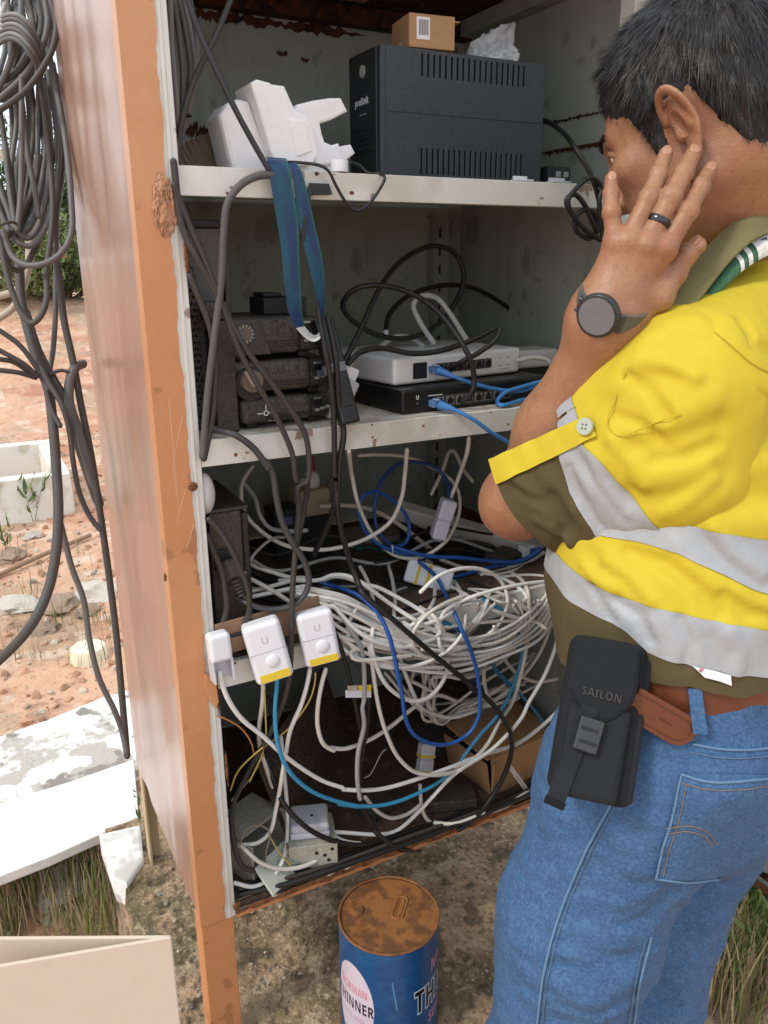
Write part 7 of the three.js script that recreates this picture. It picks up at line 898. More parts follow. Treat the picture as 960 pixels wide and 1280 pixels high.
// ---- hair: a close cap plus strands
{
  const hl = z => { const T = [[-0.12, -0.085], [-0.085, -0.080], [-0.06, -0.058], [-0.043, -0.026], [-0.034, 0.012], [-0.012, 0.020], [0.002, 0.010], [0.008, -0.026], [0.020, -0.030], [0.028, 0.004], [0.040, 0.030], [0.058, 0.036], [0.072, 0.056], [0.088, 0.070], [0.12, 0.075]]; for (let i = 0; i + 1 < T.length; i++) if (z <= T[i + 1][0]) return lerp(T[i][1], T[i + 1][1], clamp((z - T[i][0]) / (T[i + 1][0] - T[i][0]), 0, 1)); return 0.075; };
  const thick = (x, y, z) => { const m = y - hl(z) + 0.004 * nz(x * 60, y * 60, z * 60); return { m, t: 0.0015 + 0.0105 * sstep(m, 0.0, 0.07) }; };
  const skull = (x, y, z) => { let d = ell(x, y - 0.030, z + 0.014, 0.077, 0.092, 0.098); d = smin(d, ell(x, y + 0.040, z - 0.026, 0.062, 0.078, 0.066), 0.04); return d; };
  const cap = p => { const q = toHead(p, V()), k = thick(q.x, q.y, q.z); const d = headF(p) - k.t - 0.0022 * nz(q.x * 55, q.y * 26, q.z * 55); return Math.max(d, -k.m * 0.7); };
  const hb = new THREE.Box3().setFromCenterAndSize(HC.clone().addScaledVector(HU, 0.02), V(0.31, 0.32, 0.31));
  const mHair = M([0.012, 0.0115, 0.012], 0.6), mHairs = [M([0.010, 0.0095, 0.010], 0.5), M([0.017, 0.0165, 0.018], 0.48), M([0.045, 0.045, 0.05], 0.5)];
  const g = netMesh(cap, hb.min, hb.max, 0.0042), hairMesh = pw('hair', g.clone(), mHair);
  const P = g.attributes.position, N = g.attributes.normal, idx = g.index.array, sets = [[], [], []], rr = mulberry(77), a = V(), b = V(), c = V(), n = V(), q = V(); const inv = person.position;
  const whorl = V(0.005, 0.085, -0.075), M3 = (x, y, z) => V(0, 0, 0).addScaledVector(HL, x).addScaledVector(HU, y).addScaledVector(HF, z);
  for (let t = 0; t < 24000; t++) {
    const i = Math.floor(rr() * idx.length / 3) * 3; a.fromBufferAttribute(P, idx[i]); b.fromBufferAttribute(P, idx[i + 1]); c.fromBufferAttribute(P, idx[i + 2]); let u = rr(), v = rr(); if (u + v > 1) { u = 1 - u; v = 1 - v; } const p = a.clone().addScaledVector(b.clone().sub(a), u).addScaledVector(c.clone().sub(a), v); n.fromBufferAttribute(N, idx[i]); toHead(p, q); const k = thick(q.x, q.y, q.z); if (k.m < 0.001) continue; if (n.dot(p.clone().sub(HC)) < 0) continue;
    const away = q.clone().sub(whorl); let d = V(away.x, away.y - 0.03, away.z).normalize(); d.y -= 0.35 * sstep(-(q.y - 0.09), -0.02, 0.06); if (q.z > 0.02 && q.y > 0.05) d.z += 0.3; d.x += (rr() - 0.5) * 0.5; d.y += (rr() - 0.5) * 0.45; d.z += (rr() - 0.5) * 0.5;
    let dw = M3(d.x, d.y, d.z); dw.addScaledVector(n, -dw.dot(n)).normalize(); const L = (0.007 + 0.017 * sstep(k.m, 0.0, 0.06)) * (0.6 + 0.7 * rr()), w = 0.00042 + 0.0003 * rr(), side = dw.clone().cross(n), lift = 0.14 + 0.2 * rr(); const pts = []; const p0 = p.clone().addScaledVector(n, -0.003);
    for (let s = 0; s <= 3; s++) { const f = s / 3; pts.push(p0.clone().addScaledVector(dw, L * f).addScaledVector(n, L * lift * f * (1 - 0.55 * f) + 0.0035 * f)); }
    const o = sets[rr() < 0.05 ? 2 : rr() < 0.5 ? 1 : 0]; for (let s = 0; s < 3; s++) { const w0 = w * (1 - s / 3.2), w1 = w * (1 - (s + 1) / 3.2), A = pts[s].clone().addScaledVector(side, -w0), B = pts[s].clone().addScaledVector(side, w0), C = pts[s + 1].clone().addScaledVector(side, w1), D = pts[s + 1].clone().addScaledVector(side, -w1); for (const z of [A, B, C, A, C, D]) o.push(z.x - inv.x, z.y, z.z - inv.z); }
  }
  // brows and stubble
  for (const s of [1, -1]) for (let i = 0; i < 150; i++) { const t = rr(), p = headW(s * (0.012 + 0.038 * t), 0.027 + 0.006 * Math.sin(PI * t) + (rr() - 0.5) * 0.007, 0.125); for (let k = 0; k < 60 && headF(p) > 0.0006; k++) p.addScaledVector(HF, -Math.max(headF(p) * 0.7, 0.0004)); const d = M3(s * 0.8, 0.25 - 0.5 * t, -0.4 * t).normalize(), e = p.clone().addScaledVector(d, 0.009).addScaledVector(HF, 0.002), w = HU.clone().multiplyScalar(0.0006); for (const z of [p.clone().sub(w), p.clone().add(w), e]) sets[0].push(z.x - inv.x, z.y, z.z - inv.z); }
  sets.forEach((s, i) => { const h = new THREE.BufferGeometry(); h.setAttribute('position', new THREE.Float32BufferAttribute(s, 3)); h.computeVertexNormals(); mHairs[i].side = THREE.DoubleSide; part('hair_strands', h, mHairs[i], hairMesh); });
}
// ---- shirt
const shirtBox = new THREE.Box3().setFromPoints([...secs.map(s => s[0]), J.sh, SHR]).expandByScalar(0.22); shirtBox.min.y = secs[0][0].y - 0.06; shirtBox.max.y = yTop + 0.06;
{
  let g = netMesh(shirtF, shirtBox.min, shirtBox.max, 0.0056);
  const hem = yb(shirtB, [[684, 818], [707, 834], [760, 843], [807, 850], [863, 859], [929, 873], [960, 863], [990, 850]]);
  const T4 = yb(shirtB, [[692, 724], [712, 752], [779, 787], [810, 815], [879, 837], [940, 845], [990, 848]]), T3 = yb(shirtB, [[698, 693], [769, 743], [854, 767], [941, 785], [990, 790]]), T2 = yb(shirtB, [[705, 655], [797, 677], [847, 690], [900, 716], [941, 737], [990, 750]]), T1 = yb(shirtB, [[720, 600], [830, 650], [897, 664], [960, 675], [990, 680]]);
  const neckHole = p => cone(p, J.neck, NB, 0.062, 0.066) - 0.004;
  g = cut(g, hem)[0]; // f < 0 above the line
  let [up, rest] = cut(g, T1); let [tp, r2] = cut(rest, T2), [mid, r3] = cut(r2, T3), [tp2, low] = cut(r3, T4);
  const shirt = pw('shirt', withUV(merge([up, tp, mid, tp2].map(q => q.clone()))), mHiVis); const sub = (n, q, m) => partW(n, withUV(q), m, shirt);
  sub('reflective_tape', inflate(tp, 0.0014), mTape); sub('reflective_tape', inflate(tp2, 0.0014), mTape); sub('lower_panel', low, mOlive);
  // sleeve
  const sbx = new THREE.Box3().setFromPoints([_s0, _s1]).expandByScalar(0.125); let s = netMesh(sleeveF, sbx.min, sbx.max, 0.0042);
  const e0 = sb([[724, 506], [704, 517], [680, 533], [650, 555], [624, 578], [616, 592], [622, 608], [640, 640], [660, 665], [690, 690], [715, 700]]); s = cut(s, e0)[0];
  const b1 = sb([[698, 520], [699, 570], [711, 617], [738, 657], [750, 676]]), b2 = sb([[722, 520], [728, 554], [754, 577], [786, 617], [829, 660]]);
  const [yel, r] = cut(s, b2), [tape, cuff] = cut(r, b1); const tA = hit(sleeveB, 616, 577), tB = hit(sleeveB, 733, 524), tN = tB.clone().sub(tA).cross(normalAt(sleeveB, tA.clone().lerp(tB, 0.5), 0.01)).normalize(); if (tN.y < 0) tN.negate(); const cuff2 = cut(cuff, p => tN.dot(p.clone().sub(tA)) - 0.001)[0]; const sl = pw('sleeve', withUV(merge([yel, tape.clone()])), mHiVis); partW('reflective_tape', withUV(inflate(tape, 0.0014)), mTape, sl); partW('cuff_lining', withUV(inflate(cuff2.clone(), -0.004)), mOlive, sl); partW('cuff', withUV(cuff2), mOlive, sl);
  // roll-up tab with its button
  const tab = surfPatch(sleeveF, [[613, 576], [735, 520], [748, 545], [622, 606]], 0.004, 16, 5, 0.0016); partW('roll_tab', withUV(tab), mHiVis, sl);
  const bp = hit(sleeveF, 735, 533), bn = normalAt(sleeveF, bp, 0.006); const btn = new THREE.CylinderGeometry(0.0088, 0.0092, 0.003, 24).applyQuaternion(new THREE.Quaternion().setFromUnitVectors(UP, bn)).translate(bp.x + bn.x * 0.007, bp.y + bn.y * 0.007, bp.z + bn.z * 0.007); const bt = partW('button', btn, M([0.42, 0.47, 0.40], 0.35), sl); void bt;
  const bs = bn.clone().cross(UP).normalize(), bu = bs.clone().cross(bn); for (const [i, j] of [[1, 1], [1, -1], [-1, 1], [-1, -1]]) { const c = bp.clone().addScaledVector(bn, 0.0088).addScaledVector(bs, i * 0.002).addScaledVector(bu, j * 0.002); partW('button_hole', new THREE.SphereGeometry(0.0010, 8, 6).translate(c.x, c.y, c.z), M([0.12, 0.11, 0.06], 0.7), sl); }
  // sewn lines
  const seam = (f, pts, par, m, off = 0.0012, r = 0.0006) => { const L = hits(f, pts); if (L.length > 1) partW('seam', capTube(L.map(p => p.clone().addScaledVector(normalAt(f, p, 0.004), off)), r, 5, 5), m, par); };
  const mY2 = M([0.52, 0.39, 0.016], 0.85); seam(sleeveF, [[782, 467], [770, 500], [760, 530], [774, 545], [815, 530], [850, 518]], sl, mY2); seam(shirtF, [[868, 398], [905, 425], [940, 455], [970, 470]], shirt, mY2);
  // care label below the tape
  const lb = surfPatch(shirtF, [[867, 832], [914, 843], [913, 856], [880, 846]], 0.0035, 8, 4, 0.0006); const lab = partW('care_label', lb, M([0.72, 0.72, 0.73], 0.6), shirt); const dp = hit(shirtF, 876, 836); if (dp) { const n = normalAt(shirtF, dp, 0.004); partW('label_mark', new THREE.SphereGeometry(0.0028, 10, 6).scale(1.4, 0.7, 0.4).translate(dp.x + n.x * 0.0038, dp.y + n.y * 0.0038, dp.z + n.z * 0.0038), M([0.6, 0.2, 0.25], 0.6), shirt); } void lab;
}
function surfPatch(f, c, off, nu, nv, th) { // thin panel lying on a surface, between four photo corners
  const p = [], ix = [], row = nu + 1, P = []; for (let j = 0; j <= nv; j++) for (let i = 0; i <= nu; i++) { const u = i / nu, v = j / nv, x = lerp(lerp(c[0][0], c[1][0], u), lerp(c[3][0], c[2][0], u), v), y = lerp(lerp(c[0][1], c[1][1], u), lerp(c[3][1], c[2][1], u), v); P.push(hit(f, x, y)); }
  let last = P.find(Boolean); for (let i = 0; i < P.length; i++) { if (!P[i]) P[i] = last.clone(); last = P[i]; }
  const n = P.map(q => normalAt(f, q, 0.006)); for (const s of [off, off - th]) P.forEach((q, i) => p.push(q.x + n[i].x * s, q.y + n[i].y * s, q.z + n[i].z * s)); const o = row * (nv + 1);
  for (let j = 0; j < nv; j++) for (let i = 0; i < nu; i++) { const a = j * row + i; ix.push(a, a + row, a + 1, a + 1, a + row, a + row + 1, o + a, o + a + 1, o + a + row, o + a + 1, o + a + row + 1, o + a + row); }
  const edge = (a, b) => ix.push(a, b, o + a, b, o + b, o + a); for (let i = 0; i < nu; i++) { edge(i, i + 1); edge(nv * row + i + 1, nv * row + i); } for (let j = 0; j < nv; j++) { edge((j + 1) * row, j * row); edge(j * row + nu, (j + 1) * row + nu); }
  const g = new THREE.BufferGeometry(); g.setAttribute('position', new THREE.Float32BufferAttribute(p, 3)); g.setIndex(ix); g.computeVertexNormals(); return toCreasedNormals(g, 0.9);
}
// collar, lanyard and badge bits
function band(name, A, B, m, th, par) { // strip between two edges given as view positions with depth
  const a = new THREE.CatmullRomCurve3(A.map(q => at(...q))), b = new THREE.CatmullRomCurve3(B.map(q => at(...q))), n = 40, k = 6, p = [], ix = [], P = []; for (let i = 0; i <= n; i++) { const u = a.getPoint(i / n), w = b.getPoint(i / n); for (let j = 0; j <= k; j++) P.push(u.clone().lerp(w, j / k).addScaledVector(cZ, -0.006 * Math.sin(PI * j / k))); }
  for (const s of [0, th]) for (const q of P) { const v = q.clone().addScaledVector(cZ, s).addScaledVector(cX, s * 0.6); p.push(v.x, v.y, v.z); } const r = k + 1, o = P.length; for (let i = 0; i < n; i++) for (let j = 0; j < k; j++) { const c = i * r + j; ix.push(c, c + 1, c + r, c + 1, c + r + 1, c + r, o + c, o + c + r, o + c + 1, o + c + 1, o + c + r, o + c + r + 1); } for (let i = 0; i < n; i++) for (const j of [0, k]) { const c = i * r + j; ix.push(c, o + c, c + r, c + r, o + c, o + c + r); }
  const g = new THREE.BufferGeometry(); g.setAttribute('position', new THREE.Float32BufferAttribute(p, 3)); g.setIndex(ix); return partW(name, withUV(toCreasedNormals(g, 0.8)), m, par);
}
band('collar', [[834, 352, 0.852], [846, 342, 0.852], [860, 329, 0.854], [885, 306, 0.857], [910, 282, 0.862], [937, 260, 0.869], [972, 241, 0.892], [996, 244, 0.935], [1002, 262, 0.985]], [[840, 408, 0.830], [850, 400, 0.830], [866, 384, 0.830], [905, 334, 0.832], [925, 313, 0.836], [947, 296, 0.842], [982, 286, 0.866], [1018, 292, 0.915], [1026, 312, 0.975]], mCollar, 0.004, person);
{
  const T = thing('neck_lanyard', 'green lanyard with white stripes under the collar of the person', 'lanyard', at(920, 340, 0.85)), up = [[850, 402, 0.850], [880, 362, 0.850], [907, 330, 0.851], [927, 310, 0.856], [950, 293, 0.862], [970, 284, 0.874]], lo = [[856, 412, 0.842], [886, 380, 0.842], [915, 350, 0.843], [937, 332, 0.848], [962, 318, 0.855], [982, 311, 0.866]];
  band('strap', up, lo, M([0.045, 0.14, 0.075], 0.7), 0.0015, T); const f = (q, t) => { const c = new THREE.CatmullRomCurve3(q.map(v => V(...v))).getPoint(t); return [c.x, c.y, c.z - 0.0012]; };
  for (const [a, b, n] of [[0.50, 0.545, 'white_stripe'], [0.595, 0.64, 'white_stripe'], [0.69, 0.99, 'white_field']]) { const t = [0, 0.33, 0.66, 1].map(s => lerp(a, b, s)); const o = band(n, t.map(s => f(up, s)), t.map(s => f(lo, s)), M([0.72, 0.72, 0.70], 0.7), 0.0008, T); void o; }
  const q = at(957, 303, 0.853); partW('print', text('7', 0.010).applyMatrix4(new THREE.Matrix4().makeBasis(camDir(0.9, 0.4, 0), camDir(-0.4, 0.9, 0), camDir(0, 0, -1)).setPosition(q)), M([0.05, 0.05, 0.06], 0.6), T);
}
{ const T = thing('badge_holder', 'grey and tan badge straps showing between wrist and yellow shirt', 'badge', at(812, 415, 0.88)); [[798, 422, 22, 20, [0.40, 0.41, 0.38]], [812, 407, 12, 22, [0.42, 0.26, 0.14]], [828, 398, 16, 20, [0.50, 0.51, 0.50]]].forEach(([x, y, w, h, c], i) => { const s = 0.89 / FOCAL, g = rbox(w * s, h * s, 0.004, 0.001).applyMatrix4(new THREE.Matrix4().makeBasis(camDir(0.84, 0.54, 0), camDir(-0.54, 0.84, 0), camDir(0, 0, -1)).setPosition(at(x, y, 0.885))); partW(['grey_tab', 'tan_tab', 'clip'][i], g, M(c, 0.6), T); }); }
// ---- jeans
const yWaist = hit(shirtB, 900, 872).y;
const buttC = secs[0][0].clone().addScaledVector(FT, -0.030).addScaledVector(LT, 0.02).add(V(0, -0.07, 0));
const pelvis = (p, free) => {
  let d; { const c = secs[0][0], [cx, cz] = sec(Math.max(p.y, c.y)), k = clamp((yWaist - p.y) / 0.24, -0.2, 1), k2 = !free && p.y < c.y + 0.02 ? Math.sqrt(Math.max(0.03, 1 - Math.pow((c.y + 0.03 - p.y) / 0.125, 2))) : 1, wa = (0.164 + 0.016 * k) * k2, wb = (0.128 + 0.008 * k) * k2, dx = p.x - cx, dz = p.z - cz, a = (dx * LT.x + dz * LT.z) / wa, b = (dx * FT.x + dz * FT.z) / wb; d = (Math.pow(Math.pow(Math.abs(a), 2.3) + Math.pow(Math.abs(b), 2.3), 1 / 2.3) - 1) * wb; if (free) return d; d = Math.max(d, p.y - yWaist - 0.008, c.y - 0.093 - p.y); } return d; };
const jeansB = p => { let d = pelvis(p);
  d = smin(d, cone(p, buttC, J.hipL, 0.092, 0.102), 0.05);
  let l = cone(p, J.hipL, J.midL, 0.104, 0.096); l = smin(l, cone(p, J.midL, J.kneeL, 0.096, 0.084), 0.03); l = smin(l, cone(p, J.kneeL, footL, 0.084, 0.072), 0.03);
  let r = cone(p, J.hipR, J.midR, 0.104, 0.092); r = smin(r, cone(p, J.midR, J.kneeR, 0.092, 0.082), 0.03); r = smin(r, cone(p, J.kneeR, footR, 0.082, 0.072), 0.03);
  d = smin(d, l, 0.045); d = smin(d, r, 0.03); return Math.max(d, 0.06 - p.y);
};
const jeansFold = foldSet(jeansB, [...Array.from({ length: 17 }, (_, i) => { const y = 1015 + i * 16, x = 765 - 94 * Math.pow((y - 1003) / 277, 0.75); return [[[x + 2, y], [x + 20, y + 5]], i % 2 ? 0.0018 : -0.0012, 0.0055]; }), [[[765, 1005], [727, 1076], [701, 1140], [681, 1211], [671, 1280]], 0.003, 0.008], [[[720, 1040], [700, 1075], [690, 1100]], -0.003, 0.012], [[[850, 1105], [815, 1150], [790, 1200]], -0.005, 0.014], [[[760, 1160], [800, 1180], [820, 1150]], 0.004, 0.014], [[[700, 1240], [740, 1250], [780, 1230]], 0.004, 0.016], [[[690, 1205], [740, 1215], [775, 1200]], -0.0035, 0.012], [[[850, 1120], [880, 1150], [905, 1150]], 0.004, 0.012], [[[830, 1160], [870, 1185], [905, 1190]], -0.004, 0.012], [[[820, 1220], [860, 1235], [895, 1225]], 0.004, 0.014], [[[770, 1040], [810, 1080], [850, 1100]], 0.003, 0.016], [[[680, 1010], [705, 1022], [735, 1020]], 0.003, 0.007], [[[672, 1040], [700, 1055], [728, 1052]], -0.003, 0.007], [[[655, 1080], [685, 1092], [712, 1090]], 0.003, 0.008], [[[735, 1120], [775, 1128], [820, 1112]], 0.0035, 0.008], [[[730, 1150], [770, 1160], [800, 1148]], -0.003, 0.007], [[[640, 1180], [665, 1192], [690, 1190]], 0.003, 0.007], [[[640, 1230], [665, 1240], [685, 1236]], -0.003, 0.007], [[[710, 1265], [745, 1275], [780, 1262]], 0.0035, 0.008], [[[845, 1135], [875, 1168], [910, 1172]], -0.0035, 0.007], [[[830, 1200], [865, 1215], [900, 1208]], 0.0035, 0.008], [[[815, 1250], [850, 1262], [890, 1252]], -0.0035, 0.008]]);
const jeansF = p => { const d = jeansB(p); return d > 0.04 ? d : d - jeansFold(p) - wr(p, 12, 0.0026) - 0.0022 * Math.abs(nz(p.x * 10 + p.y * 9, p.y * 22, p.z * 10)) - wr(p, 40, 0.0009); };
{
  const b = new THREE.Box3().setFromPoints([secs[0][0], buttC, J.hipL, J.hipR, J.kneeL, J.kneeR, footL, footR]).expandByScalar(0.19); b.min.y = 0.04; b.max.y = yWaist + 0.06;
  const g = netMesh(jeansF, b.min, b.max, 0.0066), jeans = pw('jeans', withUV(g), mDenim);
  const line = (n, pts, m, r = 0.0009, off = 0.0012) => { const L = hits(jeansF, pts); if (L.length > 1) partW(n, capTube(L.map(p => p.clone().addScaledVector(normalAt(jeansF, p, 0.004), off)), r, 5, 6), m, jeans); };
  const mSt = M([0.10, 0.17, 0.27], 0.85), mTan = M([0.22, 0.15, 0.10], 0.85), mEdge = M([0.11, 0.21, 0.34], 0.9);
  const dens = (pts, n = 10) => { const c = new THREE.CatmullRomCurve3(pts.map(p => V(p[0], p[1], 0))); return c.getPoints(n).map(p => [p.x, p.y]); };
  const side = [[765, 1003], [746, 1038], [727, 1076], [701, 1140], [681, 1211], [671, 1285]]; line('side_seam', dens(side, 24), mEdge, 0.0016, 0.0012); line('side_seam', dens(side.map(q => [q[0] + 6, q[1]]), 24), mSt, 0.0006);
  line('inseam', dens([[813, 1172], [806, 1200], [799, 1226], [791, 1282]], 14), mEdge, 0.0016); line('inseam', dens([[806, 1176], [797, 1210], [784, 1282]], 14), mSt, 0.0006);
  line('yoke_seam', dens([[866, 930], [900, 936], [940, 937], [985, 932]], 14), mEdge, 0.0016); line('yoke_seam', dens([[864, 940], [900, 947], [940, 947], [985, 942]], 14), mSt, 0.0007);
  // back pocket
  const pk = surfPatch(jeansF, [[851, 967], [985, 968], [962, 1102], [818, 1096]], 0.0026, 22, 20, 0.002), pocket = partW('back_pocket', withUV(pk), mDenim, jeans); const pl = (pts, m, r, off = 0.0032) => { const L = hits(jeansF, dens(pts, 16)); if (L.length > 1) partW('pocket_stitch', capTube(L.map(p => p.clone().addScaledVector(normalAt(jeansF, p, 0.005), off)), r, 5, 4), m, jeans); };
  pl([[852, 968], [880, 976], [915, 977], [985, 968]], mEdge, 0.0017); pl([[852, 978], [880, 985], [920, 986], [985, 977]], mTan, 0.0006); pl([[851, 970], [840, 1020], [827, 1060], [819, 1095]], mEdge, 0.0014); pl([[858, 980], [847, 1024], [835, 1062], [828, 1092]], mTan, 0.0006); pl([[820, 1096], [860, 1100], [900, 1096]], mEdge, 0.0012); pl([[832, 1033], [860, 1030], [880, 1036], [893, 1053]], mTan, 0.0007); pl([[832, 1040], [858, 1037], [877, 1042], [888, 1056]], mTan, 0.0007); void pocket;
  // belt and loops
  const beltB = p => jeansB(p) - 0.004; const mLeather = MP([1, 1, 1], 0.42, { map: rep(tex(256, (u, v) => mix3([0.115, 0.031, 0.012], [0.165, 0.050, 0.019], 0.6 * f1(u, v) + 0.4 * f4(u, v)), true), 8), bumpMap: rep(grain, 14), bumpScale: 0.0005, clearcoat: 0.2, clearcoatRoughness: 0.4 }); void beltB;
  const bl = thing('leather_belt', 'reddish brown leather belt round the waist of the person', 'belt', at(880, 870, 0.87));
  const yW = V(0, yWaist, 0), wc0 = sec(yWaist); const ring = (o, h0, h1, a0, a1) => { const p = [], ix = [], n = 90; for (let i = 0; i <= n; i++) { const t = lerp(a0, a1, i / n); for (const [e, hh] of [[o, h0], [o + 0.002, (h0 + h1) / 2], [o, h1], [o - 0.004, h1], [o - 0.004, h0]]) { const c = { x: wc0[0], z: wc0[1] }, ex = 2 / 2.3, ca = Math.cos(t), sa = Math.sin(t), x = Math.sign(ca) * Math.pow(Math.abs(ca), ex) * (0.164 + e), z = Math.sign(sa) * Math.pow(Math.abs(sa), ex) * (0.128 + e); p.push(c.x + LT.x * x + FT.x * z, hh, c.z + LT.z * x + FT.z * z); } } for (let i = 0; i < n; i++) for (let k = 0; k < 5; k++) { const a = i * 5 + k, b = i * 5 + (k + 1) % 5; ix.push(a, a + 5, b, b, a + 5, b + 5); } const g = new THREE.BufferGeometry(); g.setAttribute('position', new THREE.Float32BufferAttribute(p, 3)); g.setIndex(ix); return withUV(toCreasedNormals(g, 0.5)); };
  partW('strap', ring(0.0075, yW.y - 0.026, yW.y + 0.012, 0, 2 * PI), mLeather, bl);
  // free end of the belt
  const tipH = hit(p => pelvis(p, true), 836, 898), tipC = tipH.clone().addScaledVector(normalAt(p => pelvis(p, true), tipH, 0.01), 0.012), bx1 = camDir(0.86, -0.5, 0.05), bn = (() => { const n = normalAt(p => pelvis(p, true), tipH, 0.01); n.addScaledVector(bx1, -n.dot(bx1)); return n.normalize(); })(), by1 = bn.clone().cross(bx1); const sh = new THREE.Shape(); sh.moveTo(-0.045, -0.0165); sh.lineTo(0.012, -0.0175); sh.absarc(0.012, 0, 0.0175, -PI / 2, PI / 2); sh.lineTo(-0.045, 0.0165); sh.closePath(); const tipM = new THREE.Matrix4().makeBasis(bx1, by1, bn).setPosition(tipC);
  const tip = partW('belt_end', withUV(new THREE.ExtrudeGeometry(sh, { depth: 0.003, bevelEnabled: true, bevelSize: 0.001, bevelThickness: 0.001, bevelSegments: 2, curveSegments: 14 }).applyMatrix4(tipM)), mLeather, bl); const gv = []; for (let i = 0; i <= 20; i++) { const a = -PI / 2 + PI * i / 20; gv.push(V(0.012 + 0.0125 * Math.cos(a), 0.0125 * Math.sin(a), 0.0042)); } gv.unshift(V(-0.045, -0.0125, 0.0042)); gv.push(V(-0.045, 0.0125, 0.0042)); const grooveM = M([0.09, 0.028, 0.012], 0.6); part('edge_groove', tube(gv, 0.0006, 5, 2).applyMatrix4(tipM).translate(-bl.position.x, -bl.position.y, -bl.position.z), grooveM, tip); part('embossing', text('•••••', 0.006, 0.0003).translate(-0.004, 0.0005, 0.0042).applyMatrix4(tipM).translate(-bl.position.x, -bl.position.y, -bl.position.z), grooveM, tip);
  for (const [c, n] of [[[[858, 858], [873, 858], [880, 912], [864, 912]], 'belt_loop'], [[[1000, 850], [1016, 850], [1014, 900], [998, 900]], 'belt_loop']]) { const q = surfPatch(p => pelvis(p, true), c, 0.0135, 4, 10, 0.002); partW(n, withUV(q), mDenim, jeans); }
  // shoes, below the frame
  for (const f of [footL, footR]) { const sF = p => { const a = _v1.set(f.x, 0.045, f.z).clone(), t = a.clone().addScaledVector(FT, 0.16).setY(0.035); return Math.max(smin(cone(p, a.addScaledVector(FT, -0.04), t, 0.045, 0.042), cone(p, f, V(f.x, 0.06, f.z), 0.05, 0.05), 0.03), 0.004 - p.y); }; const q = V(f.x, 0.06, f.z).addScaledVector(FT, 0.05); pw('shoe', withUV(netMesh(sF, V(q.x - 0.2, -0.01, q.z - 0.2), V(q.x + 0.2, 0.16, q.z + 0.2), 0.009)), mBlack); }
}
// ---- belt pouch
{
  const c = at(750, 899, 0.842), X = camDir(0.97, -0.16, -0.18), Z = camDir(0.05, 0.10, -1); Z.addScaledVector(X, -Z.dot(X)).normalize(); const Y = Z.clone().cross(X), Mt = new THREE.Matrix4().makeBasis(X, Y, Z).setPosition(c); const T = thing('belt_pouch', 'black nylon pouch with a buckled flap hanging on the belt', 'pouch', V(0, 0, 0)); T.position.copy(c); T.quaternion.setFromRotationMatrix(Mt);
  const mN = MP([0.013, 0.0145, 0.0175], 0.8, { specularIntensity: 0.5, bumpMap: rep(weave, 12), bumpScale: 0.0004 }), mN2 = MP([0.017, 0.019, 0.0225], 0.82, { specularIntensity: 0.5, bumpMap: rep(weave, 12), bumpScale: 0.0004 }), s = 0.842 / FOCAL, w = 98 * s, h = 198 * s, d = 0.036;
  const soft = (g, a) => { const p = g.attributes.position; for (let i = 0; i < p.count; i++) { const v = V().fromBufferAttribute(p, i), k = a * nz(v.x * 26, v.y * 26, v.z * 26); p.setXYZ(i, v.x + k, v.y + k * 0.5, v.z + k); } g.computeVertexNormals(); return g; };
  part('body', metreUV(soft(new RoundedBoxGeometry(w, h, d, 8, 0.012).translate(0, 0, 0), 0.0025)), mN, T);
  part('front_pocket', metreUV(soft(new RoundedBoxGeometry(w * 0.72, h * 0.58, 0.018, 6, 0.008).translate(-0.004, -h * 0.19, d / 2 + 0.004), 0.002)), mN2, T);
  part('side_gusset', metreUV(soft(new RoundedBoxGeometry(w * 0.13, h * 0.90, d * 0.84, 6, 0.005).translate(w * 0.455, -h * 0.02, -0.001), 0.0008)), mN2, T);
  const fs = new THREE.Shape([[-w * 0.46, h * 0.49], [w * 0.30, h * 0.49], [w * 0.30, h * 0.16], [w * 0.22, h * 0.10], [w * 0.02, h * 0.015], [-w * 0.20, h * 0.015], [-w * 0.46, h * 0.16]].map(q => new THREE.Vector2(...q))); const fl = part('flap', metreUV(new THREE.ExtrudeGeometry(fs, { depth: 0.003, bevelEnabled: true, bevelSize: 0.0012, bevelThickness: 0.0012, bevelSegments: 2 }).translate(0, 0, d / 2 + 0.010)), mN, T);
  part('emblem', merge([text('SAILON', 0.0080, 0.001)]).rotateZ(-0.06).translate(-w * 0.07, h * 0.165, d / 2 + 0.0145), M([0.032, 0.027, 0.023], 0.4), fl);
  part('flap_binding', tube([[-w * 0.46, h * 0.16], [-w * 0.20, h * 0.015], [w * 0.02, h * 0.015], [w * 0.22, h * 0.10], [w * 0.30, h * 0.16], [w * 0.30, h * 0.47]].map(q => V(q[0], q[1], d / 2 + 0.0145)), 0.0013, 6, 6), mN2, fl);
  const strapX = -w * 0.18; const st = part('strap', metreUV(rbox(0.019, h * 0.62, 0.002, 0.0008)), mN2, T, V(strapX - 0.010, -h * 0.22, d / 2 + 0.0145), [0, 0, -0.2]); part('strap_end', rbox(0.021, 0.008, 0.0036, 0.001).translate(0, -h * 0.31, 0.0002), mN, st); const bk = part('buckle', rbox(0.024, 0.034, 0.008, 0.002).rotateZ(-0.12).translate(strapX + 0.002, -h * 0.085, d / 2 + 0.0185), M([0.03, 0.031, 0.034], 0.28), T); for (const yy of [-0.05, -0.13]) part('buckle_slot', rbox(0.017, 0.0035, 0.001, 0.0004, 1).rotateZ(-0.12).translate(strapX + 0.002, h * yy, d / 2 + 0.0226), mHole, bk);
  part('belt_sleeve', rbox(w * 0.6, 0.06, 0.01, 0.003).translate(0, h * 0.25, -d / 2 - 0.004), mN2, T);
}
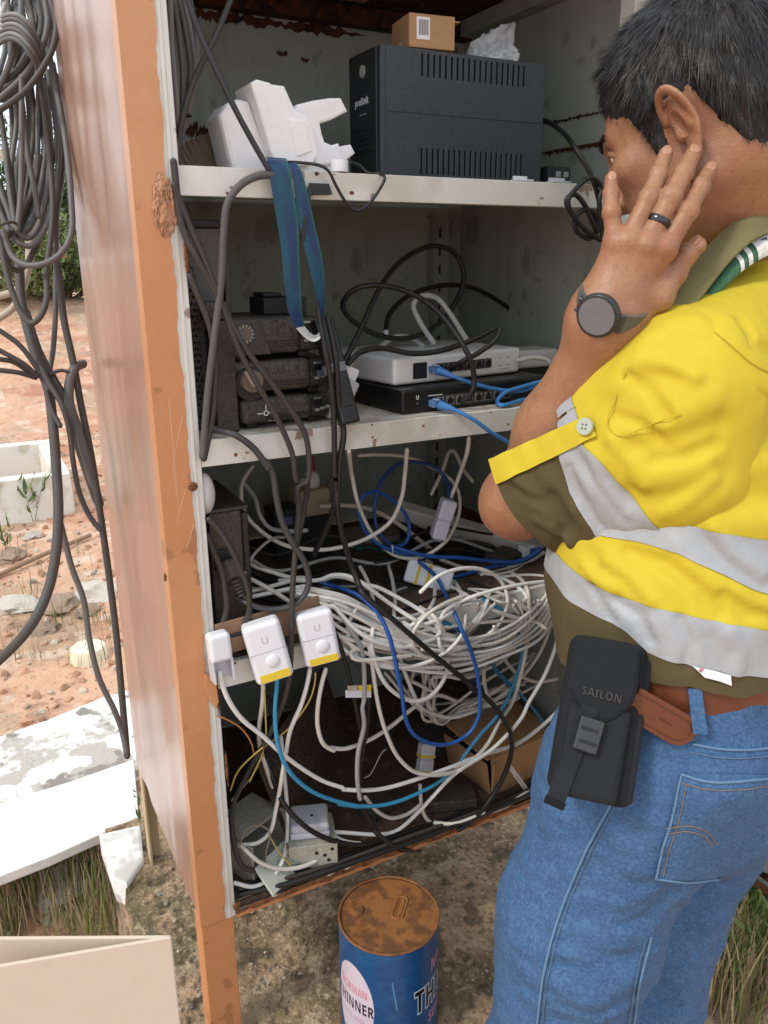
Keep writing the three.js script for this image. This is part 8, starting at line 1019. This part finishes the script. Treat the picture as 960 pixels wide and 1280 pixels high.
// ---- watch and ring
{
  const wc = at(748, 394, 0.800), ax = J.wr.clone().sub(J.el).normalize(), n = camDir(-0.20, 0.30, -1); n.addScaledVector(ax, -n.dot(ax)).normalize(); const sx = ax.clone().cross(n), q = new THREE.Matrix4().makeBasis(sx, ax, n).setPosition(wc), T = thing('wristwatch', 'black round smartwatch on the raised left wrist', 'watch', wc); T.quaternion.setFromRotationMatrix(q);
  part('case', new THREE.LatheGeometry([[0, 0], [0.0195, 0], [0.0215, 0.002], [0.0222, 0.006], [0.0218, 0.0095], [0.0205, 0.0108], [0.0195, 0.0104], [0, 0.0104]].map(a => new THREE.Vector2(...a)), 48).rotateX(PI / 2).translate(0, 0, -0.006), M([0.035, 0.037, 0.04], 0.35, { metalness: 0.3 }), T); const gl = part('glass', new THREE.CylinderGeometry(0.0187, 0.0187, 0.0008, 48).rotateX(PI / 2).translate(0, 0, 0.0048), MP([0.13, 0.14, 0.16], 0.08, { clearcoat: 1, clearcoatRoughness: 0.03 }), T); void gl;  // glass base colour is lightened to grey to carry the sky reflection
  for (const y of [0.006, -0.006]) part('button', new THREE.CylinderGeometry(0.002, 0.002, 0.004, 10).rotateZ(PI / 2).translate(-0.0232, y, -0.001), M([0.06, 0.06, 0.065], 0.4), T);
  const wl2 = J.wr.clone().applyMatrix4(q.clone().invert()); const mS = M([0.10, 0.105, 0.09], 0.6); // strap round the forearm
  const p = [], ix = [], N = 44, cx = wl2.x * 0.6, cz = -0.031, rx = 0.0335, rz = 0.0315; for (let i = 0; i <= N; i++) { const t = lerp(0.62, 2 * PI - 0.62, i / N), w = lerp(0.0105, 0.009, Math.sin(t / 2)); for (const [dy, o] of [[-w, 0], [-w, 0.0028], [w, 0.0028], [w, 0]]) p.push(cx * 0 + (rx + o) * Math.sin(t), dy, cz + (rz + o) * Math.cos(t)); } for (let i = 0; i < N; i++) for (let k = 0; k < 4; k++) { const a = i * 4 + k, b = i * 4 + (k + 1) % 4; ix.push(a, b, a + 4, b, b + 4, a + 4); } const g = new THREE.BufferGeometry(); g.setAttribute('position', new THREE.Float32BufferAttribute(p, 3)); g.setIndex(ix); part('strap', toCreasedNormals(g, 0.6), mS, T);
  for (const s of [-1, 1]) part('lug', rbox(0.008, 0.02, 0.006, 0.002).rotateY(s * 0.55).translate(s * 0.0215, 0, -0.0055), M([0.04, 0.042, 0.045], 0.4), T); for (let i = 0; i < 4; i++) part('strap_slot', rbox(0.0012, 0.006, 0.0016, 0.0004, 1).rotateY(1.0).translate(0.031 + i * 0.0009, 0, -0.016 - i * 0.004), mHole, T);
}
{ const f = fingers[2], d = f.n[1].clone().sub(f.n[0]).normalize(), c = f.n[0].clone().lerp(f.n[1], 0.50); const g = new THREE.LatheGeometry([[0.0108, -0.0034], [0.0118, -0.0032], [0.0121, 0], [0.0118, 0.0032], [0.0108, 0.0034], [0.0106, 0], [0.0108, -0.0034]].map(a => new THREE.Vector2(...a)), 40).applyQuaternion(new THREE.Quaternion().setFromUnitVectors(UP, d)).translate(c.x, c.y, c.z); solo('finger_ring', g, M([0.07, 0.07, 0.075], 0.18, { metalness: 1 }), 'dark polished metal ring on the middle finger', 'ring'); }
renderer.render(scene, camera);
